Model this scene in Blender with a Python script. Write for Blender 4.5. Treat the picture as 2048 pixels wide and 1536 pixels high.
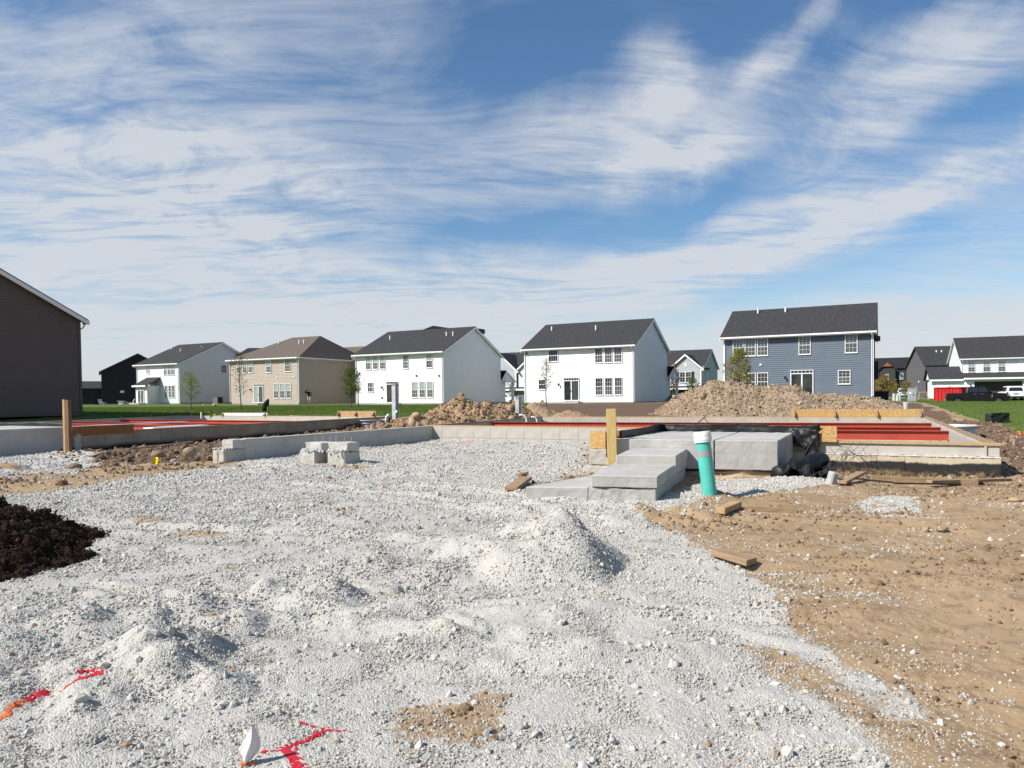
import bpy, bmesh, math, random
import numpy as np
from mathutils import Vector, Matrix, Euler

for o in list(bpy.data.objects):
    bpy.data.objects.remove(o)
SC = bpy.context.scene
COL = SC.collection
R = math.radians
random.seed(7)
RNG = np.random.default_rng(11)

# ------------------------------------------------------------------ camera
F, CX, PY, EYE = 1430.0, 1024.0, 832.0, 1.66          # focal length and optical centre in photo pixels, eye height in metres
PITCH, ROLL = R(-1.5), math.atan(.0099)
fwd = np.array([0, math.cos(PITCH), math.sin(PITCH)])
_up = np.array([0, -math.sin(PITCH), math.cos(PITCH)])
_rt = np.array([1., 0, 0])
rt = math.cos(ROLL)*_rt - math.sin(ROLL)*_up
up = math.cos(ROLL)*_up + math.sin(ROLL)*_rt
CAMP = np.array([0, 0, EYE])
cd = bpy.data.cameras.new('camera')
cam = bpy.data.objects.new('camera', cd)
COL.objects.link(cam)
SC.camera = cam
cd.sensor_fit = 'HORIZONTAL'
cd.sensor_width = 36
cd.lens = 36*F/2048
cd.shift_y = (PY-768)/2048
cd.clip_start = .05
cd.clip_end = 20000
M = Matrix((rt, up, -fwd)).transposed().to_4x4()
M.translation = Vector(CAMP)
cam.matrix_world = M

# ------------------------------------------------------------------ sun, sky, exposure
SUN_AZ, SUN_EL = math.atan2(-.92, -.39), R(41)        # direction to the sun: behind the camera, to the left
sd = Vector((math.sin(SUN_AZ)*math.cos(SUN_EL), math.cos(SUN_AZ)*math.cos(SUN_EL), math.sin(SUN_EL)))
sl = bpy.data.lights.new('sun', 'SUN')
sl.energy = 5.0
sl.angle = R(.53)
sl.color = (1, .955, .89)
sun = bpy.data.objects.new('sun', sl)
COL.objects.link(sun)
sun.rotation_euler = sd.to_track_quat('Z', 'Y').to_euler()
SC.view_settings.view_transform = 'Standard'
SC.view_settings.look = 'None'
SC.view_settings.gamma = 1
SC.view_settings.exposure = .44
SC.view_settings.use_curve_mapping = False
SC.cycles.max_bounces = 6
SC.cycles.diffuse_bounces = 3
SC.cycles.glossy_bounces = 3
SC.cycles.transparent_max_bounces = 8
SC.cycles.use_denoising = True
SC.cycles.denoiser = 'OPENIMAGEDENOISE'
SC.cycles.denoising_input_passes = 'RGB_ALBEDO_NORMAL'
SKY_STRENGTH = .092

W = bpy.data.worlds.new('World')
SC.world = W
W.use_nodes = True
N, L = W.node_tree.nodes, W.node_tree.links
N.clear()


def ray(px, py):
    return fwd + rt*((px-CX)/F) + up*((PY-py)/F)


def azel(px, py):
    k = ray(px, py)
    k = k/np.linalg.norm(k)
    return math.atan2(k[0], k[1]), math.asin(k[2])


def wn(t, **kw):
    n = N.new(t)
    for k, v in kw.items():
        setattr(n, k, v)
    return n


def wmath(op, a, b=None, c=None, clamp=False):
    n = wn('ShaderNodeMath', operation=op, use_clamp=clamp)
    for i, v in enumerate((a, b, c)):
        if v is None:
            continue
        if isinstance(v, (int, float)):
            n.inputs[i].default_value = v
        else:
            L.new(v, n.inputs[i])
    return n.outputs[0]


def build_sky():
    out = wn('ShaderNodeOutputWorld')
    sky = wn('ShaderNodeTexSky', sky_type='NISHITA', sun_disc=False)
    sky.sun_elevation = SUN_EL
    sky.sun_rotation = SUN_AZ
    sky.air_density = 1.0
    sky.dust_density = .4
    sky.ozone_density = 2.2
    hs = wn('ShaderNodeHueSaturation')
    hs.inputs['Saturation'].default_value = 1.22
    L.new(sky.outputs[0], hs.inputs['Color'])
    b1 = wn('ShaderNodeBackground')
    b1.inputs[1].default_value = SKY_STRENGTH
    L.new(hs.outputs[0], b1.inputs[0])
    b2 = wn('ShaderNodeBackground')
    b2.inputs[0].default_value = (.70, .735, .79, 1)
    b2.inputs[1].default_value = .705
    mix = wn('ShaderNodeMixShader')
    L.new(b1.outputs[0], mix.inputs[1])
    L.new(b2.outputs[0], mix.inputs[2])
    L.new(mix.outputs[0], out.inputs[0])
    tc = wn('ShaderNodeTexCoord')
    sp = wn('ShaderNodeSeparateXYZ')
    L.new(tc.outputs['Generated'], sp.inputs[0])
    X, Y, Z = sp.outputs
    az = wmath('ARCTAN2', X, Y)
    el = wmath('ARCSINE', Z)
    ae = wn('ShaderNodeCombineXYZ')
    L.new(az, ae.inputs[0])
    L.new(el, ae.inputs[1])
    # cloud layer: the direction met with a plane overhead
    zz = wmath('MAXIMUM', wmath('ADD', Z, .07), .03)
    pc = wn('ShaderNodeCombineXYZ')
    L.new(wmath('DIVIDE', X, zz), pc.inputs[0])
    L.new(wmath('DIVIDE', Y, zz), pc.inputs[1])

    def noise(vec, scale, detail, rough, dist=0., rotz=0., sc=(1, 1, 1), loc=(0, 0, 0)):
        mp = wn('ShaderNodeMapping')
        mp.inputs['Rotation'].default_value = (0, 0, rotz)
        mp.inputs['Scale'].default_value = sc
        mp.inputs['Location'].default_value = loc
        L.new(vec, mp.inputs[0])
        n = wn('ShaderNodeTexNoise')
        n.inputs['Scale'].default_value = scale
        n.inputs['Detail'].default_value = detail
        n.inputs['Roughness'].default_value = rough
        n.inputs['Distortion'].default_value = dist
        L.new(mp.outputs[0], n.inputs['Vector'])
        return n

    def ramp(v, a, b):
        m = wn('ShaderNodeMapRange', interpolation_type='SMOOTHSTEP')
        L.new(v, m.inputs[0])
        m.inputs[1].default_value = a
        m.inputs[2].default_value = b
        return m.outputs[0]

    # warp the layer so that streaks bend
    w1 = noise(pc.outputs[0], .55, 2, .5, loc=(3.1, 1.7, 0))
    sub = wn('ShaderNodeVectorMath', operation='SUBTRACT')
    sub.inputs[1].default_value = (.5, .5, .5)
    L.new(w1.outputs['Color'], sub.inputs[0])
    scl = wn('ShaderNodeVectorMath', operation='SCALE')
    scl.inputs['Scale'].default_value = 1.0
    L.new(sub.outputs[0], scl.inputs[0])
    wp = wn('ShaderNodeVectorMath', operation='ADD')
    L.new(pc.outputs[0], wp.inputs[0])
    L.new(scl.outputs[0], wp.inputs[1])
    wpo = wp.outputs[0]
    # streak axis about 40 degrees left of the view: rotate so that the axis is x, then stretch
    axis = R(-57)
    st1 = noise(wpo, 1.5, 7, .62, .5, axis*-1, (.28, 1.3, 1))
    st2 = noise(wpo, 5.5, 6, .65, .9, axis*-1, (.20, 1.15, 1), (5, 2, 0))
    wis = noise(wpo, 2.2, 8, .63, 1.6, R(20), (.8, 1, 1), (9, 4, 0))
    st3 = noise(wpo, 12., 5, .68, .7, axis*-1, (.13, 1.1, 1), (1, 8, 0))
    fine = wmath('ADD', wmath('ADD', wmath('MULTIPLY', st1.outputs[0], .36), wmath('MULTIPLY', st3.outputs[0], .11)), wmath('ADD', wmath('MULTIPLY', st2.outputs[0], .24), wmath('MULTIPLY', wis.outputs[0], .29)))
    # broad veils: (centre px, py, half width, half height in photo pixels, tilt, amount)
    w2 = noise(ae.outputs[0], 4.5, 6, .6, .6)
    s2 = wn('ShaderNodeVectorMath', operation='SUBTRACT')
    s2.inputs[1].default_value = (.5, .5, .5)
    L.new(w2.outputs['Color'], s2.inputs[0])
    s3 = wn('ShaderNodeVectorMath', operation='SCALE')
    s3.inputs['Scale'].default_value = .11
    L.new(s2.outputs[0], s3.inputs[0])
    aw = wn('ShaderNodeVectorMath', operation='ADD')
    L.new(ae.outputs[0], aw.inputs[0])
    L.new(s3.outputs[0], aw.inputs[1])
    veils = [
        (150, 480, 950, 340, 0, .40), (480, 420, 700, 170, 8, .26), (60, 100, 800, 380, -10, .30), (620, 60, 560, 260, 10, .20),
        (1250, 300, 700, 150, 10, .34), (1330, 315, 280, 80, 8, .36), (1310, 135, 140, 100, 0, .42), (1330, 190, 70, 110, 0, .10),
        (1570, 75, 180, 45, 35, .32), (1900, 60, 420, 90, 25, .32), (1800, 240, 520, 85, 24, .40), (1400, 180, 420, 90, 12, .12),
        (1550, 480, 1000, 95, 14, .52), (900, 590, 800, 110, 4, .40), (2000, 470, 380, 90, 16, .16), (1000, 240, 460, 120, 8, .22), (700, 690, 1300, 150, 0, .34), (1650, 680, 800, 90, 4, .34),
        (1000, 150, 260, 120, 15, -.10), (1500, 400, 330, 55, 14, -.10), (960, 470, 300, 40, 10, -.14), (1850, 345, 260, 40, 15, -.10), (1900, 640, 700, 120, 4, .36), (1750, 430, 420, 40, 15, .20)]
    acc = None
    for px, py, rx, ry, tilt, amt in veils:
        a0, e0 = azel(px, py)
        mp = wn('ShaderNodeMapping', vector_type='TEXTURE')
        mp.inputs['Location'].default_value = (a0, e0, 0)
        mp.inputs['Rotation'].default_value = (0, 0, R(tilt))
        mp.inputs['Scale'].default_value = (rx/F, ry/F, 1)
        L.new(aw.outputs[0], mp.inputs[0])
        ln = wn('ShaderNodeVectorMath', operation='LENGTH')
        L.new(mp.outputs[0], ln.inputs[0])
        m = wn('ShaderNodeMapRange', interpolation_type='SMOOTHERSTEP')
        L.new(ln.outputs['Value'], m.inputs[0])
        m.inputs[1].default_value = 1.0
        m.inputs[2].default_value = 0.0
        m.inputs[3].default_value = 0.0
        m.inputs[4].default_value = amt
        acc = m.outputs[0] if acc is None else wmath('ADD', acc, m.outputs[0])
    # outside the part in view the layer goes on at an even cover
    front = ramp(Y, .15, .55)
    cover = wmath('ADD', wmath('MULTIPLY', acc, front), wmath('MULTIPLY', wmath('SUBTRACT', 1.0, front), .10))
    con = ramp(fine, .375, .615)
    dens = wmath('ADD', wmath('MULTIPLY', cover, wmath('ADD', wmath('MULTIPLY', con, 1.75), .44)), wmath('MULTIPLY', wmath('SUBTRACT', con, .5), .16))
    hz = ramp(Z, .26, -.01)
    dens = wmath('ADD', dens, wmath('MULTIPLY', hz, .36))
    dens = wmath('MINIMUM', wmath('MAXIMUM', dens, 0.03), .90)
    L.new(dens, mix.inputs[0])


build_sky()

# ------------------------------------------------------------------ helpers: objects
def props(o, label=None, cat=None, group=None, kind=None):
    if label: o['label'] = label
    if cat: o['category'] = cat
    if group: o['group'] = group
    if kind: o['kind'] = kind
    return o


def thing(name, label, cat, loc=(0, 0, 0), rotz=0., group=None):
    o = bpy.data.objects.new(name, None)
    o.empty_display_size = .2
    COL.objects.link(o)
    o.location = loc
    o.rotation_euler = (0, 0, rotz)
    return props(o, label, cat, group)


def link(name, me, parent=None):
    o = bpy.data.objects.new(name, me)
    COL.objects.link(o)
    if parent is not None:
        o.parent = parent
    return o


class MB:
    """collects shapes into one mesh"""
    def __init__(s, T=None):
        s.v, s.f, s.T = [], [], T

    def add(s, vs, fs, T=None):
        T = T if T is not None else s.T
        b = len(s.v)
        for p in vs:
            p = Vector(p)
            s.v.append(tuple(T @ p) if T is not None else tuple(p))
        s.f += [tuple(i+b for i in f) for f in fs]
        return s

    def box(s, x0, x1, y0, y1, z0, z1, T=None):
        return s.add([(x0, y0, z0), (x1, y0, z0), (x1, y1, z0), (x0, y1, z0), (x0, y0, z1), (x1, y0, z1), (x1, y1, z1), (x0, y1, z1)],
                     [(0, 3, 2, 1), (4, 5, 6, 7), (0, 1, 5, 4), (1, 2, 6, 5), (2, 3, 7, 6), (3, 0, 4, 7)], T)

    def prism(s, poly, z0, z1, T=None):
        n = len(poly)
        zt = z1 if isinstance(z1, (list, tuple)) else [z1]*n
        vs = [(p[0], p[1], z0) for p in poly] + [(p[0], p[1], zt[i]) for i, p in enumerate(poly)]
        a = sum(poly[i][0]*poly[(i+1) % n][1]-poly[(i+1) % n][0]*poly[i][1] for i in range(n))
        fs = [tuple(range(n-1, -1, -1)), tuple(range(n, 2*n))] + [(i, (i+1) % n, n+(i+1) % n, n+i) for i in range(n)]
        if a < 0: fs = [f[::-1] for f in fs]
        return s.add(vs, fs, T)

    def tube(s, pts, rad, n=8, cap=True, T=None):
        pts = [Vector(p) for p in pts]
        rs = rad if isinstance(rad, (list, tuple)) else [rad]*len(pts)
        vs, fs = [], []
        ref = None
        for i, p in enumerate(pts):
            d = (pts[min(i+1, len(pts)-1)]-pts[max(i-1, 0)]).normalized()
            if ref is None:
                ref = Vector((1, 0, 0)) if abs(d.x) < .9 else Vector((0, 1, 0))
            a = (ref-d*ref.dot(d)).normalized()
            ref = a
            b = d.cross(a)
            for k in range(n):
                t = 2*math.pi*k/n
                vs.append(p+(a*math.cos(t)+b*math.sin(t))*rs[i])
        for i in range(len(pts)-1):
            for k in range(n):
                k2 = (k+1) % n
                fs.append((i*n+k, i*n+k2, (i+1)*n+k2, (i+1)*n+k))
        if cap:
            fs.append(tuple(range(n-1, -1, -1)))
            fs.append(tuple(range((len(pts)-1)*n, len(pts)*n)))
        return s.add(vs, fs, T)

    def quad(s, a, b, c, d, T=None):
        return s.add([a, b, c, d], [(0, 1, 2, 3)], T)

    def mesh(s, name, mat, smooth=False, bevel=0.):
        me = bpy.data.meshes.new(name)
        me.from_pydata(s.v, [], s.f)
        if mat is not None: me.materials.append(mat)
        if bevel > 0:
            bm = bmesh.new()
            bm.from_mesh(me)
            bmesh.ops.bevel(bm, geom=[e for e in bm.edges if len(e.link_faces) == 2 and e.calc_face_angle(0) > .5], offset=bevel, segments=1, affect='EDGES')
            bm.to_mesh(me)
            bm.free()
        if smooth:
            me.polygons.foreach_set('use_smooth', [True]*len(me.polygons))
        me.update()
        return me

    def obj(s, name, mat, parent=None, smooth=False, bevel=0.):
        return link(name, s.mesh(name, mat, smooth, bevel), parent)


def roughen(o, amp=.006, cuts=3, sc=9., seed=0):
    me = o.data
    bm = bmesh.new(); bm.from_mesh(me)
    for _ in range(cuts):
        bmesh.ops.subdivide_edges(bm, edges=[e for e in bm.edges if e.calc_length() > .035], cuts=1, use_grid_fill=True)
    bm.normal_update()
    p = np.array([v.co[:] for v in bm.verts])
    n = fbm(p[:, 0]*sc+p[:, 2]*3.1, p[:, 1]*sc+p[:, 2]*sc*.9, 4, 300+seed)*amp*1.6-amp*.5
    for v, k in zip(bm.verts, n): v.co += v.normal*float(k)
    bm.to_mesh(me); bm.free()
    return o


def smooth_by_angle(o, ang=.7):
    me = o.data
    bm = bmesh.new(); bm.from_mesh(me)
    for e in bm.edges:
        e.smooth = len(e.link_faces) == 2 and e.calc_face_angle(0) < ang
    for f in bm.faces: f.smooth = True
    bm.to_mesh(me); bm.free()


# ------------------------------------------------------------------ helpers: materials
def newmat(name):
    m = bpy.data.materials.new(name)
    m.use_nodes = True
    m.node_tree.nodes.clear()
    return m, m.node_tree.nodes, m.node_tree.links


class NT:
    def __init__(s, m): s.N, s.L = m.node_tree.nodes, m.node_tree.links

    def n(s, t, ins=None, **kw):
        x = s.N.new(t)
        for k, v in kw.items(): setattr(x, k, v)
        for k, v in (ins or {}).items():
            if hasattr(v, 'is_output') or isinstance(v, bpy.types.NodeSocket): s.L.new(v, x.inputs[k])
            else: x.inputs[k].default_value = v
        return x

    def math(s, op, a, b=0., c=0., clamp=False):
        return s.n('ShaderNodeMath', {0: a, 1: b, 2: c}, operation=op, use_clamp=clamp).outputs[0]

    def mix(s, f, a, b, blend='MIX'):
        x = s.n('ShaderNodeMix', data_type='RGBA', blend_type=blend)
        for i, v in ((0, f), (6, a), (7, b)):
            if isinstance(v, bpy.types.NodeSocket): s.L.new(v, x.inputs[i])
            else: x.inputs[i].default_value = (tuple(v)+(1,))[:4] if isinstance(v, (tuple, list)) else v
        return x.outputs[2]

    def noise(s, vec, scale, detail=4, rough=.55, dist=0.):
        x = s.n('ShaderNodeTexNoise', {'Scale': scale, 'Detail': detail, 'Roughness': rough, 'Distortion': dist})
        if vec is not None: s.L.new(vec, x.inputs['Vector'])
        return x

    def step(s, v, a, b):
        return s.n('ShaderNodeMapRange', {0: v, 1: a, 2: b}, interpolation_type='SMOOTHSTEP').outputs[0]


def mat(name, col, col2=None, scale=4., rough=.8, spec=.3, bump=0., bscale=40., coord='Object', stretch=(1, 1, 1), metal=0., detail=5, lo=.35, hi=.65, bdist=.01):
    """a principled material: two colours mingled by noise, with fine relief"""
    m, _, _ = newmat(name)
    t = NT(m)
    tc = t.n('ShaderNodeTexCoord')
    mp = t.n('ShaderNodeMapping', {'Vector': tc.outputs[coord], 'Scale': stretch})
    b = t.n('ShaderNodeBsdfPrincipled', {'Roughness': rough, 'Specular IOR Level': spec, 'Metallic': metal})
    o = t.n('ShaderNodeOutputMaterial', {0: b.outputs[0]})
    if col2 is None:
        b.inputs['Base Color'].default_value = (*col, 1)
    else:
        nz = t.noise(mp.outputs[0], scale, detail, .6)
        t.L.new(t.mix(t.step(nz.outputs[0], lo, hi), col, col2), b.inputs['Base Color'])
    if bump:
        n2 = t.noise(mp.outputs[0], bscale, 4, .6)
        bp = t.n('ShaderNodeBump', {'Strength': bump, 'Distance': bdist, 'Height': n2.outputs[0]})
        t.L.new(bp.outputs[0], b.inputs['Normal'])
    return m


def srgb(r, g, b):
    f = lambda c: (c/255/12.92 if c <= 10 else ((c/255+.055)/1.055)**2.4)
    return (f(r), f(g), f(b))


# siding, trim, roofs
M_SIDE = {
    'white': mat('white_siding', (.80, .80, .80), (.76, .76, .775), 1.2, .55, .3),
    'warm': mat('warm_white_siding', (.80, .772, .765), (.765, .735, .728), 1.2, .55, .3),
    'cream': mat('cream_siding', (.72, .69, .69), (.69, .66, .66), 1.2, .55, .3),
    'tan': mat('tan_siding', (.44, .362, .30), (.41, .336, .278), 1.2, .6, .3),
    'brown': mat('brown_siding', (.12, .094, .082), (.11, .086, .075), 1.2, .6, .3),
    'black': mat('black_siding', (.012, .012, .015), (.016, .016, .018), 1.2, .6, .3),
    'blue': mat('slate_blue_siding', (.128, .160, .198), (.116, .147, .184), 1.0, .6, .3),
    'grey': mat('pale_grey_siding', (.42, .43, .445), (.39, .40, .415), 1.2, .6, .3),
    'dark': mat('charcoal_siding', (.042, .041, .040), (.036, .035, .035), 1.2, .6, .3),
    'greige': mat('grey_brown_siding', (.115, .105, .108), (.105, .097, .10), 1.2, .6, .3),
}
M_TRIM = mat('white_trim', (.80, .80, .79), (.76, .76, .75), 2, .45, .4)
M_DARKTRIM = mat('dark_trim', (.02, .02, .022), None, rough=.5)
M_ROOF = mat('charcoal_shingles', (.021, .021, .023), (.064, .063, .066), 6.5, .92, .2, .6, 30, stretch=(1, 1.8, 1.8), detail=8, lo=.3, hi=.7, bdist=.03)
M_ROOFB = mat('brown_shingles', (.08, .063, .051), (.165, .134, .111), 6.5, .92, .2, .6, 30, stretch=(1, 1.8, 1.8), detail=8, lo=.3, hi=.7, bdist=.03)
M_ROOFK = mat('black_shingles', (.016, .016, .018), (.03, .03, .033), 5.5, .92, .2, .5, 30, detail=8, bdist=.03)
M_GLASS = mat('dark_window_glass', (.018, .022, .024), (.035, .04, .042), .9, .06, .6, detail=2)
M_BLIND = mat('window_glass_with_pale_blind', (.22, .27, .26), (.30, .34, .32), .8, .12, .6, detail=2)
M_CURT = mat('window_glass_with_grey_curtain', (.05, .058, .06), (.08, .09, .09), 1.5, .1, .6, stretch=(5, 5, .3), detail=2)
M_SKYGL = mat('window_glass_painted_reflection', (.03, .055, .085), (.055, .085, .12), .9, .05, .8, detail=2)  # blue of the reflected sky is painted into the pane colour
M_BRONZE = mat('dark_bronze_metal', (.018, .015, .013), None, rough=.5, metal=.3)
M_PVC = mat('white_plastic', (.78, .78, .76), None, rough=.4)
# concrete and timber
M_CONC = mat('pale_cast_concrete', (.46, .435, .385), (.36, .335, .29), 2.2, .9, .2, .12, 30, detail=8, lo=.3, hi=.75)
M_CONCW = mat('weathered_wall_concrete', (.49, .47, .425), (.38, .36, .315), 1.6, .9, .2, .12, 30, detail=9, lo=.35, hi=.8)
def stoop_mat():
    m, _, _ = newmat('grey_stoop_concrete')
    t = NT(m)
    P = t.n('ShaderNodeTexCoord').outputs['Object']
    n1, n2, n3 = t.noise(P, 1.3, 9, .62).outputs[0], t.noise(P, 60, 3, .6).outputs[0], t.noise(t.n('ShaderNodeMapping', {'Vector': P, 'Scale': (.7, .7, 34)}).outputs[0], 1., 4, .6).outputs[0]
    c = t.mix(t.step(n1, .32, .70), (.455, .44, .41), (.37, .355, .325))
    c = t.mix(t.math('MULTIPLY', t.step(n3, .52, .68), .35), c, (.32, .30, .265))
    c = t.mix(t.math('MULTIPLY', t.step(n2, .66, .72), .5), c, (.26, .245, .22))
    c = t.mix(t.math('MULTIPLY', t.step(t.noise(P, 3.4, 6, .7).outputs[0], .60, .72), .35), c, (.42, .33, .22))
    bp = t.n('ShaderNodeBump', {'Strength': .12, 'Distance': .01, 'Height': t.math('ADD', n2, n3)})
    b = t.n('ShaderNodeBsdfPrincipled', {'Base Color': c, 'Roughness': .88, 'Specular IOR Level': .2, 'Normal': bp.outputs[0]})
    t.n('ShaderNodeOutputMaterial', {0: b.outputs[0]})
    return m


M_CONCG = stoop_mat()
M_CONCD = mat('dirty_footing_concrete', (.47, .37, .25), (.36, .27, .18), 3, .95, .1, .6, 25, detail=8)
M_GALV = mat('galvanised_steel', (.52, .54, .55), (.40, .42, .43), 3, .55, .4, .1, 30, metal=.1)
M_PEDG = mat('grey_painted_steel', (.30, .315, .33), (.27, .285, .30), 2, .5, .4)
M_REBAR = mat('bare_steel_bolt', (.42, .41, .40), (.33, .30, .27), 20, .5, .5, metal=.5)
M_RED = mat('red_oxide_primer', (.44, .072, .042), (.37, .057, .034), 1.5, .6, .3, .1, 30, detail=7)
M_PINE = mat('yellow_pine', (.48, .32, .155), (.38, .235, .105), 3, .75, .25, .3, 30, stretch=(14, 14, 1.2), detail=6)
M_PINEX = mat('yellow_pine_plank', (.48, .33, .175), (.37, .24, .12), 3, .75, .25, .3, 30, stretch=(1.2, 14, 14), detail=6)
M_OLDW = mat('weathered_plank', (.36, .25, .15), (.26, .175, .105), 3, .85, .2, .4, 30, stretch=(1.5, 16, 16), detail=6)
M_GREYW = mat('grey_brown_plank', (.26, .19, .13), (.17, .12, .08), 3, .9, .2, .4, 30, stretch=(1.5, 16, 16), detail=6)
M_OSB = mat('strand_board', (.56, .37, .16), (.40, .23, .085), 22, .8, .2, .4, 60, stretch=(1, 1, 2.2), detail=3, lo=.4, hi=.6)
M_OSBD = mat('stained_strand_board', (.36, .155, .06), (.27, .11, .04), 22, .8, .2, .4, 60, stretch=(1, 1, 2.2), detail=3, lo=.4, hi=.6)
M_POLY = mat('black_plastic_sheet', (.006, .006, .006), (.011, .011, .011), 3, .48, .4, .4, 9, detail=3, bdist=.03)
M_FABR = mat('black_silt_fabric', (.012, .012, .013), (.022, .021, .021), 8, .75, .3, .5, 60, detail=3)
M_TEAL = mat('teal_sewer_pipe', (.09, .48, .395), (.078, .43, .355), 3, .4, .4)
M_TAPE = mat('grey_tape', (.33, .34, .34), None, rough=.35, metal=.2)

# ------------------------------------------------------------------ noise
_tab = {}


def _t(seed):
    if seed not in _tab:
        _tab[seed] = np.random.default_rng(seed+100).random((256, 256)).astype(np.float64)
    return _tab[seed]


def vnoise(x, y, seed=0):
    T = _t(seed)
    xi, yi = np.floor(x).astype(np.int64), np.floor(y).astype(np.int64)
    fx, fy = x-xi, y-yi
    fx, fy = fx*fx*fx*(fx*(fx*6-15)+10), fy*fy*fy*(fy*(fy*6-15)+10)
    a, b, c, d = xi & 255, (xi+1) & 255, yi & 255, (yi+1) & 255
    return (T[a, c]*(1-fx)+T[b, c]*fx)*(1-fy)+(T[a, d]*(1-fx)+T[b, d]*fx)*fy


def fbm(x, y, octv=4, seed=0, gain=.5, lac=2.03):
    s, a, n = 0., 1., 0.
    for i in range(octv):
        s = s+a*(vnoise(x, y, seed+i)-.5)
        n += a
        a *= gain
        x, y = x*lac+3.7, y*lac+1.3
    return s/n*2


def cells(x, y, seed=0):
    """distance to the nearest of scattered points (unit cells) and that point's random value"""
    A, B, V = _t(seed+50), _t(seed+51), _t(seed+52)
    xi, yi = np.floor(x).astype(np.int64), np.floor(y).astype(np.int64)
    best = np.full(x.shape, 9.)
    val = np.zeros(x.shape)
    for i in (-1, 0, 1):
        for j in (-1, 0, 1):
            a, b = (xi+i) & 255, (yi+j) & 255
            d = (xi+i+A[a, b]-x)**2+(yi+j+B[a, b]-y)**2
            m = d < best
            best = np.where(m, d, best)
            val = np.where(m, V[a, b], val)
    return np.sqrt(best), val


def sstep(v, a, b):
    t = np.clip((v-a)/(b-a), 0, 1)
    return t*t*(3-2*t)


# ------------------------------------------------------------------ lie of the land (metres; the camera stands over 0,0)
_ys = [-5000, 0, 4, 7, 9.5, 12, 16, 24, 28, 36, 42, 50, 60, 75, 95, 120, 9000]
_zs = [-.05, 0, .03, .12, .27, .27, .21, .25, .33, .6, .82, .93, 1.0, 1.03, 1.1, .75, .75]
U2 = np.array([math.cos(R(27.5)), -math.sin(R(27.5))])
V2 = np.array([math.sin(R(27.5)), math.cos(R(27.5))])


def sstep0(v, a, b): return sstep(v, a, b)


LFR_ = (-12.9, 20.96)


def gauss(x, y, cx, cy, sx, sy=None, rot=0.):
    sy = sy or sx
    c, s = math.cos(rot), math.sin(rot)
    a, b = (x-cx)*c+(y-cy)*s, -(x-cx)*s+(y-cy)*c
    return np.exp(-(a/sx)**2-(b/sy)**2)


def hbase(x, y):
    x, y = np.asarray(x, float), np.asarray(y, float)
    z = np.interp(y, _ys, _zs)
    z = z - .17*gauss(x, y, 7.2, 13.0, 3.2, 1.6, R(-27.5))
    z = z + .38*gauss(x, y, 23.5, 61, 8, 9) + .24*gauss(x, y, 20, 27, 9, 12)
    dl_ = (x-LFR_[0])*V2[1]-(y-LFR_[1])*V2[0]       # trench left open along the left foundation
    z = z - .34*np.exp(-(np.clip(dl_, 0, 9)/.7)**2)*(dl_ > -1)*sstep((x-LFR_[0])*V2[0]+(y-LFR_[1])*V2[1], -.3, .8)*(1-sstep(y, 35, 38))*sstep(y, 18, 22)
    z = z - .75*gauss(x, y, 52, 78, 17, 15)
    z = z + .12*gauss(x, y, -51, 98, 20, 10)
    return z


def gpx(px, py, f=None):
    """the ground point seen at a photo pixel"""
    f = f or hbase
    z, k = 0., ray(px, py)
    for _ in range(40):
        t = (z-EYE)/k[2]
        p = CAMP+k*t
        z = .5*z+.5*float(f(np.array([p[0]]), np.array([p[1]]))[0])
    return p[0], p[1]


def poly(pts):
    return np.array([gpx(*p) for p in pts])


def sdist(x, y, P):
    """signed distance to a polygon, positive inside"""
    d = np.full(x.shape, 1e9)
    ins = np.zeros(x.shape, bool)
    n = len(P)
    for i in range(n):
        (ax, ay), (bx, by) = P[i], P[(i+1) % n]
        ex, ey = bx-ax, by-ay
        t = np.clip(((x-ax)*ex+(y-ay)*ey)/(ex*ex+ey*ey+1e-12), 0, 1)
        d = np.minimum(d, (x-ax-t*ex)**2+(y-ay-t*ey)**2)
        c = (ay > y) != (by > y)
        with np.errstate(divide='ignore', invalid='ignore'):
            ins ^= c & (x < ex*(y-ay)/(by-ay+1e-15)+ax)
    return np.where(ins, 1, -1)*np.sqrt(d)


# foundation outlines (outer faces), from the lot's own survey lines
FR = np.array([8.73, 12.74]); RR = np.array([16.39, 28.18]); RL = np.array([1.47, 33.4])
GL = np.array([-2.9, 24.35])                    # back left corner of the garage
WL = np.array([-6.62, 17.25])                   # front end of the garage's left wall
PR = np.array([1.9, 13.0])                      # front end of the garage's right wall
CR = np.array([3.12, 15.55])                    # where the garage's right wall meets the front wall
LFR = np.array([-12.9, 20.96]); LRR = np.array([-6.13, 36.96])
LFL = LFR-U2*15; LRL = LRR-U2*17
BASE_R = np.array([FR, RR, RL, GL+U2*.15, GL+U2*9.3-V2*.1, CR])
BASE_L = np.array([LFR, LRR, LRL, LFL])

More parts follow.
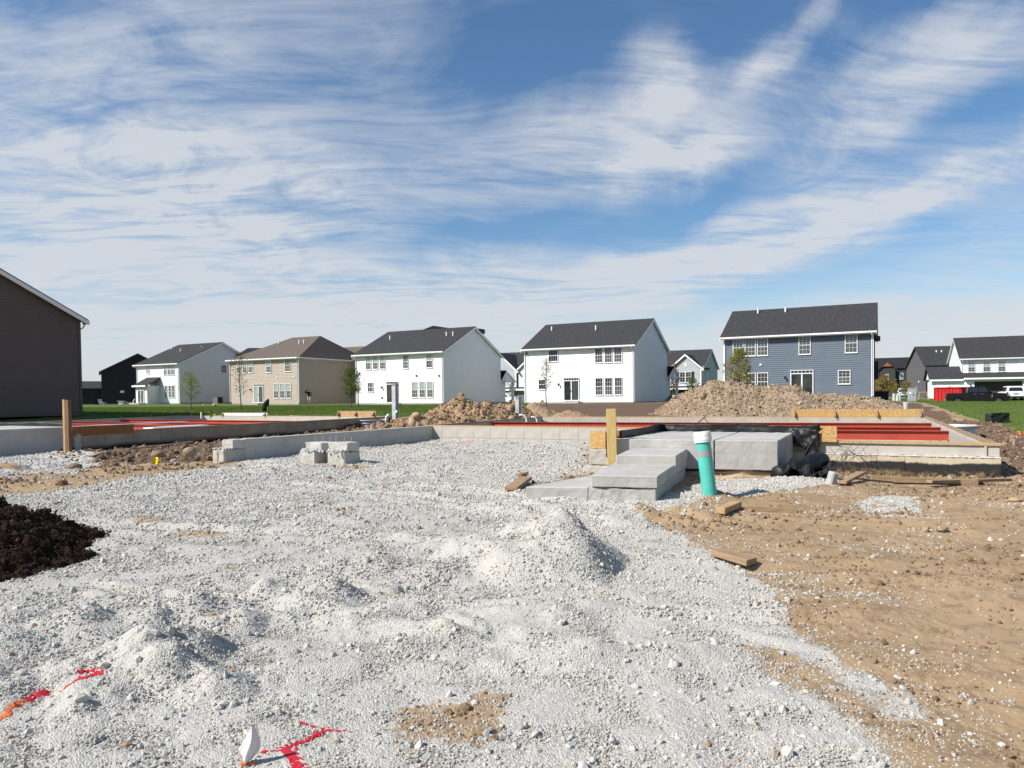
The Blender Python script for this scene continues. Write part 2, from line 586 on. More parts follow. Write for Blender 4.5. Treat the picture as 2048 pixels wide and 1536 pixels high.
G_MAIN = poly([(1900, 1560), (1835, 1536), (1760, 1480), (1700, 1425), (1690, 1380), (1640, 1310), (1572, 1240), (1545, 1165), (1490, 1142), (1420, 1105), (1340, 1062), (1265, 1040), (1300, 1022), (1380, 1018),
               (1408, 1000), (1400, 978), (1345, 985), (1300, 992), (1150, 985), (1060, 990), (1060, 970), (1172, 948), (1175, 930), (1176, 878), (852, 879), (640, 902), (470, 922), (430, 934), (340, 940), (270, 952), (190, 968), (60, 985), (-250, 1000), (-700, 1100), (-900, 1560)])
G_HEAP = poly([(-150, 890), (0, 900), (120, 898), (190, 908), (205, 925), (150, 945), (60, 945), (0, 955), (-150, 965)])
G_STOOP = poly([(1335, 985), (1445, 955), (1590, 962), (1640, 958), (1720, 962), (1700, 975), (1600, 978), (1500, 990), (1430, 985)])
G_WHITE = poly([(1720, 1000), (1780, 990), (1840, 1000), (1900, 1020), (1880, 1040), (1800, 1042), (1740, 1025)])
G_TONGUE = poly([(1560, 1255), (1640, 1290), (1690, 1330), (1780, 1400), (1740, 1410), (1640, 1395), (1560, 1340), (1480, 1300)])
G_TONGUE2 = poly([(1645, 1302), (1720, 1335), (1800, 1385), (1845, 1422), (1790, 1428), (1720, 1398), (1660, 1348)])
D_PATCH2 = poly([(1500, 1302), (1560, 1312), (1640, 1350), (1705, 1395), (1655, 1400), (1560, 1362)])
D_PATCH = [D_PATCH0 for D_PATCH0 in [poly([(800, 1470), (830, 1430), (900, 1412), (980, 1400), (1025, 1430), (1020, 1460), (960, 1500), (840, 1500)]),
           poly([(640, 1020), (720, 1008), (790, 1020), (760, 1032), (660, 1032)]), poly([(780, 1052), (850, 1040), (900, 1052), (840, 1062)]),
           poly([(700, 985), (800, 975), (880, 985), (800, 995)]), poly([(0, 1005), (100, 995), (180, 1005), (90, 1018), (0, 1020)]),
           poly([(1480, 1250), (1530, 1244), (1560, 1252), (1520, 1262)]), poly([(1480, 1320), (1560, 1330), (1600, 1350), (1540, 1360)]), poly([(870, 1290), (930, 1285), (960, 1295), (900, 1302)])]] + [D_PATCH2]
SOIL_BACK = np.array([(1.6, 33.8), (16.6, 28.4), (17.3, 27.3), (19.6, 32.5), (23.5, 40), (28.5, 50), (30, 57), (20, 63), (11, 68), (1.5, 71.5), (1.2, 60), (.5, 45), (-3.2, 38.2), (-5.0, 37)])
LAWN_R = np.array([(20.3, 32.5), (18.6, 28.6), (16.9, 24.2), (14.5, 20), (12.8, 16.6), (12.9, 14.2), (60, 8), (80, 70), (36, 66), (30.5, 57), (29, 50), (24, 40)])
RUBBLE = [np.array([(-13.5, 20.5), (-6.3, 37.5), (-3.2, 38.5), (1.0, 34), (-2.9, 25), (-6.6, 17.4), (-8.2, 16.4), (-11, 17.2)]), np.array([(8.9, 12.4), (16.6, 28.3), (18.5, 27.6), (14.0, 18.5), (12.7, 14), (10.6, 12.0)])]

GRAVEL_PILE = (.47, 6.75)
RUTS = [(-3.2, 5.9, .3, 4.55, .13, .055), (-1.1, 4.0, 1.9, 4.3, .12, .045), (-.6, 5.3, 2.0, 5.0, .14, .045), (-4.2, 8.2, -.6, 7.4, .16, .05), (-3.5, 11.5, 1.0, 8.2, .2, .05), (-2.6, 12.0, 2.2, 8.4, .2, .05), (2.0, 6.4, 6.5, 5.6, .2, .04), (2.2, 8.4, 8.2, 7.4, .22, .05), (1.6, 4.6, 3.4, 3.2, .15, .03)]
HUMPS = [(-1.75, 4.0, .5, .16, .12, -.5), (-.9, 5.1, .45, .2, .09, .3), (-2.4, 5.3, .4, .2, .10, .2), (-1.2, 6.5, .6, .25, .09, .25), (.3, 4.4, .5, .25, .06, .1), (-3.3, 4.5, .4, .2, .08, .3), (-2.1, 4.3, .66, .44, .145, .4), (-2.85, 4.95, .5, .3, .13, .2), (-1.93, 5.0, .27, .2, .12, .3), (-1.85, 5.65, .3, .2, .11, .5), (-1.4, 5.6, .34, .26, .12, .2), (-3.6, 5.0, .5, .3, .08, .2),
         (-.65, 6.2, .5, .22, .10, .5), (.35, 5.2, .6, .35, .07, 0), (-2.9, 4.0, .5, .35, .10, .3), (-.45, 4.75, .35, .25, .06, 0), (1.0, 4.4, .7, .3, .05, .2),
         (-11.9, 15.3, 1.3, .5, .32, .1), (-10.7, 15.2, .6, .45, .22, -.2), (-13.5, 15.6, 1.2, .5, .22, 0), (-4.5, 14.6, 1.0, .4, .12, 0), (-1.5, 13.4, 1.4, .6, .10, .1), (.2, 9.0, .8, .5, .10, .1), (1.6, 8.6, 1.1, .4, .12, -.2), (2.75, 9.9, .45, .4, .10, 0), (4.6, 11.1, .8, .35, .08, -.4)]


def pile_h(x, y):
    dx, dy = x-GRAVEL_PILE[0], y-GRAVEL_PILE[1]
    a = np.where(dx > 0, .62, 1.30)
    r = np.sqrt((dx/a)**2+(dy/np.where(dy > 0, .72, 1.0))**2) + .22*fbm(x*2.1, y*2.1, 3, 31)
    h = .50*np.clip(1-r, 0, 1)**.97
    # low spur running down to the left
    t = np.clip(-(dx*.90+dy*.42), 0, 1.6)
    px, py = -.90*t, -.42*t
    dd = np.sqrt((dx-px)**2+(dy-py)**2)
    h = np.maximum(h, (.24*(1-t/1.65))*np.clip(1-dd/.36, 0, 1))
    return h


def masks(x, y):
    n1 = fbm(x*1.7, y*1.7, 5, 3)
    n2 = fbm(x*6, y*6, 3, 9)
    far = np.clip(y/10, .5, 2.5)
    d = np.maximum.reduce([sdist(x, y, G_MAIN), sdist(x, y, G_HEAP), sdist(x, y, G_STOOP), np.minimum(sdist(x, y, G_TONGUE), .06), np.minimum(sdist(x, y, G_TONGUE2), .03), np.minimum(sdist(x, y, G_WHITE), .03)])
    n3 = fbm(x*19, y*19, 2, 11)
    grav = sstep(d+(.20*n1+.12*n2+.13*n3)*far, -.16, .20)
    for i_, P in enumerate(D_PATCH):
        grav = grav*(1-sstep(sdist(x, y, P)+.16*n1+.10*n2+.10*n3, -.22, .16)*(.93 if i_ == 0 else .75 if i_ == len(D_PATCH)-1 else .40))
    grav = grav*(1-.75*sstep(fbm(x*.9, y*2.2, 4, 21), .38, .62)*sstep(y, 5.5, 8))
    # stray gravel scattered over the bare dirt
    stray = sstep(fbm(x*.8, y*2.0, 5, 41)+.35*n2, .10, .60)*.40*(y < 20)*(y > 0)
    grav = np.maximum(grav, stray)
    soil = np.zeros(x.shape)
    for P in RUBBLE: soil = np.maximum(soil, sstep(sdist(x, y, P)+.5*n1, -.2, .4)*.75)
    sb = sstep(sdist(x, y, SOIL_BACK)+.8*n1, -.3, .3)
    back = sstep(y+1.5*n1, 37.3, 38.0)*(x < 12)
    lr = sstep(sdist(x, y, LAWN_R)+.35*n1, -.2, .2)
    far_l = sstep(y, 66, 68)
    grass = np.maximum(np.maximum(back, lr), far_l)*(1-sb)
    grass = np.where(sdist(x, y, BASE_L) > 0, 0, grass)
    lf = sstep(-x-U2[1]*0+n1*.6, 14.6, 15.2)*sstep((x-LFL[0])*V2[0]+(y-LFL[1])*V2[1], 3, 4)*(y > 24)
    grass = np.maximum(grass, lf*(sdist(x, y, BASE_L) < -.5))
    soil = np.maximum(soil, sb)
    grav = grav*(1-grass)*(1-sb)
    return grav, grass, soil


def height(x, y, fine=True):
    z = hbase(x, y)
    near = 1-sstep(y, 36, 44)
    z = z + near*(.055*fbm(x*.45, y*.45, 3, 1)+.028*fbm(x*1.6, y*1.9, 2, 5)) + (1-near)*.06*fbm(x*.12, y*.12, 3, 2)
    for cx, cy, sx, sy, h, ro in HUMPS:
        k = 1.35 if cy < 7 else 1.0
        c_, s_ = math.cos(ro), math.sin(ro)
        a_, b_ = (x-cx)*c_+(y-cy)*s_, -(x-cx)*s_+(y-cy)*c_
        a_ = np.where(a_ > 0, a_*1.9, a_)            # slumped steeper on one side
        b_ = np.where(b_ > 0, b_*1.5, b_)
        q_ = np.clip(1-np.sqrt((a_/sx)**2+(b_/sy)**2)*.62-.25*fbm(x*4+cx, y*4, 3, 15), 0, 1)
        z = z + k*h*q_**1.15*(1+.5*fbm(x*3+cx, y*3, 3, 13))
    for (ax, ay, bx, by, w, h) in RUTS:
        ex, ey = bx-ax, by-ay
        ln = math.hypot(ex, ey)
        s_ = np.clip(((x-ax)*ex+(y-ay)*ey)/ln, 0, ln)
        qx, qy = x-ax-s_*ex/ln, y-ay-s_*ey/ln
        sd_ = (qx*-ey+qy*ex)/ln+.10*fbm(x*1.4, y*1.4, 3, 17)
        dd_ = np.hypot(qx, qy)
        z = z + .6*h*(np.exp(-((sd_-w)/(w*.55))**2)+.8*np.exp(-((sd_+w)/(w*.55))**2)-.9*np.exp(-(sd_/(w*.7))**2))*np.exp(-(np.maximum(dd_-np.abs(sd_)-.02, 0)/.3)**2)*(1+.7*fbm(x*2.5, y*2.5, 3, 19))
    z = z + pile_h(x, y)
    return z


def relief(x, y, grav, grass, soil):
    """clods, ruts and pebbles of the sheet itself"""
    near = 1-sstep(y, 22, 40)
    r = ((.004+.010*grav)*fbm(x*5, y*5, 4, 61)+(1-grav)*(1-grass)*sstep(fbm(x*1.1, y*1.6, 4, 66), -.2, .35)*.011*fbm(x*30, y*30, 3, 65))*near
    c1, v1 = cells(x*19, y*19, 1)
    c2, v2 = cells(x*34, y*34, 2)
    peb = (.016*np.clip(.62-c1, 0, 1)*(v1 > .55)+.011*np.clip(.6-c2, 0, 1))
    c3, v3 = cells(x*6.5, y*6.5, 3)
    c6, v6 = cells(x*31+.8*fbm(x*19, y*19, 2, 4), y*31, 6)
    clod = .030*np.clip(.5-c6, 0, 1)*(v6 > .45)*sstep(fbm(x*1.3, y*1.9, 4, 73), -.05, .3)+.06*np.clip(.42-c3, 0, 1)*(v3 > .86)*sstep(fbm(x*.9, y*.9, 3, 71), -.1, .4)
    r = r+near*(grav*peb*.32+(1-grav)*(1-grass)*(clod*.7+.22*peb*(v1 > .55)))
    c4, v4 = cells(x*3.2, y*3.2, 5)
    r = r+sstep(soil, .2, .6)*(1-sstep(y, 34, 40))*(.13*np.clip(.5-c4, 0, 1)*(v4 > .3)+.05*fbm(x*4, y*4, 3, 77))
    return r


def axis(lo, fine_lo, fine_hi, hi, step, coarse):
    return np.concatenate([np.arange(lo, fine_lo, coarse), np.arange(fine_lo, fine_hi, step), np.arange(fine_hi, hi+.001, coarse)])


def build_ground():
    th = np.radians(axis(-180, -41, 41, 180, .17, 4.0))
    rs = [0.35, .8, 1.3, 1.8, 2.2, 2.6]
    r = 2.8
    while r < 9000:
        rs.append(r)
        if r < 3.2: r += .02
        elif r < 42: r += min(max(.010, .75*r*r/1190), .075)
        else: r *= 1.035
    rs = np.array(rs)
    TH, RS = np.meshgrid(th, rs)
    x, y = RS*np.sin(TH), RS*np.cos(TH)
    grav, grass, soil = masks(x, y)
    z = height(x, y)
    z = z+relief(x, y, grav, grass, soil)
    for P in (BASE_R, BASE_L):
        z = np.where(sdist(x, y, P) > .10, -1.6, z)
    nr, nt = x.shape
    ids = np.arange(nr*nt).reshape(nr, nt)
    quads = np.stack([ids[:-1, :-1], ids[:-1, 1:], ids[1:, 1:], ids[1:, :-1]], -1).reshape(-1, 4)[:, ::-1]
    co = np.stack([x, y, z], -1).reshape(-1, 3)
    G, A, S = grav.ravel(), grass.ravel(), soil.ravel()
    fg, fa, fs = G[quads].mean(1), A[quads].mean(1), S[quads].mean(1)
    ph = pile_h(co[:, 0], co[:, 1])[quads].mean(1)
    cat = np.zeros(len(quads), int)
    cat[fs > .45] = 3
    cat[fg > .5] = 1
    cat[fa > .5] = 2
    cat[ph > .075] = 4
    names = {0: 'dirt_ground', 1: 'gravel_ground', 2: 'lawn', 3: 'bare_soil', 4: 'gravel_pile'}
    for c, nm in names.items():
        q = quads[cat == c]
        used, inv = np.unique(q.ravel(), return_inverse=True)
        me = bpy.data.meshes.new(nm)
        me.vertices.add(len(used))
        me.vertices.foreach_set('co', co[used].astype(np.float32).ravel())
        me.loops.add(len(inv))
        me.loops.foreach_set('vertex_index', inv.astype(np.int32))
        me.polygons.add(len(q))
        me.polygons.foreach_set('loop_start', np.arange(0, len(inv), 4, dtype=np.int32))
        me.polygons.foreach_set('use_smooth', np.ones(len(q), bool))
        me.update(calc_edges=True)
        for an, arr in (('m_grav', G), ('m_grass', A), ('m_soil', S)):
            at = me.attributes.new(an, 'FLOAT', 'POINT')
            at.data.foreach_set('value', arr[used].astype(np.float32))
        me.materials.append(M_GROUND)
        o = link(nm, me)
        if c == 4:
            props(o, 'conical pile of pale crushed stone in the middle foreground', 'gravel pile')
        else:
            o['kind'] = 'structure'


def ground_material():
    m, _, _ = newmat('ground')
    t = NT(m)
    P = t.n('ShaderNodeTexCoord').outputs['Object']
    at = lambda n: t.n('ShaderNodeAttribute', attribute_name=n).outputs['Fac']
    g, a, s = at('m_grav'), at('m_grass'), at('m_soil')
    nf = t.noise(P, 55, 5, .7).outputs[0]
    nm_ = t.noise(P, 7, 6, .65).outputs[0]
    nl = t.noise(P, .7, 5, .6).outputs[0]
    # gravel: single stones of grey, white and a few of tan, lying in pale dust
    v1 = t.n('ShaderNodeTexVoronoi', {'Vector': P, 'Scale': 105., 'Randomness': 1.})
    v2 = t.n('ShaderNodeTexVoronoi', {'Vector': P, 'Scale': 48., 'Randomness': 1.})
    sp = t.n('ShaderNodeSeparateColor', {0: v1.outputs['Color']})
    gc = t.mix(t.step(sp.outputs[0], .05, .9), (.405, .39, .348), (.515, .499, .455))
    s2_ = t.n('ShaderNodeSeparateColor', {0: v2.outputs['Color']})
    gc = t.mix(t.math('MULTIPLY', t.step(s2_.outputs[0], .6, .9), .6), gc, (.485, .473, .437))
    gc = t.mix(t.math('MULTIPLY', t.step(sp.outputs[1], .80, .95), .5), gc, (.46, .37, .28))
    gc = t.mix(t.math('MULTIPLY', t.step(nl, .42, .62), .35), gc, (.495, .48, .44))
    gc = t.mix(t.math('MULTIPLY', t.step(nm_, .55, .75), .30), gc, (.50, .44, .36))
    # dirt
    dc = t.mix(t.step(nl, .36, .66), (.37, .263, .158), (.305, .214, .127))
    dc = t.mix(t.math('MULTIPLY', t.step(nm_, .47, .70), .75), dc, (.20, .135, .085))
    dc = t.mix(t.math('MULTIPLY', t.step(nf, .62, .75), .55), dc, (.42, .36, .28))
    # dark soil
    sc = t.mix(t.step(nm_, .35, .65), (.105, .068, .046), (.16, .11, .075))
    # grass
    ng = t.noise(t.n('ShaderNodeMapping', {'Vector': P, 'Scale': (1, 1, 1)}).outputs[0], 9, 6, .75).outputs[0]
    n2 = t.noise(P, .22, 4, .6).outputs[0]
    ac = t.mix(t.step(ng, .3, .7), (.070, .110, .021), (.108, .158, .030))
    ac = t.mix(t.math('MULTIPLY', t.step(n2, .45, .7), .5), ac, (.12, .155, .035))
    # mingle along ragged edges
    gm = t.step(t.math('ADD', g, t.math('MULTIPLY', t.math('SUBTRACT', nf, .5), .9)), .36, .60)
    am = t.step(t.math('ADD', a, t.math('MULTIPLY', t.math('SUBTRACT', nm_, .5), .7)), .40, .60)
    sm = t.step(t.math('ADD', s, t.math('MULTIPLY', t.math('SUBTRACT', nm_, .5), .7)), .30, .60)
    c = t.mix(sm, dc, sc)
    c = t.mix(gm, c, gc)
    c = t.mix(am, c, ac)
    hgt = t.math('ADD', t.math('MULTIPLY', t.math('ADD', t.math('MULTIPLY', v1.outputs['Distance'], -1.1), t.math('MULTIPLY', v2.outputs['Distance'], -.5)), gm), t.math('ADD', t.math('MULTIPLY', nf, 1.3), t.math('MULTIPLY', nm_, .25)))
    bp = t.n('ShaderNodeBump', {'Strength': .62, 'Distance': .012, 'Height': hgt})
    b = t.n('ShaderNodeBsdfPrincipled', {'Base Color': c, 'Roughness': .95, 'Specular IOR Level': .12, 'Normal': bp.outputs[0]})
    t.n('ShaderNodeOutputMaterial', {0: b.outputs[0]})
    return m


M_GROUND = ground_material()
build_ground()


# ------------------------------------------------------------------ loose stones and clods: one cloud of points each, a stone set on every point
def scatter(name, pts, scale, rot, tint, mat_, extra=None, sub=2, rough=.5, label=None):
    me = bpy.data.meshes.new(name)
    n = len(pts)
    me.vertices.add(n)
    me.vertices.foreach_set('co', pts.astype(np.float32).ravel())
    for an, arr in (('size', scale), ('turn', rot)):
        at = me.attributes.new(an, 'FLOAT_VECTOR', 'POINT')
        at.data.foreach_set('vector', arr.astype(np.float32).ravel())
    for an, arr in dict(tint=tint, **(extra or {})).items():
        at = me.attributes.new(an, 'FLOAT', 'POINT')
        at.data.foreach_set('value', arr.astype(np.float32))
    o = link(name, me)
    o['kind'] = 'stuff'
    if label: o['label'] = label
    ng = bpy.data.node_groups.new(name, 'GeometryNodeTree')
    ng.interface.new_socket('Geometry', in_out='INPUT', socket_type='NodeSocketGeometry')
    ng.interface.new_socket('Geometry', in_out='OUTPUT', socket_type='NodeSocketGeometry')
    nn, ll = ng.nodes, ng.links
    gi, go = nn.new('NodeGroupInput'), nn.new('NodeGroupOutput')
    gti = nn.new('GeometryNodeGeometryToInstance')
    for k in range(6):
        ico = nn.new('GeometryNodeMeshIcoSphere')
        ico.inputs['Subdivisions'].default_value = sub
        sp = nn.new('GeometryNodeSetPosition')
        nz = nn.new('ShaderNodeTexNoise')
        nz.noise_dimensions = '4D'
        nz.inputs['W'].default_value = k*3.7
        nz.inputs['Scale'].default_value = .9
        nz.inputs['Detail'].default_value = 1.5
        sb = nn.new('ShaderNodeVectorMath'); sb.operation = 'SUBTRACT'; sb.inputs[1].default_value = (.5, .5, .5)
        sl_ = nn.new('ShaderNodeVectorMath'); sl_.operation = 'SCALE'; sl_.inputs['Scale'].default_value = rough*3
        ll.new(nz.outputs['Color'], sb.inputs[0]); ll.new(sb.outputs[0], sl_.inputs[0])
        ll.new(ico.outputs[0], sp.inputs['Geometry']); ll.new(sl_.outputs[0], sp.inputs['Offset'])
        sm = nn.new('GeometryNodeSetMaterial'); sm.inputs['Material'].default_value = mat_
        ll.new(sp.outputs[0], sm.inputs[0]); ll.new(sm.outputs[0], gti.inputs[0])
    iop = nn.new('GeometryNodeInstanceOnPoints')
    iop.inputs['Pick Instance'].default_value = True
    a1 = nn.new('GeometryNodeInputNamedAttribute'); a1.data_type = 'FLOAT_VECTOR'; a1.inputs['Name'].default_value = 'size'
    a2 = nn.new('GeometryNodeInputNamedAttribute'); a2.data_type = 'FLOAT_VECTOR'; a2.inputs['Name'].default_value = 'turn'
    e2r = nn.new('FunctionNodeEulerToRotation')
    ll.new(a2.outputs[0], e2r.inputs[0])
    ll.new(gi.outputs[0], iop.inputs['Points']); ll.new(gti.outputs[0], iop.inputs['Instance'])
    ll.new(e2r.outputs[0], iop.inputs['Rotation']); ll.new(a1.outputs[0], iop.inputs['Scale'])
    ll.new(iop.outputs[0], go.inputs[0])
    md = o.modifiers.new('stones', 'NODES')
    md.node_group = ng
    me.materials.append(mat_)
    return o


def stone_mat(name, ramp_cols, paint=False):
    m, _, _ = newmat(name)
    t = NT(m)
    tn = t.n('ShaderNodeAttribute', attribute_name='tint', attribute_type='INSTANCER').outputs['Fac']
    rp = t.n('ShaderNodeValToRGB', {0: tn})
    cr = rp.color_ramp
    while len(cr.elements) < len(ramp_cols): cr.elements.new(.5)
    for e, (p, c) in zip(cr.elements, ramp_cols):
        e.position = p
        e.color = (*c, 1)
    P = t.n('ShaderNodeTexCoord').outputs['Object']
    nz = t.noise(P, 2.5, 4, .7).outputs[0]
    c = t.mix(t.math('MULTIPLY', t.step(nz, .4, .7), .3), rp.outputs[0], t.mix(.5, rp.outputs[0], (.2, .17, .14)))
    if paint:
        for an, pc in (('red', (.55, .012, .035)), ('orange', (.85, .16, .03))):
            pa = t.n('ShaderNodeAttribute', attribute_name=an, attribute_type='INSTANCER').outputs['Fac']
            c = t.mix(t.math('MULTIPLY', pa, t.step(nz, .25, .45)), c, pc)
    bp = t.n('ShaderNodeBump', {'Strength': .4, 'Distance': .1, 'Height': nz})
    b = t.n('ShaderNodeBsdfPrincipled', {'Base Color': c, 'Roughness': .93, 'Specular IOR Level': .15, 'Normal': bp.outputs[0]})
    t.n('ShaderNodeOutputMaterial', {0: b.outputs[0]})
    return m


M_STONE = stone_mat('limestone_gravel', [(0, (.385, .37, .333)), (.3, (.475, .458, .414)), (.7, (.555, .537, .49)), (.88, (.625, .608, .562)), (.93, (.45, .36, .265)), (1, (.36, .23, .15))], True)
M_CLOD = stone_mat('dirt_clod', [(0, (.13, .085, .05)), (.4, (.235, .155, .093)), (.8, (.33, .235, .145)), (.93, (.42, .36, .28)), (1, (.62, .60, .56))])
M_DARKCLOD = stone_mat('soil_clod', [(0, (.11, .07, .045)), (.5, (.19, .125, .08)), (.9, (.30, .21, .14)), (1, (.45, .40, .34))])
M_BARK = stone_mat('dark_mulch', [(0, (.014, .008, .006)), (.6, (.034, .019, .013)), (.9, (.06, .034, .022)), (1, (.11, .065, .042))])

# spray paint on the gravel: (colour, width in metres, line in photo pixels)
MARKS = [
    ('red', .030, [(128, 1381), (160, 1360), (186, 1351), (203, 1346), (182, 1341), (158, 1345)]),
    ('red', .034, [(97, 1387), (72, 1390), (52, 1402)]),
    ('orange', .032, [(50, 1404), (30, 1412), (14, 1424)]),
    ('orange', .030, [(22, 1431), (8, 1437), (-20, 1446)]),
    ('red', .020, [(604, 1447), (630, 1455), (668, 1463)]),
    ('red', .028, [(655, 1460), (620, 1478), (590, 1490), (556, 1505), (528, 1505)]),
    ('red', .060, [(572, 1500), (588, 1520), (600, 1545)]),
    ('red', .018, [(680, 1463), (702, 1466)]),
    ('orange', .055, [(903, 884), (924, 885), (946, 881)]),
    ('orange', .06, [(924, 888), (938, 886), (948, 883)])]
MARK_XY = []
for c_, w_, l_ in MARKS:
    w_ = w_*.78
    q = [gpx(a, b, lambda x, y: height(x, y)) for a, b in l_]
    MARK_XY.append((c_, w_, np.array(q)))


def line_dist(x, y, P):
    d = np.full(x.shape, 1e9)
    for (ax, ay), (bx, by) in zip(P[:-1], P[1:]):
        ex, ey = bx-ax, by-ay
        t = np.clip(((x-ax)*ex+(y-ay)*ey)/(ex*ex+ey*ey+1e-12), 0, 1)
        d = np.minimum(d, np.hypot(x-ax-t*ex, y-ay-t*ey))
    return d


def sample(n, d0, d1, half=38.5):
    th = np.radians(RNG.uniform(-half, half, n))
    r = np.sqrt(RNG.uniform(d0*d0, d1*d1, n))
    return r*np.sin(th), r*np.cos(th)


def sector(d0, d1, half=38.5):
    return .5*(d1*d1-d0*d0)*2*math.radians(half)


def no_build(x, y):
    k = np.ones(x.shape, bool)
    for P in (BASE_R, BASE_L, np.array([PR, CR, CR+U2*3.0, PR+U2*3.0]), np.array([(.2, 9.75), (1.05, 9.7), (1.95, 9.45), (3.0, 12), (2.0, 12.7)])):
        k &= sdist(x, y, P) < 0.0
    return k


def lay_stones():
    X, Y, S = [], [], []
    for d0, d1, dens, r0, sg in ((2.7, 5.2, 6500, .0046, .36), (2.7, 5.2, 130, .0120, .36), (5.2, 8.5, 2800, .0067, .36), (5.2, 8.5, 45, .018, .3), (8.5, 13, 1300, .0098, .38), (13, 19, 380, .0150, .35), (19, 26.5, 150, .020, .3)):
        n = int(dens*sector(d0, d1))
        x, y = sample(n, d0, d1)
        g, a, s = masks(x, y)
        f = np.clip(.48+.7*sstep(fbm(x*1.2, y*1.6, 5, 91), -.28, .42), .05, 1)
        f = np.where(pile_h(x, y) > .05, np.where(x > GRAVEL_PILE[0]+.02, 1.0, .45), f)
        keep = RNG.random(n) < np.clip(g, 0, 1)**1.3*f*(1-a)
        keep |= (RNG.random(n) < ((.008+.11*sstep(fbm(x*1.3, y*1.8, 4, 95), -.02, .45))*(.45 if r0 in (.0120, .018) else 1)))*(a < .3)
        md = np.maximum(sdist(x, y, G_MAIN), sdist(x, y, G_TONGUE2))
        keep |= (RNG.random(n) < .40*np.exp(-np.maximum(-md, 0)/(.10+.28*sstep(fbm(x*1.5, y*1.5, 3, 97), -.2, .4))))*(a < .3)*(y < 14)
        keep &= no_build(x, y)
        x, y = x[keep], y[keep]
        X.append(x); Y.append(y)
        S.append(np.clip(r0*np.exp(RNG.normal(0, sg, len(x))), .004, .05))
    x, y, s = map(np.concatenate, (X, Y, S))
    n = len(x)
    red, orange = np.zeros(n), np.zeros(n)
    for c, w, P in MARK_XY:
        d = line_dist(x, y, P)
        hit = (d < w*RNG.uniform(.6, 1.25, n)).astype(float)
        if c == 'red': red = np.maximum(red, hit)
        else: orange = np.maximum(orange, hit)
    z = height(x, y)+s*.25
    sc = s[:, None]*RNG.uniform(.7, 1.3, (n, 3))*np.array([1, 1, .8])
    rot = RNG.uniform(0, 6.28, (n, 3))
    tint = RNG.beta(2.2, 2.0, n)*.9
    odd = RNG.random(n)
    tint = np.where(odd > .955, RNG.uniform(.9, 1, n), tint)
    scatter('gravel', np.stack([x, y, z], -1), sc, rot, tint, M_STONE, dict(red=red, orange=orange), 1, .55, 'loose pale crushed stone strewn over the drive and garage bed')
    # clods on the bare dirt
    X, Y, S = [], [], []
    for d0, d1, dens, r0 in ((2.7, 7, 900, .0052), (2.7, 7, 60, .010), (7, 14, 300, .009), (7, 14, 30, .017), (12, 20, 30, .024), (14, 30, 36, .03)):
        n = int(dens*sector(d0, d1))
        x, y = sample(n, d0, d1)
        g, a, s_ = masks(x, y)
        f = 1.6*sstep(fbm(x*.9, y*1.5, 5, 111), -.15, .45)+.10
        keep = (RNG.random(n) < (1-g)**1.5*f*(1-a)*(s_ < .4)) & no_build(x, y)
        X.append(x[keep]); Y.append(y[keep])
        S.append(np.clip(r0*np.exp(RNG.normal(0, .45, keep.sum())), .003, .04))
    x, y, s = map(np.concatenate, (X, Y, S))
    n = len(x)
    z = height(x, y)+s*.2
    scatter('dirt_clods', np.stack([x, y, z], -1), s[:, None]*RNG.uniform(.7, 1.35, (n, 3))*np.array([1, 1, .7]), RNG.uniform(0, 6.28, (n, 3)), RNG.beta(2, 2, n), M_CLOD, None, 2, .5, 'small tan clods and chips lying on the bare dirt')
    # rubble soil between and beside the foundations
    n = 26000
    x, y = RNG.uniform(-14, 19, n), RNG.uniform(12, 39, n)
    ins = np.maximum(sdist(x, y, RUBBLE[0]), sdist(x, y, RUBBLE[1])) > 0
    ins &= no_build(x, y)
    x, y = x[ins], y[ins]
    n = len(x)
    s = np.clip(.024*np.exp(RNG.normal(0, .6, n)), .008, .10)
    g, a, so = masks(x, y)
    z = height(x, y)+relief(x, y, g, a, so)+s*.2
    scatter('soil_clods', np.stack([x, y, z], -1), s[:, None]*RNG.uniform(.7, 1.35, (n, 3))*np.array([1, 1, .75]), RNG.uniform(0, 6.28, (n, 3)), RNG.beta(2, 2, n), M_DARKCLOD, None, 2, .5, 'dark lumps of backfill beside the foundation walls')


lay_stones()


# ------------------------------------------------------------------ paint marks draped on the gravel
def paint_mat(name, c):
    return mat(name, c, tuple(v*.75 for v in c), 40, .7, .3, .6, 90)


M_PAINT = {'red': paint_mat('red_spray_paint', (.56, .014, .035)), 'orange': paint_mat('orange_spray_paint', (.85, .17, .035))}


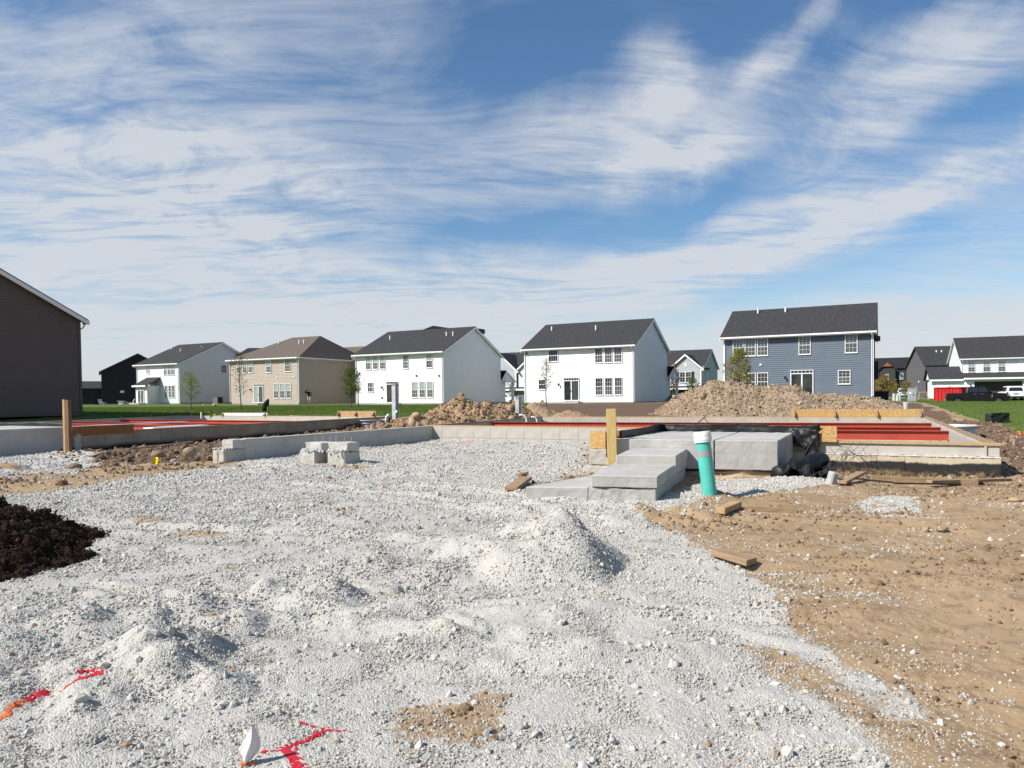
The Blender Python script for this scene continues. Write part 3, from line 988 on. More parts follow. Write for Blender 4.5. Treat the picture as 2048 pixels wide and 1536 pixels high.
def paint_marks():
    sets = [([0], 'red spray paint hook on the gravel, upper one at the left edge'), ([1], 'short red spray paint dash touching an orange one at the left edge'), ([2, 3], 'orange spray paint stroke on gravel in the lower left corner'),
            ([4, 5, 6, 7], 'red spray paint cross on the gravel beside the white marker flag'), ([8, 9], 'orange spray paint mark on the gravel inside the garage walls')]
    for idx, lab in sets:
        vs, fs = [], []
        for i in idx:
            c, w, P = MARK_XY[i]
            lo, hi = P.min(0)-w*1.2, P.max(0)+w*1.2
            st = .011 if P[0][1] < 8 else .05
            gx, gy = np.meshgrid(np.arange(lo[0], hi[0], st), np.arange(lo[1], hi[1], st))
            d = line_dist(gx, gy, P)/w+(.6*fbm(gx*60, gy*60, 3, 121) if P[0][1] < 8 else .3*fbm(gx*9, gy*9, 2, 121))
            g, a, s = masks(gx, gy)
            z = height(gx, gy)+relief(gx, gy, g, a, s)+.0025
            idm = np.arange(gx.size).reshape(gx.shape)+len(vs)
            vs += [tuple(v) for v in np.stack([gx, gy, z], -1).reshape(-1, 3)]
            ok = d < (.58 if P[0][1] < 8 else .9)
            q = np.stack([idm[:-1, :-1], idm[:-1, 1:], idm[1:, 1:], idm[1:, :-1]], -1)[ok[:-1, :-1] & ok[1:, 1:]]
            fs += [tuple(int(v) for v in f) for f in q]
        used = sorted({i for f in fs for i in f})
        mp = {u: k for k, u in enumerate(used)}
        mb = MB()
        mb.v = [vs[u] for u in used]
        mb.f = [tuple(mp[i] for i in f) for f in fs]
        o = mb.obj('paint_mark', M_PAINT[MARKS[idx[0]][0]], None, True)
        props(o, lab, 'paint mark', 'spray paint marks on the ground')


paint_marks()


# ------------------------------------------------------------------ heaps of earth
def heap(name, label, cat, x0, x1, y0, y1, step, hf, mat_, zlift=0.):
    gx, gy = np.meshgrid(np.arange(x0, x1, step), np.arange(y0, y1, step))
    h = hf(gx, gy)
    z = hbase(gx, gy)+h-.06+zlift
    ok = h > .02
    ids = np.arange(gx.size).reshape(gx.shape)
    q = np.stack([ids[:-1, :-1], ids[:-1, 1:], ids[1:, 1:], ids[1:, :-1]], -1)[ok[:-1, :-1] | ok[1:, 1:] | ok[:-1, 1:] | ok[1:, :-1]]
    used, inv = np.unique(q.ravel(), return_inverse=True)
    co = np.stack([gx, gy, z], -1).reshape(-1, 3)[used]
    me = bpy.data.meshes.new(name)
    me.from_pydata(co.tolist(), [], inv.reshape(-1, 4).tolist())
    me.polygons.foreach_set('use_smooth', [True]*len(me.polygons))
    me.materials.append(mat_)
    o = link(name, me)
    props(o, label, cat)
    return o, co


def heap_mat(name, a, b, c, scale=1.2):
    m, _, _ = newmat(name)
    t = NT(m)
    P = t.n('ShaderNodeTexCoord').outputs['Object']
    n1, n2, n3 = (t.noise(P, s, 6, .65).outputs[0] for s in (scale, scale*7, scale*30))
    col = t.mix(t.step(n1, .38, .62), a, b)
    col = t.mix(t.math('MULTIPLY', t.step(n2, .45, .7), .6), col, c)
    bp = t.n('ShaderNodeBump', {'Strength': .8, 'Distance': .06, 'Height': t.math('ADD', n2, t.math('MULTIPLY', n3, .5))})
    bs = t.n('ShaderNodeBsdfPrincipled', {'Base Color': col, 'Roughness': .96, 'Specular IOR Level': .1, 'Normal': bp.outputs[0]})
    t.n('ShaderNodeOutputMaterial', {0: bs.outputs[0]})
    return m


M_HEAP = heap_mat('excavated_clay', (.35, .262, .18), (.29, .212, .142), (.32, .26, .20))
M_HEAP2 = heap_mat('sandy_clay', (.36, .25, .15), (.30, .20, .12), (.32, .245, .17))
M_MULCH = heap_mat('shredded_mulch', (.022, .012, .008), (.036, .020, .013), (.055, .030, .019), 3)


def lumps(x, y, amp, sc, seed, cut=.5):
    c, v = cells(x*sc, y*sc, seed)
    return amp*np.clip(.55-c, 0, 1)*(v > cut)*1.8


CREST_S, CREST_H = [-.5], [0.]
for px_, py_ in ((1308, 830), (1357, 791), (1392, 777), (1425, 763), (1460, 762), (1490, 770), (1525, 774), (1550, 769), (1587, 774), (1620, 786), (1660, 790), (1700, 796), (1745, 797), (1770, 803), (1802, 817), (1815, 826)):
    r_ = (px_-CX)/F
    s_ = (39.2*r_-7.4)/(.94+.34*r_)
    X_, Y_ = 7.4+.94*s_, 39.2-.34*s_
    z_ = (CAMP+ray(px_, py_)*(Y_/ray(px_, py_)[1]))[2]
    CREST_S.append(s_); CREST_H.append(max(.02, z_-float(hbase(np.array([X_]), np.array([Y_]))[0])+.03))
CREST_S.append(CREST_S[-1]+.5); CREST_H.append(0.)


def big_heap(x, y):
    # crest line across the back of the lot; heights read off along it
    ax, ay, bx, by = 7.4, 39.2, 21.2, 34.2
    ex, ey = bx-ax, by-ay
    ln = math.hypot(ex, ey)
    s = ((x-ax)*ex+(y-ay)*ey)/ln
    t = (-(x-ax)*ey+(y-ay)*ex)/ln
    cr = np.interp(s, CREST_S, CREST_H)
    cr = cr+.13*(cr > .05)*sstep(s, 8.5, 10.5)
    cr = cr+.10*fbm(s*1.3, t*0+.5, 3, 131)*(cr > .2)
    w = 2.0+1.4*cr
    prof = np.clip(1-np.abs(t)/w, 0, 1)
    h = cr*prof**.9*(1+.25*fbm(x*.7, y*.7, 3, 141)*(prof < .9))
    h = h+(h > .05)*(lumps(x, y, .05, 2.6, 7, .7)+lumps(x, y, .04, 5.5, 8, .6)+lumps(x, y, .04, 9, 12)+.09*fbm(x*1.6, y*1.6, 4, 151)+.05*fbm(x*7, y*7, 2, 155))
    return np.where(h > 0, h, 0)


def mid_heap(x, y):
    h = 1.30*np.clip(1-np.hypot((x+2.2)/2.3, (y-31.2)/2.9), 0, 1)**.85
    h = np.maximum(h, 1.06*np.clip(1-np.hypot((x+1.0)/1.9, (y-31.6)/2.4), 0, 1)**.9)
    h = np.maximum(h, .62*np.clip(1-np.hypot((x+3.5)/2.6, (y-29.5)/3.2), 0, 1))
    h = np.maximum(h, .9*np.clip(1-np.hypot((x-.1)/1.5, (y-34.6)/2.0), 0, 1))
    h = np.maximum(h, .45*np.clip(1-np.hypot((x+1.6)/2.4, (y-27.3)/2.2), 0, 1))
    h = h+(h > .04)*(lumps(x, y, .13, 2.4, 17)+lumps(x, y, .09, 5, 18)+.17*fbm(x*1.7, y*1.7, 4, 161)+.05*fbm(x*7, y*7, 2, 165))
    return np.where((sdist(x, y, BASE_R) < -.12) & (h > 0), h, 0)


def back_heap(x, y):
    h = .78*np.clip(1-np.hypot((x-1.15)/1.6, (y-37.2)/1.5), 0, 1)+0
    h = np.maximum(h, .42*np.clip(1-np.hypot((x-2.9)/1.3, (y-36.4)/1.2), 0, 1))
    h = h+(h > .04)*(lumps(x, y, .10, 3, 27)+lumps(x, y, .07, 6, 28)+.08*fbm(x*1.7, y*1.7, 4, 171))
    return np.where((sdist(x, y, BASE_R) < -.12) & (h > 0), h, 0)


def mulch_heap(x, y):
    r = np.hypot((x+6.1)/2.06, (y-6.95)/1.6)+.10*fbm(x*1.2, y*1.2, 3, 181)
    h = .84*np.clip(1-r, 0, 1)**.95
    h = h+(h > .02)*(lumps(x, y, .07, 5, 37)+lumps(x, y, .045, 13, 38)+lumps(x, y, .025, 30, 39, .3)+.05*fbm(x*5, y*5, 4, 185)+.02*fbm(x*25, y*25, 2, 187))
    return np.where(h > 0, h, 0)


def clods_on(name, co, n, s0, sg, mat_, lab, cap=.2, sq=.75, sub=2):
    i = RNG.integers(0, len(co), n)
    s = np.clip(s0*np.exp(RNG.normal(0, sg, n)), .006, cap)
    p = co[i]+np.stack([RNG.normal(0, .03, n), RNG.normal(0, .03, n), s*.15], -1)
    scatter(name, p, s[:, None]*RNG.uniform(.6, 1.4, (n, 3))*np.array([1, 1, sq]), RNG.uniform(0, 6.28, (n, 3)), RNG.beta(2, 2, n), mat_, None, sub, .5, lab)


o_, co_ = heap('dirt_mound', 'long mound of excavated dirt in front of the slate blue house', 'dirt mound', 5.5, 23, 29.5, 46, .075, big_heap, M_HEAP)
M_CLAYCLOD = stone_mat('clay_clod', [(0, (.22, .16, .107)), (.5, (.32, .235, .157)), (.9, (.39, .30, .21)), (.97, (.50, .46, .40)), (1, (.58, .56, .52))])
clods_on('mound_clods', co_, 22000, .021, .55, M_CLAYCLOD, 'lumps of dry clay on the long dirt mound', .26)
o_, co_ = heap('dirt_mound', 'lumpy sandy dirt mound between the two foundations', 'dirt mound', -7, 2.2, 24.3, 38, .065, mid_heap, M_HEAP2)
clods_on('sandy_clods', co_, 8000, .026, .6, stone_mat('sandy_clod', [(0, (.21, .138, .08)), (.5, (.33, .225, .135)), (.95, (.41, .295, .185)), (1, (.55, .50, .42))]), 'lumps on the sandy dirt mound between the foundations', .26)
o_, co_ = heap('dirt_mound', 'low dirt mound beside the young tree, behind the grey utility riser', 'dirt mound', -.8, 4.5, 35, 39, .07, back_heap, M_HEAP2)
o_, co_ = heap('mulch_pile', 'dark brown mulch pile at the left edge of the gravel', 'mulch pile', -8.3, -3.8, 5.3, 9.2, .02, mulch_heap, M_MULCH)
clods_on('mulch_chips', co_, 26000, .009, .5, M_BARK, 'dark bark chips on the mulch pile', .04, .4, 1)


# ------------------------------------------------------------------ foundations
def hz(x, y):
    return float(height(np.array([x]), np.array([y]))[0])


def wallframe(A, B):
    """local frame of a wall: x along it from A to B, y to the left of that direction"""
    d = Vector((B[0]-A[0], B[1]-A[1], 0))
    ln = d.length
    T = Matrix.Translation((A[0], A[1], 0)) @ Matrix.Rotation(math.atan2(d.y, d.x), 4, 'Z')
    return T, ln


_pan = {}


def panels(root, A, B, side, z0, z1, mat_, wd=.61, gap=.012, proud=.006, split=None, s0=.0, name='form_panel'):
    """cast panels standing proud of the wall core, with the form joints left open between them; side=-1: on the right of A>B"""
    T, ln = wallframe(A, B)
    n = max(1, round((ln-s0)/wd))
    w = (ln-s0)/n
    rows = [(z0, z1)] if split is None else [(split+gap/2, z1), (z0, split-gap/2)]
    ang = math.atan2(B[1]-A[1], B[0]-A[0])
    for (a, b) in rows:
        key = (round(w, 3), round(b-a, 3), mat_.name, proud, gap)
        if key not in _pan:
            m = MB()
            m.box(gap/2, w-gap/2, -proud, .03, 0, b-a)
            _pan[key] = m.mesh(name, mat_)
        for i in range(n):
            o = link(name, _pan[key], root)
            if side < 0:
                p = T @ Vector((s0+i*w, 0, a)); o.rotation_euler = (0, 0, ang)
            else:
                p = T @ Vector((s0+(i+1)*w, 0, a)); o.rotation_euler = (0, 0, ang+math.pi)
            o.location = (p.x, p.y, p.z)


def core(root, A, B, side, z0, z1, th=.24, e0=0., e1=0., name='wall', mat_=None):
    """wall core: its outer face on the line A>B; thickness on the inner side"""
    T, ln = wallframe(A, B)
    m = MB(T)
    if side < 0: m.box(-e0, ln+e1, .008, th, z0, z1)
    else: m.box(-e0, ln+e1, -th, -.008, z0, z1)
    return m.obj(name, mat_ or M_CONC, root)


def plate(root, A, B, side, z, mat_=None, o0=.0, w=.14, e0=0., e1=0., h=.04, off=.01):
    T, ln = wallframe(A, B)
    m = MB(T)
    s = 1 if side < 0 else -1
    y0, y1 = sorted((s*off, s*(off+w)))
    m.box(-e0, ln+e1, y0, y1, z, z+h)
    o = m.obj('sill_plate', mat_ or M_PINEX, root, bevel=.003)
    n = int(ln/1.6)
    for i in range(n):
        x = .4+i*1.6
        k = MB(T)
        k.tube([(x, s*(off+w*.5), z+h-.01), (x, s*(off+w*.5), z+h+.05)], .008, 6)
        k.obj('anchor_bolt', M_REBAR, root)
    return o


def tar_mat():
    m, _, _ = newmat('concrete_with_damp_proofing')
    t = NT(m)
    P = t.n('ShaderNodeTexCoord').outputs['Object']
    z = t.n('ShaderNodeSeparateXYZ', {0: P}).outputs[2]
    n1 = t.noise(P, .9, 4, .55).outputs[0]
    n2 = t.noise(P, 9, 6, .7).outputs[0]
    base = t.mix(t.step(t.noise(P, 2.1, 8, .6).outputs[0], .3, .75), (.53, .46, .345), (.43, .355, .25))
    hh = t.math('ADD', z, t.math('ADD', t.math('MULTIPLY', t.math('SUBTRACT', n1, .5), -.20), t.math('MULTIPLY', t.math('SUBTRACT', n2, .5), .06)))
    tar = t.step(hh, .365, .325)
    dirt = t.math('MULTIPLY', t.step(n2, .50, .62), t.step(hh, .26, .08))
    c = t.mix(tar, base, (.028, .027, .026))
    c = t.mix(dirt, c, (.34, .22, .12))
    b = t.n('ShaderNodeBsdfPrincipled', {'Base Color': c, 'Roughness': .85, 'Specular IOR Level': .2})
    t.n('ShaderNodeOutputMaterial', {0: b.outputs[0]})
    return m


M_TAR = tar_mat()


def stain_mat():
    m, _, _ = newmat('brown_stained_concrete_with_damp_proofing')
    t = NT(m)
    P = t.n('ShaderNodeTexCoord').outputs['Object']
    z = t.n('ShaderNodeSeparateXYZ', {0: P}).outputs[2]
    wp = t.n('ShaderNodeNewGeometry').outputs['Position']
    n1 = t.noise(wp, .55, 4, .6).outputs[0]
    base = t.mix(t.step(t.noise(wp, 1.6, 8, .6).outputs[0], .3, .72), (.40, .33, .245), (.30, .235, .165))
    tar = t.step(t.math('ADD', z, t.math('MULTIPLY', t.math('SUBTRACT', n1, .5), -.25)), .74, .56)
    b = t.n('ShaderNodeBsdfPrincipled', {'Base Color': t.mix(tar, base, (.022, .02, .019)), 'Roughness': .9, 'Specular IOR Level': .15})
    t.n('ShaderNodeOutputMaterial', {0: b.outputs[0]})
    return m


M_STAIN = stain_mat()
TOP = .70
right = thing('house_foundation', 'pale concrete foundation with garage walls, sill plates and entry stoop in the centre', 'foundation')
Z0 = -.5
# front wall right of the stoop: upper wall stepped back on a ledge, lower wall damp-proofed
m = MB(wallframe(CR, FR)[0])
lnF = wallframe(CR, FR)[1]
m.box(.25, lnF-.012, .045, .26, .50, TOP)
m.obj('wall', M_CONC, right, bevel=.01)
m = MB(wallframe(CR, FR)[0])
m.box(.25, lnF, .006, .26, Z0, .488)
o = m.obj('lower_wall', M_TAR, right)
o['label'] = 'lower wall with black damp proofing and earth stains'
m = MB(wallframe(CR, FR)[0])
xs = np.arange(.25, lnF, .05)
for i, x in enumerate(xs):
    w_ = random.uniform(.015, .05)
    m.box(x, min(x+.052, lnF), -.004-w_*.4, .05, .484, .497+random.uniform(0, .012))
m.obj('mortar_ledge', mat('white_mortar', (.70, .68, .63), (.55, .52, .46), 20, .9, .1, .5, 50), right)
for x in np.arange(.9, lnF, 1.55):
    pass
panels(right, CR+U2*.25, FR, -1, .02, .48, M_TAR, 1.35, .010, .004)
plate(right, CR+U2*.26, FR, -1, TOP, None, 0, .16, 0, 0, .05)
# right wall
core(right, FR, RR, -1, Z0, TOP, .25, -.27)
plate(right, FR, RR, -1, TOP, M_OLDW, 0, .15, -.18, 0)
T, ln = wallframe(RR, FR)
IR = lambda p: p-U2*.25
panels(right, RR-U2*.25, FR-U2*.25, -1, .0, TOP-.004, M_CONC, .61, .010, .004)
# rear wall: its inner face looks at the camera
core(right, RL, RR, 1, Z0, TOP, .25, -.02, -.27)
panels(right, RL-V2*.25, RR-V2*.25-U2*.26, -1, .0, TOP-.004, M_CONCW, .61, .010, .004)
plate(right, RL, RR, 1, TOP, None, 0, .15, -.02, -.18)
# left wall of the house
HL = GL+U2*.15
core(right, HL, RL, -1, Z0, TOP, .25, -.25)
plate(right, HL, RL, -1, TOP, M_OLDW, 0, .15, -.25)
# garage: back wall, left wall, right return
GR = GL+U2*9.25
core(right, GL, GR, -1, Z0, TOP, .24)
panels(right, GL, GR, -1, .12, TOP-.004, M_CONC, .61, .010, .006, .34)
plate(right, GL, GR, -1, TOP, None, 0, .15, -.02, 0)
core(right, WL, GL, 1, Z0, TOP+.02, .22, 0, .02, 'garage_wall', M_CONCW)
T, ln = wallframe(WL, GL)
WI = WL+U2*.22; GI = GL+U2*.22
panels(right, WI+V2*.3, GI-V2*.01, -1, .10, .40, M_CONCW, .72, .014, .006)
panels(right, WI+V2*.3, GI-V2*.01, -1, .41, TOP+.015, M_CONCW, 3.6, .008, .005)
core(right, PR+V2*.2, CR, -1, Z0, TOP, .24, 0, .2, 'garage_wall')
# end pier of the garage's left wall
pier_y = wallframe(WL, GL)[0]
m = MB(pier_y); m.box(-.62, .05, -.225, .17, -.3, .50); roughen(m.obj('end_pier', M_CONC, right, bevel=.02), .012)
m = MB(pier_y)
m.box(-.36, .32, -.222, .15, .50, TOP+.022)
roughen(m.obj('end_pier_top', M_CONCW, right, bevel=.012), .012, seed=2)
m = MB(pier_y)
m.box(-.632, -.60, -.02, -.012, -.2, .46)
m.obj('form_joint', M_CONCD, right)
# little heap of grit left on the ledges: joined chips
def grit(root, T, x0, x1, y0, y1, z, n, r0, mat_=None):
    m = MB()
    for i in range(n):
        p = T @ Vector((random.uniform(x0, x1), random.uniform(y0, y1), z))
        r = r0*random.uniform(.5, 1.5)
        e = Euler((random.random()*6, random.random()*6, random.random()*6)).to_matrix().to_4x4()
        m.box(-r, r, -r*.8, r*.8, -r*.6, r*.6, Matrix.Translation(p+Vector((0, 0, r*.3))) @ e)
    o = m.obj('stone_chips', mat_ or M_CHIP, root, bevel=r0*.25)
    o['kind'] = 'stuff'
    return o


M_CHIP = mat('stone_chip', (.55, .54, .52), (.36, .355, .345), 30, .9, .2, .4, 60)
grit(right, pier_y, -.61, -.37, -.2, .15, .505, 70, .022)
# garage right pier
pr = Matrix.Translation((PR[0], PR[1], 0)) @ Matrix.Rotation(R(-27.5), 4, 'Z')
m = MB(pr); m.box(-.60, .06, -.18, .55, -.3, .40); roughen(m.obj('end_pier', M_CONC, right, bevel=.02), .014, seed=6)
m = MB(pr); m.box(-.50, .02, -.10, .55, .402, TOP); roughen(m.obj('end_pier_top', M_CONC, right, bevel=.015), .008, seed=7)
# strand board rim standing on the garage return and along the stoop
m = MB(pr); m.box(-.48, -.18, -.09, -.05, TOP+.002, TOP+.33); m.obj('rim_board', M_OSB, right, bevel=.003)
m = MB(pr); m.box(-.17, .0, -.115, -.06, TOP-.16, TOP+.32); m.obj('plastic_flap', M_POLY, right, bevel=.02)
m = MB(pr); m.box(.02, .055, -.02, 2.9, .85, TOP+.33); m.obj('rim_board', M_OSBD, right)
m = MB(wallframe(CR, FR)[0]); m.box(.02, 3.30, .0, .04, .62, TOP+.32); m.obj('rim_board', M_OSBD, right)
m = MB(wallframe(CR, FR)[0]); m.box(3.12, 3.60, -.03, -.002, TOP+.02, TOP+.33); o = m.obj('rim_board', M_OSB, right, bevel=.003)


def drape(name, mat_, parent, fn, nu, nv, th=.006, smooth=True):
    """a sheet given as fn(u, v) > point, with a little thickness"""
    pts = [[Vector(fn(i/nu, j/nv)) for j in range(nv+1)] for i in range(nu+1)]
    m = MB()
    m.v = [tuple(p) for r_ in pts for p in r_]
    m.f = [(i*(nv+1)+j, (i+1)*(nv+1)+j, (i+1)*(nv+1)+j+1, i*(nv+1)+j+1) for i in range(nu) for j in range(nv)]
    o = m.obj(name, mat_, parent, smooth)
    md = o.modifiers.new('thickness', 'SOLIDIFY')
    md.thickness = th
    return o


def nz1(x, y, s): return float(fbm(np.array([x]), np.array([y]), 4, s)[0])


Tf = wallframe(CR, FR)[0]
def sheet1(u, v):
    x = -.02+u*3.32
    z = TOP+.355-.015*math.sin(u*9)-.30*v
    y = -.045-.05*nz1(u*9, v*2, 201)-.03*abs(math.sin(u*14+3*v))*v-(.02 if v < .05 else 0)
    return Tf @ Vector((x, y, z+.03*nz1(u*7, .5, 203)*(1-v)))
o = drape('plastic_sheet', M_POLY, right, sheet1, 70, 10)
def sheet2(u, v):
    return pr @ Vector((.075+.03*nz1(u*6, v*2, 207), .02+u*2.86, TOP+.345-.03*math.sin(u*5)-.22*v))
drape('plastic_sheet', M_POLY, right, sheet2, 40, 8)
def sheet3(u, v):
    a = u*1.0
    x = 2.7+.58*a
    z = TOP+.31-.05*a-(.20+.20*math.sin(a*2.2))*v
    y = -.06-.06*math.sin(a*2.6)*(.4+v)-.05*nz1(u*4, v*3, 209)
    return Tf @ Vector((x, y, z))
drape('plastic_flap', M_POLY, right, sheet3, 22, 16)

# red steel beams lying across the pits
BEAM_D = {}


def ibeam(ln, h=.245, w=.13, tf=.013, tw=.012):
    m = MB()
    m.box(0, ln, -w/2, w/2, h-tf, h)
    m.box(0, ln, -w/2, w/2, 0, tf)
    m.box(0, ln, -tw/2, tw/2, tf, h-tf)
    return m.mesh('steel_beam', M_RED)


def lay_beams(FRp, RRp, lens, dirv, where, zt=.68):
    d = (RRp-FRp)/np.linalg.norm(RRp-FRp)
    names = ['nearest the front wall', 'in the middle', 'farthest back']
    for i, t in enumerate((6.26, 8.55, 11.8)):
        e = FRp+d*t-U2*.20
        ln = lens[i]
        s = e-dirv*ln
        o = link('steel_beam', ibeam(ln))
        o.location = (s[0], s[1], zt-.245+.0)
        o.rotation_euler = (0, 0, math.atan2(dirv[1], dirv[0]))
        props(o, 'red steel beam %s, laid across %s' % (names[i], where), 'steel beam', 'red steel beams over ' + where)


dR = (RR-RL)/np.linalg.norm(RR-RL)
lay_beams(FR, RR, (5.2, 5.6, 15.9), dR, 'the right foundation pit')
lay_beams(LFR, LRR, (14.2, 14.2, 14.2), U2, 'the left foundation pit')


# form boards braced on the rear walls
def form_board(A, B, label, h, mat_, n_br, z):
    T, ln = wallframe(A, B)
    t = thing('form_board', label, 'form board', (A[0], A[1], z), math.atan2(B[1]-A[1], B[0]-A[0]), 'braced form boards on the rear walls')
    n = 3
    for i in range(n):
        m = MB(); m.box(ln*i/n+.005, ln*(i+1)/n-.005, -.02, .02, 0, h)
        m.obj('board', mat_, t, bevel=.003)
    for i in range(n_br):
        x = .12+(ln-.24)*i/(n_br-1)
        m = MB()
        m.add([(x-.02, -.022, 0), (x+.02, -.022, 0), (x+.02, -.022, h*.98), (x-.02, -.022, h*.98), (x-.02, -.24, 0), (x+.02, -.24, 0), (x-.02, -.24, .05), (x+.02, -.24, .05)],
              [(0, 3, 2, 1), (0, 1, 5, 4), (4, 5, 7, 6), (6, 7, 2, 3), (0, 4, 6, 3), (1, 2, 7, 5)])
        m.obj('brace', M_OLDW, t)
    return t


dR = (RR-RL)/np.linalg.norm(RR-RL)
form_board(RR-dR*5.0-V2*.13, RR-dR*.15-V2*.13, 'braced strand board upright on the rear wall right of the long mound', .30, M_OSB, 4, TOP+.042)
dL = (LRL-LRR)/np.linalg.norm(LRL-LRR)
form_board(LRR+dL*3.6-V2*.13, LRR+dL*1.0-V2*.13, 'braced pale board on the rear wall of the left foundation', .27, M_PINEX, 3, TOP+.042)
form_board(LRR+dL*12.5-V2*.13, LRR+dL*8.8-V2*.13, 'long pale board on the far rear wall of the left foundation', .16, M_TRIM, 2, TOP+.042)

# left foundation
left = thing('house_foundation', 'left concrete foundation with brown stained right wall and red beams', 'foundation')
core(left, LFR, LRR, -1, Z0, TOP, .25, -.26)
panels(left, LFR, LRR, -1, -.35, TOP-.004, M_STAIN, 1.0, .014, .006)
plate(left, LFR, LRR, -1, TOP, M_OLDW, 0, .15, -.02)
core(left, LRR, LRL, -1, Z0, TOP, .25)
panels(left, LRL-V2*.25, LRR-V2*.25-U2*.26, -1, .0, TOP-.004, M_CONCW, .9, .012, .004)
plate(left, LRR, LRL, -1, TOP, None, 0, .15)
core(left, LFL, LFR, -1, Z0, TOP, .25)
plate(left, LFL, LFR, -1, TOP, M_PINEX, 0, .15)
core(left, LFL, LRL, 1, Z0, TOP, .25, -.3, -.3)
Tl = wallframe(LFR, LRR)[0]
m = MB(Tl); m.box(.02, 2.05, -.01, .03, TOP-.06, TOP+.22); o = m.obj('rim_board', M_OSBD, left, bevel=.003)
m = MB(Tl); m.box(-.1, 4.2, .03, .2, TOP+.20, TOP+.235); m.obj('top_plate', M_TRIM, left)
m = MB(Tl); m.box(3.2, 5.6, .5, .95, TOP+.0, TOP+.06); m.obj('ledger_board', M_TRIM, left)
Tl2 = wallframe(LFL, LFR)[0]
lnl = wallframe(LFL, LFR)[1]
def sheet5(u, v):
    return Tl2 @ Vector((lnl-4+u*3.95, -.03-.03*nz1(u*9, v*2, 211), TOP+.34-.02*math.sin(u*8)-.34*v))
drape('plastic_sheet', M_POLY, left, sheet5, 40, 6)


# ------------------------------------------------------------------ stoops
def step_poly(px, z): return [tuple((CAMP+ray(a, b)*((z-EYE)/ray(a, b)[2]))[:2]) for a, b in px]


A1 = np.array([1.80, 12.72]); A2 = np.array([4.41, 11.84])             # front corners of the landing
B1 = np.array([3.16, 15.45]); B2 = np.array([5.58, 14.20])             # back corners at the house wall
JF, JB = A1+(A2-A1)*.63, B1+(B2-B1)*.62                                # saw-cut joint
jd = (A2-A1)/np.linalg.norm(A2-A1)*.007
stoop = thing('concrete_stoop', 'grey concrete entry stoop with two broad steps and a low side slab', 'stoop')
m = MB(); m.prism([A1, JF-jd, JB-jd, B1], .39, .90); roughen(m.obj('landing', M_CONCG, stoop, bevel=.014), .006, 5, 7, 9)
m = MB(); m.prism([JF+jd, A2, B2, JB+jd], .39, .90); roughen(m.obj('landing', M_CONCG, stoop, bevel=.014), .006, 5, 7, 9)
cen = (A1+A2+B1+B2)/4
m = MB(); m.prism([cen+(p-cen)*.97 for p in (A1, A2, B2, B1)], -.3, .388); roughen(m.obj('footing', M_CONCD, stoop, bevel=.03), .05, 4, 4, 8)
S2 = [np.array([1.61, 11.12]), np.array([2.51, 10.91]), np.array([3.02, 12.30]), np.array([2.12, 12.60])]
m = MB(); m.prism(S2, .56, .745); roughen(m.obj('upper_step', M_CONCG, stoop, bevel=.014), .005, 4, 7, 10)
S1 = [np.array([1.06, 9.66]), np.array([1.92, 9.42]), np.array([3.0, 12.28]), np.array([2.0, 12.6])]
m = MB(); m.prism(S1, .43, .60); roughen(m.obj('lower_step', M_CONCG, stoop, bevel=.014), .005, 5, 7, 11)
S0 = [np.array([1.03, 9.69]), np.array([1.90, 9.44]), np.array([2.97, 12.25]), np.array([2.0, 12.5])]
m = MB(); m.prism(S0, .05, .427); roughen(m.obj('step_base', M_CONCG, stoop, bevel=.01), .012, 5, 7, 12)
m = MB(); m.prism([(.17, 9.86), (1.03, 9.695), (1.62, 11.2), (1.30, 11.28)], .05, .425); roughen(m.obj('side_slab', M_CONCG, stoop, bevel=.014), .006, 4, 7, 13)
# the neighbour's stoop at the left edge
q = LFR-V2*.03+U2*.02
lst = thing('concrete_stoop', 'grey concrete stoop at the left edge beside the rough wooden stake', 'stoop')
m = MB(); m.prism([q, q-U2*3.2, q-U2*3.2-V2*2.9, q-V2*2.9], -.2, .925); m.obj('landing', M_CONCG, lst, bevel=.012)


# ------------------------------------------------------------------ pier between the garage door openings
mid = WL+(PR-WL)*.30
mp_ = thing('concrete_pier', 'broken topped concrete pier with six bare bolts between the garage openings', 'pier', (mid[0], mid[1], 0), R(-27.5))
m = MB(); m.box(-.62, -.16, -.34, .3, -.2, .50); m.box(-.17, .30, -.02, .3, -.2, .495); roughen(m.obj('pier_base', M_CONC, mp_, bevel=.018), .012, seed=4)
m = MB(); m.box(.10, .60, -.24, .3, -.2, .50); roughen(m.obj('pier_base', M_CONC, mp_, bevel=.018), .012, seed=3)
m = MB(); m.prism([(-.56, -.20), (-.10, -.20), (-.02, -.06), (.14, -.04), (.2, -.14), (.60, -.14), (.60, .29), (-.56, .29)], .50, .70)
roughen(m.obj('pier_top', M_CONCW, mp_, bevel=.015), .012, seed=5)
grit(mp_, Matrix(), -.60, .56, -.36, -.20, .50, 20, .03)
for (a, b, c, d) in ((-.60, -.18, -.32, -.205), (.12, .56, -.22, -.15), (-.16, .12, -.02, .02)):
    grit(mp_, Matrix(), a, b, c, d, .51, 46, .03)
for x, y in ((-.42, -.02), (-.30, .08), (-.05, .05), (.06, .12), (.40, .0), (.50, .12)):
    m = MB(); m.tube([(x, y, .69), (x, y, .82)], .009, 6); m.obj('bolt', M_REBAR, mp_)
# bolts along the garage's left wall
for s in (3.2, 5.4, 7.2):
    p = pier_y @ Vector((s, -.11, TOP))
    m = MB(); m.tube([p, p+Vector((0, 0, .11))], .009, 6); m.obj('anchor_bolt', M_REBAR, right)


# ------------------------------------------------------------------ posts and stakes
def seat(x, y, dz=0): return hz(x, y)+dz


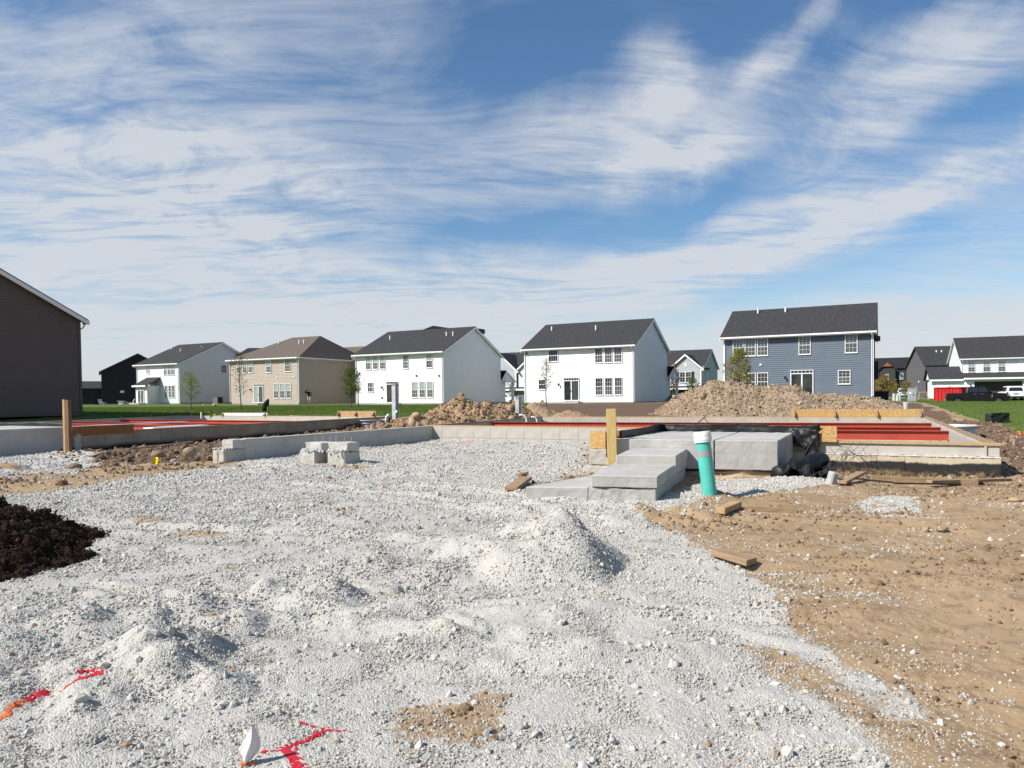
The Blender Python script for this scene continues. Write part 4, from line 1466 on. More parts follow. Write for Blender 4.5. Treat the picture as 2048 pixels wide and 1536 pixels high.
def lumber(name, label, cat, px0, px1, z0, z1, w, h, mat_, group=None, up_=.0, roll=0.):
    """a stick of timber lying from one ground point to another"""
    a = Vector((px0[0], px0[1], z0)); b = Vector((px1[0], px1[1], z1))
    d = b-a
    m = MB(); m.box(0, d.length, -w/2, w/2, 0, h)
    o = m.obj(name, mat_, None, bevel=min(w, h)*.06)
    o.location = a
    q = d.to_track_quat('X', 'Z')
    o.rotation_euler = (q @ Euler((roll, 0, 0)).to_quaternion()).to_euler()
    return props(o, label, cat, group)


p = np.array([1.775, 12.60])
o = (MB().box(-.085, .085, -.045, .045, .32, 1.44)).obj('wooden_post', mat('green_treated_lumber', (.55, .40, .17), (.46, .32, .12), 3, .75, .25, .3, 30, stretch=(14, 14, 1.2)), None, bevel=.005)
o.location = (p[0], p[1], 0); o.rotation_euler = (R(1), R(-1.0), R(-12))
props(o, 'tall yellow treated wooden post fixed at the stoop corner', 'wooden post')
p = CAMP+ray(134, 845)*(20.1/ray(134, 845)[1])
o = thing('wooden_stake', 'rough double wooden stake standing at the left stoop', 'wooden stake', (p[0], p[1], 0), R(-20))
(MB().box(-.12, -.035, -.04, .05, .1, 1.72)).obj('stake_board', M_PINE, o, bevel=.006)
(MB().box(-.03, .125, -.05, .05, .1, 1.70)).obj('stake_board', mat('dark_weathered_stake', (.22, .13, .075), (.15, .09, .05), 4, .9, .2, .3, 30, stretch=(14, 14, 1.2)), o, bevel=.006)

G = lambda px, py: gpx(px, py, height)
def stick(label, a, b, w, h, mat_, cat='plank', lift=.0, name='loose_plank', lift2=None):
    A_, B_ = G(*a), G(*b)
    return lumber(name, label, cat, A_, B_, hz(*A_)+lift+.012, hz(*B_)+(lift if lift2 is None else lift2)+.012, w, h, mat_, 'loose lumber on the building site')


def board_at(label, a, b, z=.30):
    A_, B_ = (CAMP+ray(*a)*((z-EYE)/ray(*a)[2])), (CAMP+ray(*b)*((z-EYE)/ray(*b)[2]))
    return lumber('loose_plank', label, 'plank', A_[:2], B_[:2], z-.06, z-.02, .16, .07, M_GREYW, 'loose lumber on the building site')


stick('short tan plank lying on gravel left of the steps', (1022, 984), (1052, 967), .19, .05, M_OLDW, lift=.01, lift2=.05)
stick('small brown offcut on gravel just behind the short tan plank', (1037, 955), (1052, 951), .09, .04, mat('red_brown_offcut', (.32, .19, .13), None), lift=.01)
stick('squat block of lumber on dirt below the teal pipe', (1440, 1030), (1474, 1016), .12, .075, M_PINEX, lift=.0)
stick('thin grey tan board half sunk in dirt right of the lumber block', (1490, 1022), (1594, 1025), .05, .07, M_OLDW, lift=-.02)
stick('broad pale board at the edge between gravel and dirt', (1432, 1113), (1503, 1140), .17, .055, M_OLDW, lift=.01, lift2=.035)
stick('long yellow board on edge along the foot of the damp-proofed wall', (1742, 964), (1955, 973), .05, .10, M_OLDW, lift=-.01)
stick('long flat board lying in front of the yellow board on edge', (1858, 976), (2018, 971), .10, .045, M_OLDW, lift=.06)
stick('narrow dark lath lying across the dirt beside the wall', (1706, 966), (1790, 975), .03, .02, M_BRONZE, lift=.05)
stick('second dark lath continuing toward the right along the wall', (1790, 975), (1922, 977), .03, .02, M_BRONZE, lift=.04)
stick('short tilted tan plank beside the crumpled black fabric', (1684, 972), (1722, 962), .13, .04, M_OLDW, lift=.02, lift2=.1)
board_at('long brown plank on the dark rubble behind the yellow flag', (252, 898), (310, 894))
board_at('brown plank sloping up over the rubble toward the wall', (300, 894), (385, 886))
board_at('thin brown lath leaning on the rubble beside the end pier', (350, 883), (420, 876))
stick('short brown board left of the yellow flag on dirt', (182, 917), (216, 909), .10, .035, M_GREYW, lift=.02, lift2=.06)
stick('short brown stub standing among stones beside the pier', (350, 908), (366, 899), .09, .05, M_GREYW, lift=.02, lift2=.12)
# crossed sticks at the rear wall
a = CAMP+ray(1392, 845)*(29.0/ray(1392, 845)[1]); b = CAMP+ray(1413, 832)*(29.2/ray(1413, 832)[1])
lumber('wooden_brace', 'weathered stick leaning up against the rear foundation wall', 'wooden brace', a[:2], b[:2], a[2]-.1, b[2]+.02, .07, .04, M_GREYW, 'crossed braces at the rear wall')
a = CAMP+ray(1418, 845)*(29.0/ray(1418, 845)[1]); b = CAMP+ray(1406, 834)*(29.2/ray(1406, 834)[1])
lumber('wooden_brace', 'shorter pale stick propping the leaning weathered stick', 'wooden brace', a[:2], b[:2], a[2]-.1, b[2], .06, .04, M_OLDW, 'crossed braces at the rear wall')

# boulders
def boulder(x, y, z, r, label, mat_, sq=(1, 1, .9), seed=0, name='boulder'):
    bm = bmesh.new()
    bmesh.ops.create_icosphere(bm, subdivisions=3, radius=1)
    for v in bm.verts:
        k = 1+.28*nz1(v.co.x*1.3+seed, v.co.y*1.3+v.co.z*1.7, 221)+.08*nz1(v.co.x*4+seed, v.co.y*4+v.co.z*4, 223)
        v.co = Vector((v.co.x*sq[0], v.co.y*sq[1], v.co.z*sq[2]))*k*r
    me = bpy.data.meshes.new(name); bm.to_mesh(me); bm.free()
    me.materials.append(mat_)
    me.polygons.foreach_set('use_smooth', [True]*len(me.polygons))
    o = link(name, me); o.location = (x, y, z); o.rotation_euler = (0, 0, seed)
    return props(o, label, 'boulder' if r > .15 else 'stone')


M_BOUL = mat('brown_grey_boulder', (.30, .235, .17), (.22, .17, .125), 3, .85, .2, .5, 14, detail=7)
M_TANB = mat('tan_boulder', (.46, .33, .20), (.36, .25, .15), 3, .85, .2, .5, 14, detail=7)
boulder(-.05, 33.0, 1.13, .21, 'smooth round boulder lying on the sandy mound beside the grey riser', M_BOUL)
p = CAMP+ray(833, 829)*(28.5/ray(833, 829)[1]); boulder(p[0], p[1], p[2]-.05, .19, 'pinkish boulder on the left foot of the sandy mound', mat('pink_boulder', (.40, .27, .20), (.32, .215, .16), 3, .85, .2, .5, 14), (1.3, 1, .8), 2)
p = CAMP+ray(824, 846)*(26.0/ray(824, 846)[1]); boulder(p[0], p[1], p[2], .18, 'upright tan rock standing at the near foot of the sandy mound', M_TANB, (.8, .8, 1.2), 4)
p = CAMP+ray(1660, 795)*(36.2/ray(1660, 795)[1]); boulder(p[0], p[1], p[2]-.05, .26, 'large tan clod on the right shoulder of the long dirt mound', M_TANB, (1.3, 1, .9), 6)
p = CAMP+ray(380, 902)*(15.4/ray(380, 902)[1]); boulder(p[0], p[1], p[2]-.02, .13, 'brown stone among the dark rubble near the pier', M_BOUL, (1.2, 1, .8), 8, 'stone')
p = CAMP+ray(315, 905)*(15.8/ray(315, 905)[1]); boulder(p[0], p[1], p[2]-.04, .12, 'dark brown stone on the rubble above the yellow flag', M_GREYW, (1.2, 1, .7), 9, 'stone')
for (px, py), lab, r, s in (((150, 930), 'dark lump of earth on the dirt left of the yellow flag', .13, 3), ((122, 962), 'dark lump of earth on the dirt strip nearest the gravel', .10, 5), ((212, 926), 'rounded brown lump beside the short brown board', .10, 7), ((228, 925), 'smaller rounded brown lump right of the brown one', .09, 11)):
    x, y = G(px, py+8); boulder(x, y, hz(x, y)+r*.3, r, lab, mat('earth_lump', (.17, .11, .07), (.24, .16, .10), 5, .95, .1, .6, 20), (1.2, 1, .7), s, 'stone')
x, y = G(2030, 1003); boulder(x, y, hz(x, y)+.02, .05, 'flat yellowish stone on the dirt at the right edge', M_TANB, (1.6, 1, .6), 12, 'stone')
x, y = G(1885, 1063); boulder(x, y, hz(x, y)+.02, .045, 'grey stone beside the white gravel patch on the dirt', M_BOUL, (1.4, 1, .6), 13, 'stone')


# ------------------------------------------------------------------ teal sewer pipe
x, y = G(1419, 984)
pipe = thing('sewer_pipe', 'leaning teal sewer pipe with white cap standing out of the dirt', 'sewer pipe', (x, y, hz(x, y)))
pipe.rotation_euler = (R(-2), R(-6.2), 0)
k = .098
MB().tube([(0, 0, -.3), (0, 0, .735)], k, 32).obj('pipe_wall', M_TEAL, pipe)
smooth_by_angle(pipe.children[0])
m = MB(); m.tube([(0, 0, .52), (0, 0, .60)], k+.002, 32); smooth_by_angle(m.obj('tape_band', M_TAPE, pipe))
m = MB(); m.tube([(0, 0, .715), (0, 0, .83), (0, 0, .832), (0, 0, .855)], [k+.020, k+.021, k+.015, k+.013], 32); m.tube([(0, 0, .745), (0, 0, .77)], k+.024, 32)
smooth_by_angle(m.obj('cap', M_PVC, pipe))

# ------------------------------------------------------------------ crumpled black fabric roll by the stoop
def crumple():
    t = thing('plastic_bundle', 'crumpled black plastic and fabric bundle lying right of the stoop', 'plastic sheeting')
    P0 = lambda px, py, Y: Vector(CAMP+ray(px, py)*(Y/ray(px, py)[1]))
    # roll
    a, b = P0(1553, 951, 11.7), P0(1650, 915, 12.3)
    n = 24
    pts = [a.lerp(b, i/n)+Vector((0, 0, .03*nz1(i*.3, .2, 231))) for i in range(n+1)]
    m = MB(); m.tube(pts, [.135+.04*nz1(i*.35, 1.2, 233)-(.03 if i in (0, n) else 0) for i in range(n+1)], 18)
    m.obj('fabric_roll', M_POLY, t, True)
    # standing fold: a tent of sheet behind the roll
    def fold(u, v):
        base = P0(1585+u*86, 955-6*u, 12.2+.25*u)
        peak = math.exp(-((u-.62)/.20)**2)
        top = .10+.52*peak
        lean = .32*(1-v)*0+.18*v
        return base+Vector((-.05*v*(1-u)+.04*nz1(u*6, v*3, 235), .05+lean+.12*math.sin(u*7)*(1-.3*v)+.06*nz1(u*5, v*5, 237), -.12+(top+.12)*v))
    drape('plastic_fold', M_POLY, t, fold, 30, 18, .004)
    # flat crumpled skirt in front
    def skirt(u, v):
        p = P0(1560+u*112, 974-12*v+1*u, 11.35+1.1*v)
        g = hz(p.x, p.y)
        return Vector((p.x, p.y, g+.06+.24*max(0, nz1(u*4.2+3, v*4.2, 239)+.34)+.07*nz1(u*11, v*11, 241)))
    drape('fabric_skirt', M_FABR, t, skirt, 44, 26, .004, False)
    return t


crumple()
x, y = G(1662, 968)
o = MB(Matrix.Translation((x, y, hz(x, y))) @ Euler((.2, .15, .4)).to_matrix().to_4x4()).box(-.07, .06, -.06, .06, -.05, .19).obj('concrete_chunk', M_CONCG, None, bevel=.02)
props(o, 'grey chunk of concrete standing against the black bundle', 'concrete chunk')

# tangle of wire beside the bundle
m = MB()
for i in range(11):
    a0 = CAMP+ray(1655+random.uniform(-5, 35), 895+random.uniform(-12, 60))*(12.9/ray(1660, 920)[1])
    a1 = CAMP+ray(1720+random.uniform(-25, 75), 962+random.uniform(-22, 5))*(12.3/ray(1740, 960)[1])
    A_, B_ = Vector(a0), Vector(a1)
    h = random.uniform(.05, .4)
    pts = []
    for k in range(13):
        s = k/12
        pts.append(A_.lerp(B_, s)+Vector((.05*math.sin(s*9+i), .04*math.cos(s*7+i*2), h*math.sin(s*math.pi)+.02*math.sin(s*17+i))))
    m.tube(pts, .0045, 5)
for i in range(4):   # square mesh against the wall
    A_ = Vector(CAMP+ray(1652+i*22, 882)*(13.6/ray(1660, 900)[1])); B_ = Vector(CAMP+ray(1676+i*20, 918)*(13.3/ray(1660, 900)[1]))
    C_ = Vector(CAMP+ray(1690+i*18, 884)*(13.6/ray(1660, 900)[1])); D_ = Vector(CAMP+ray(1655+i*15, 922)*(13.3/ray(1660, 900)[1]))
    m.tube([A_, B_], .0035, 5); m.tube([C_, D_], .0035, 5)
props(m.obj('wire_tangle', mat('rusty_wire', (.06, .045, .035), None, rough=.7)), 'tangle of rusty wire mesh against the front wall beside the black bundle', 'wire')

# silt fence at the right edge
def silt(u, v):
    A_, B_ = np.array([8.95, 12.45]), np.array([11.4, 10.6])
    p = A_+(B_-A_)*u
    g = hz(p[0], p[1])
    return (p[0]+.04*nz1(u*6, v*2, 251)+.12*v, p[1]+.05*nz1(u*5, v, 253)+.1*v, g-.05+(.30-.14*u+.03*nz1(u*7, .5, 255))*v)
o = drape('silt_fence', M_FABR, None, silt, 40, 6, .004)
props(o, 'slumped black silt fence running from the wall corner to the right edge', 'silt fence')

# yellow bag, flags
def flag(name, label, px, py, hgt, w, h, mat_, lean=0., stem=None, rz=0., group=None):
    x, y = G(px, py)
    t = thing(name, label, 'marker flag', (x, y, hz(x, y)), rz, group)
    t.rotation_euler = (0, lean, rz)
    MB().tube([(0, 0, -.05), (0, 0, hgt)], .0025 if y < 8 else .005, 6).obj('wire_stem', stem or M_REBAR, t)
    def f_(u, v):
        return (u*w, .012*math.sin(u*5)*w/.08, hgt-h*v-.1*h*u*u)
    drape('flag_cloth', mat_, t, f_, 8, 6, .0008)
    return t


M_YEL = mat('yellow_vinyl', (.72, .56, .02), None, rough=.5)
M_ORF = mat('orange_vinyl', (.85, .16, .04), None, rough=.5)
flag('marker_flag', 'small yellow marker flag on the dirt strip at left', 301, 934, .24, .15, .17, M_YEL, R(10), None, R(15))
flag('marker_flag', 'small orange flag at the far edge of the right lawn beside the window well', 1943, 857, .16, .12, .12, M_ORF, R(8), None, R(-10), 'orange flags along the right lawn')
flag('marker_flag', 'small orange flag on the right lawn edge nearest the picture edge', 2034, 874, .16, .11, .11, M_ORF, R(-4), None, R(-10), 'orange flags along the right lawn')


def white_flag():
    m, _, _ = newmat('printed_white_vinyl')
    t = NT(m)
    P = t.n('ShaderNodeTexCoord').outputs['UV']
    mp = t.n('ShaderNodeMapping', {'Vector': P, 'Rotation': (0, 0, R(38)), 'Scale': (9, 9, 9)}).outputs[0]
    bk = t.n('ShaderNodeTexBrick', {'Vector': mp, 'Scale': 1., 'Mortar Size': .12, 'Color1': (.80, .79, .79, 1), 'Color2': (.80, .60, .62, 1), 'Mortar': (.80, .79, .79, 1)})
    wv = t.noise(mp, 3.5, 2, .5).outputs[0]
    c = t.mix(t.math('MULTIPLY', t.step(wv, .52, .6), .55), bk.outputs[0], (.78, .48, .50))
    c = t.mix(.35, c, (.82, .81, .81))
    b = t.n('ShaderNodeBsdfPrincipled', {'Base Color': c, 'Roughness': .45, 'Specular IOR Level': .4})
    tr = t.n('ShaderNodeBsdfTranslucent', {'Color': (.8, .78, .78, 1)})
    mx = t.n('ShaderNodeMixShader', {0: .2, 1: b.outputs[0], 2: tr.outputs[0]})
    t.n('ShaderNodeOutputMaterial', {0: mx.outputs[0]})
    x, y = G(492, 1530)
    fl = thing('marker_flag', 'white printed marker flag drooping on its wire beside the red cross mark', 'marker flag', (x, y, hz(x, y)))
    MB().tube([(0, 0, -.05), (.012, 0, .08), (.03, .0, .185)], .0022, 6).obj('wire_stem', mat('orange_wire', (.75, .16, .03), None), fl)
    # drooping cloth: narrow at the top, folded round the wire and wide below
    me = bpy.data.meshes.new('flag_cloth')
    nu, nv = 16, 14
    vs, uv = [], []
    for j in range(nv+1):
        v = j/nv
        half = .005+.047*math.sin(min(v*1.15, 1)*math.pi/2)**1.3*(1-.55*max(0, v-.72)/.28)
        for i in range(nu+1):
            u = i/nu*2-1
            vs.append((.032-.020*v+u*half+.004*math.sin(v*5), -.012*math.cos(u*2.2)-.010*math.sin(u*5+v*3)*v, .178-.150*v-.012*(1-u*u)*v+.006*u*v))
            uv.append(((u+1)/2, v))
    fs = [(j*(nu+1)+i, j*(nu+1)+i+1, (j+1)*(nu+1)+i+1, (j+1)*(nu+1)+i) for j in range(nv) for i in range(nu)]
    me.from_pydata(vs, [], fs)
    ul = me.uv_layers.new(name='UVMap')
    for lp in me.loops: ul.data[lp.index].uv = uv[lp.vertex_index]
    me.materials.append(m)
    me.polygons.foreach_set('use_smooth', [True]*len(me.polygons))
    o = link('flag_cloth', me, fl)
    o.modifiers.new('thickness', 'SOLIDIFY').thickness = .0006
    MB().box(-.022, .006, -.012, .012, 0, .018).box(.012, .04, -.008, .01, 0, .012).obj('orange_tag', M_ORF, fl, bevel=.004)


white_flag()
x, y = G(1973, 943)
bm = bmesh.new(); bmesh.ops.create_icosphere(bm, subdivisions=3, radius=1)
for v in bm.verts: v.co = Vector((v.co.x*.085, v.co.y*.06, v.co.z*.045))*(1+.5*nz1(v.co.x*2.2, v.co.y*2+v.co.z*2, 261))
me = bpy.data.meshes.new('yellow_bag'); bm.to_mesh(me); bm.free(); me.materials.append(M_YEL)
o = link('yellow_bag', me); o.location = (x, y, hz(x, y)+.07); props(o, 'crumpled yellow plastic bag on the dirt beside the wall corner', 'plastic bag')


# ------------------------------------------------------------------ window wells and utility posts
def window_well(label, c, r, z0, z1, a0, a1, rings=4):
    t = thing('window_well', label, 'window well', (c[0], c[1], 0))
    n, hh = 24, (z1-z0)
    prof = []
    for k in range(rings*6+1):
        s = k/(rings*6)
        prof.append((z0+hh*s, r+.035*math.cos(s*rings*2*math.pi)))
    m = MB()
    for i in range(n+1):
        a = a0+(a1-a0)*i/n
        for z, q in prof: m.v.append((q*math.cos(a), q*math.sin(a), z))
    k = len(prof)
    m.f = [(i*k+j, (i+1)*k+j, (i+1)*k+j+1, i*k+j+1) for i in range(n) for j in range(k-1)]
    o = m.obj('corrugated_wall', M_GALV, t, True)
    o.modifiers.new('thickness', 'SOLIDIFY').thickness = .012
    pts = [((r+.045)*math.cos(a0+(a1-a0)*i/n), (r+.045)*math.sin(a0+(a1-a0)*i/n), z1) for i in range(n+1)]
    MB().tube(pts, .025, 8).obj('rolled_rim', M_GALV, t, True)
    return t


dl = (LRR-LFR)/np.linalg.norm(LRR-LFR)
c = LFR+dl*15.2
window_well('corrugated metal window well on the right wall of the left foundation', c, .85, -.1, .62, R(-117), R(63), 5)
dr = (RR-FR)/np.linalg.norm(RR-FR)
c = FR+dr*8.6
window_well('corrugated metal window well on the right wall of the right foundation', c, .62, -.1, .72, R(-117), R(63), 4)


def riser(label, px, Y, top_py, w, d, z0, box=True):
    p = CAMP+ray(px, 830)*(Y/ray(px, 830)[1])
    zt = (CAMP+ray(px, top_py)*(Y/ray(px, top_py)[1]))[2]
    t = thing('utility_riser', label, 'utility riser', (p[0], p[1], 0), R(-27.5), 'grey utility risers')
    MB().box(-w/2, w/2, -d/2, d/2, z0, zt).obj('cabinet', M_PEDG, t, bevel=.012)
    MB().box(-w/2+.012, w/2-.012, -d/2-.012, -d/2+.002, z0+.1, zt-.12).obj('cover', M_GALV, t, bevel=.004)
    MB().box(-w/2-.008, w/2+.008, -d/2-.016, d/2+.008, zt-.05, zt+.012).obj('cap', M_PEDG, t, bevel=.006)
    return t, zt


t, zt = riser('tall grey utility riser standing beside the corrugated window well', 790.5, 34.0, 768, .24, .20, .1)
MB().tube([(.11, -.1, .98), (.19, -.12, 1.05), (.2, -.12, .98)], .05, 8).obj('meter_knob', M_PVC, t, True)
t, zt = riser('shorter grey utility riser behind the garage wall beside the boulder', 1036.5, 32.5, 794, .20, .20, .1)
MB().box(-.03, .03, -.118, -.112, 1.0, 1.10).obj('green_sticker', mat('green_sticker', (.10, .42, .30), None), t)


def elbow(label, px0, py0, px1, py1, Y, r):
    A_ = Vector(CAMP+ray(px0, py0)*(Y/ray(px0, py0)[1])); B_ = Vector(CAMP+ray(px1, py1)*(Y/ray(px1, py1)[1]))
    pts = [A_+Vector((-.12, 0, .0))]
    for i in range(9):
        s = i/8*math.pi/2
        pts.append(Vector((A_.x+(B_.x-A_.x)*math.sin(s), A_.y, B_.z+(A_.z-B_.z)*math.cos(s))))
    pts.append(Vector((B_.x, B_.y, B_.z-.3)))
    o = MB().tube(pts, r, 10).obj('plastic_pipe', M_PVC, None, True)
    return props(o, label, 'plastic pipe', 'white plastic pipes at the foundations')


elbow('white plastic elbow pipe on the inner left wall of the right foundation', 1044, 830, 1053, 842, 29.0, .035)
elbow('second white plastic elbow pipe farther along the inner left wall', 1068, 834, 1074, 843, 29.5, .03)
elbow('white plastic bend beside the tall utility riser', 779, 830, 772, 838, 34.5, .05)


# ------------------------------------------------------------------ houses
def siding(m, x0, x1, z0, z1, T, cut=None, course=.175, proud=.028):
    """lapped boards on the plane y=0 facing -y; cut(z) gives the x limits at a height"""
    z = z0
    while z < z1-1e-4:
        zt = min(z+course, z1)
        a0, b0 = cut(z) if cut else (x0, x1)
        a1, b1 = cut(zt) if cut else (x0, x1)
        if b1-a1 < .02: a1 = b1 = (a1+b1)/2
        m.add([(a0, -proud, z), (b0, -proud, z), (b1, -.002, zt), (a1, -.002, zt), (a0, 0, z), (b0, 0, z)], [(0, 1, 2, 3), (4, 5, 1, 0)], T)
        z = zt


_win = {}


def window_meshes(w, h, grid, fr=.055, sash=True, trim=None):
    key = (round(w, 2), round(h, 2), grid, fr, sash, trim.name if trim else '')
    if key in _win: return _win[key]
    m = MB()
    m.box(0, w, -.06, 0, 0, fr); m.box(0, w, -.06, 0, h-fr, h)
    m.box(0, fr, -.06, 0, fr, h-fr); m.box(w-fr, w, -.06, 0, fr, h-fr)
    m.box(-.025, w+.025, -.075, 0, -.04, -.001)
    if sash: m.box(fr, w-fr, -.05, 0, h/2-.022, h/2+.022)
    nx, nz = grid
    halves = ((fr, h/2-.022), (h/2+.022, h-fr)) if sash else ((fr, h-fr),)
    for a, b in halves:
        for i in range(1, nx):
            x = fr+(w-2*fr)*i/nx
            m.box(x-.008, x+.008, -.034, -.012, a, b)
        for j in range(1, nz):
            z = a+(b-a)*j/nz
            m.box(fr, w-fr, -.033, -.013, z-.008, z+.008)
    fm = m.mesh('window', trim or M_TRIM)
    panes = []
    for a, b in halves:
        p = MB(); p.box(fr-.005, w-fr+.005, -.022, -.004, a-.004, b+.004)
        panes.append(p)
    _win[key] = (fm, panes)
    return _win[key]


_pane = {}


def window(root, T, x, z, w, h, grid=(3, 2), up_=None, lo_=None, sash=True, trim=None, fr=.055):
    fm, panes = window_meshes(w, h, grid, fr, sash, trim)
    o = link('window', fm, root)
    o.matrix_local = T @ Matrix.Translation((x, -.026, z))
    ms = (lo_ or M_GLASS, up_ or M_GLASS) if sash else (lo_ or M_GLASS,)
    for i, (p, mm) in enumerate(zip(panes, ms)):
        key = (id(p), mm.name)
        if key not in _pane: _pane[key] = p.mesh('pane', mm)
        link('pane', _pane[key], o)
    return o


def patio_door(root, T, x, z, w, h, lo1=None, lo2=None, trans=True, trim=None):
    m = MB()
    ht = h-.26 if trans else h
    f = .075
    m.box(0, w, -.07, 0, -.001, .07); m.box(0, w, -.07, 0, ht-f, ht)
    for a in (0, w-f): m.box(a, a+f, -.07, 0, .07, ht-f)
    m.box(w/2-.05, w/2+.05, -.06, 0, .07, ht-f)
    if trans:
        m.box(0, w, -.07, 0, h-.05, h); m.box(0, .05, -.07, 0, ht, h-.05); m.box(w-.05, w, -.07, 0, ht, h-.05)
        for i in range(1, 6): m.box(w*i/6-.012, w*i/6+.012, -.05, -.01, ht, h-.05)
    o = m.obj('patio_door', trim or M_TRIM, root)
    o.matrix_local = T @ Matrix.Translation((x, -.026, z))
    MB().box(f, w/2-.05, -.03, -.006, .07, ht-f).obj('pane', lo1 or M_GLASS, o)
    MB().box(w/2+.05, w-f, -.034, -.008, .07, ht-f).obj('pane', lo2 or M_GLASS, o)
    if trans: MB().box(.05, w-.05, -.03, -.006, ht, h-.05).obj('pane', M_GLASS, o)
    MB().box(w/2-.035, w/2-.015, -.09, -.06, ht*.42, ht*.52).obj('handle', M_BRONZE, o)
    return o


def wall_lamp(root, T, x, z):
    m = MB()
    m.box(x-.05, x+.05, -.04, -.012, z-.06, z+.10)
    m.tube([(x, -.03, z+.06), (x, -.16, z+.10), (x, -.2, z+.03)], .014, 6)
    m.tube([(x, -.2, z+.05), (x, -.2, z+.02), (x, -.2, z-.16), (x, -.2, z-.18)], [.03, .085, .065, .02], 8)
    o = m.obj('wall_lamp', M_BRONZE, root); o.matrix_local = T
    return o


Tside = lambda w: Matrix.Translation((w, 0, 0)) @ Matrix.Rotation(math.pi/2, 4, 'Z')      # the +x face: local x runs to the back
def Tleft(d): return Matrix.Translation((0, d, 0)) @ Matrix.Rotation(-math.pi/2, 4, 'Z')   # the -x face: local x runs to the front
I4 = Matrix()


def gable_house(label, base, w, d, side, roofm=None, H=5.55, rise=2.85, ov=.38, rk=.28, rot=R(-27.5), faces=('front', 'right'), trim=None, group=None, lab_cat='house', gut=True, flatroof=False, hip=0, course=.175, found=True, name='house', proud=.028):
    trim = trim or M_TRIM
    t = thing(name, label, lab_cat, tuple(base), rot, group)
    sm = M_SIDE[side]
    rm = roofm or M_ROOF
    m = MB()
    if hip: m.prism([(.02, .02), (w-.02, .02), (w-.02, d-.02), (.02, d-.02)], .0, H-.02)
    else:
        m.add([(.02, .02, 0), (.02, d-.02, 0), (.02, d-.02, H-.02), (.02, d/2, H+rise-.05), (.02, .02, H-.02), (w-.02, .02, 0), (w-.02, d-.02, 0), (w-.02, d-.02, H-.02), (w-.02, d/2, H+rise-.05), (w-.02, .02, H-.02)],
              [(0, 1, 2, 3, 4), (9, 8, 7, 6, 5), (0, 4, 9, 5), (4, 3, 8, 9), (3, 2, 7, 8), (2, 1, 6, 7), (1, 0, 5, 6)])
    cutf = lambda z: ((0, d) if z <= H else (max(0, (z-H)/rise*d/2), d-max(0, (z-H)/rise*d/2)))
    top = H if hip else H+rise-.06
    if 'front' in faces: siding(m, 0, w, .18, H, I4, None, course, proud)
    if 'right' in faces: siding(m, 0, d, .18, top, Tside(w), None if hip else cutf, course, proud)
    if 'left' in faces: siding(m, 0, d, .18, top, Tleft(d), None if hip else cutf, course)
    m.obj('wall', sm, t)
    if found: MB().box(.005, w-.005, .005, d-.005, -1.2, .18).obj('foundation', M_CONC, t)
    # corner boards
    c = MB()
    for x in (0, w):
        c.box(x-.06 if x else -.036, x+.036 if x else .06, -.036, .06, .18, H)
    c.obj('corner_trim', trim, t)
    # roof
    th = .10
    sl = rise/(d/2)
    if not hip:
        for k, s in enumerate((1, -1)):
            y0, y1 = (-ov, d/2) if s == 1 else (d+ov, d/2)
            z0, z1 = H+.06-ov*sl, H+.06+rise
            q = MB()
            n = 1
            q.add([(-rk, y0, z0), (w+rk, y0, z0), (w+rk, y1, z1), (-rk, y1, z1), (-rk, y0, z0+th), (w+rk, y0, z0+th), (w+rk, y1, z1+th), (-rk, y1, z1+th)],
                  [(0, 3, 2, 1), (4, 5, 6, 7), (0, 1, 5, 4), (1, 2, 6, 5), (2, 3, 7, 6), (3, 0, 4, 7)] if s == 1 else [(0, 1, 2, 3), (7, 6, 5, 4), (4, 5, 1, 0), (5, 6, 2, 1), (6, 7, 3, 2), (7, 4, 0, 3)])
            ro = q.obj('roof', rm, t)
            if k == 0: t['front_roof'] = ro.name
        r = MB()
        for x0 in (-rk-.004, w+rk-.046):     # rake boards under the roof edge
            for y0, y1 in ((-ov, d/2), (d+ov, d/2)):
                z0, z1 = H+.055-ov*sl, H+.055+rise
                e = .20
                r.add([(x0, y0, z0-e), (x0+.05, y0, z0-e), (x0+.05, y1, z1-e), (x0, y1, z1-e), (x0, y0, z0+.04), (x0+.05, y0, z0+.04), (x0+.05, y1, z1+.04), (x0, y1, z1+.04)],
                      [(0, 3, 2, 1), (4, 5, 6, 7), (0, 1, 5, 4), (1, 2, 6, 5), (2, 3, 7, 6), (3, 0, 4, 7)])
        r.obj('rake_trim', trim, t)
        s_ = MB()
        for a, b in ((-rk+.05, 0), (w, w+rk-.05)):      # gable soffits
            for y0, y1 in ((-ov, d/2), (d+ov, d/2)):
                z0, z1 = H+.03-ov*sl, H+.03+rise
                s_.add([(a, y0, z0), (b, y0, z0), (b, y1, z1), (a, y1, z1)], [(0, 1, 2, 3)])
        s_.box(-rk+.05, w+rk-.05, -ov+.02, 0, H-.11, H-.09)
        s_.obj('soffit', trim, t)
    else:
        q = MB()
        e = ov
        z0 = H+.06
        A = [(-e, -e, z0), (w+e, -e, z0), (w+e, d+e, z0), (-e, d+e, z0)]
        r0, r1 = (hip[0], d/2, z0+rise), (w-hip[1], d/2, z0+rise)
        q.add(A+[r0, r1]+[(x, y, z-.1) for x, y, z in A], [(0, 1, 5, 4), (1, 2, 5), (2, 3, 4, 5), (3, 0, 4), (0, 6, 7, 1), (1, 7, 8, 2), (2, 8, 9, 3), (3, 9, 6, 0)])
        ro = q.obj('roof', rm, t)
        t['front_roof'] = ro.name
        MB().box(-e+.02, w+e-.02, -e+.02, d+e-.02, H-.10, H-.06).obj('soffit', trim, t)
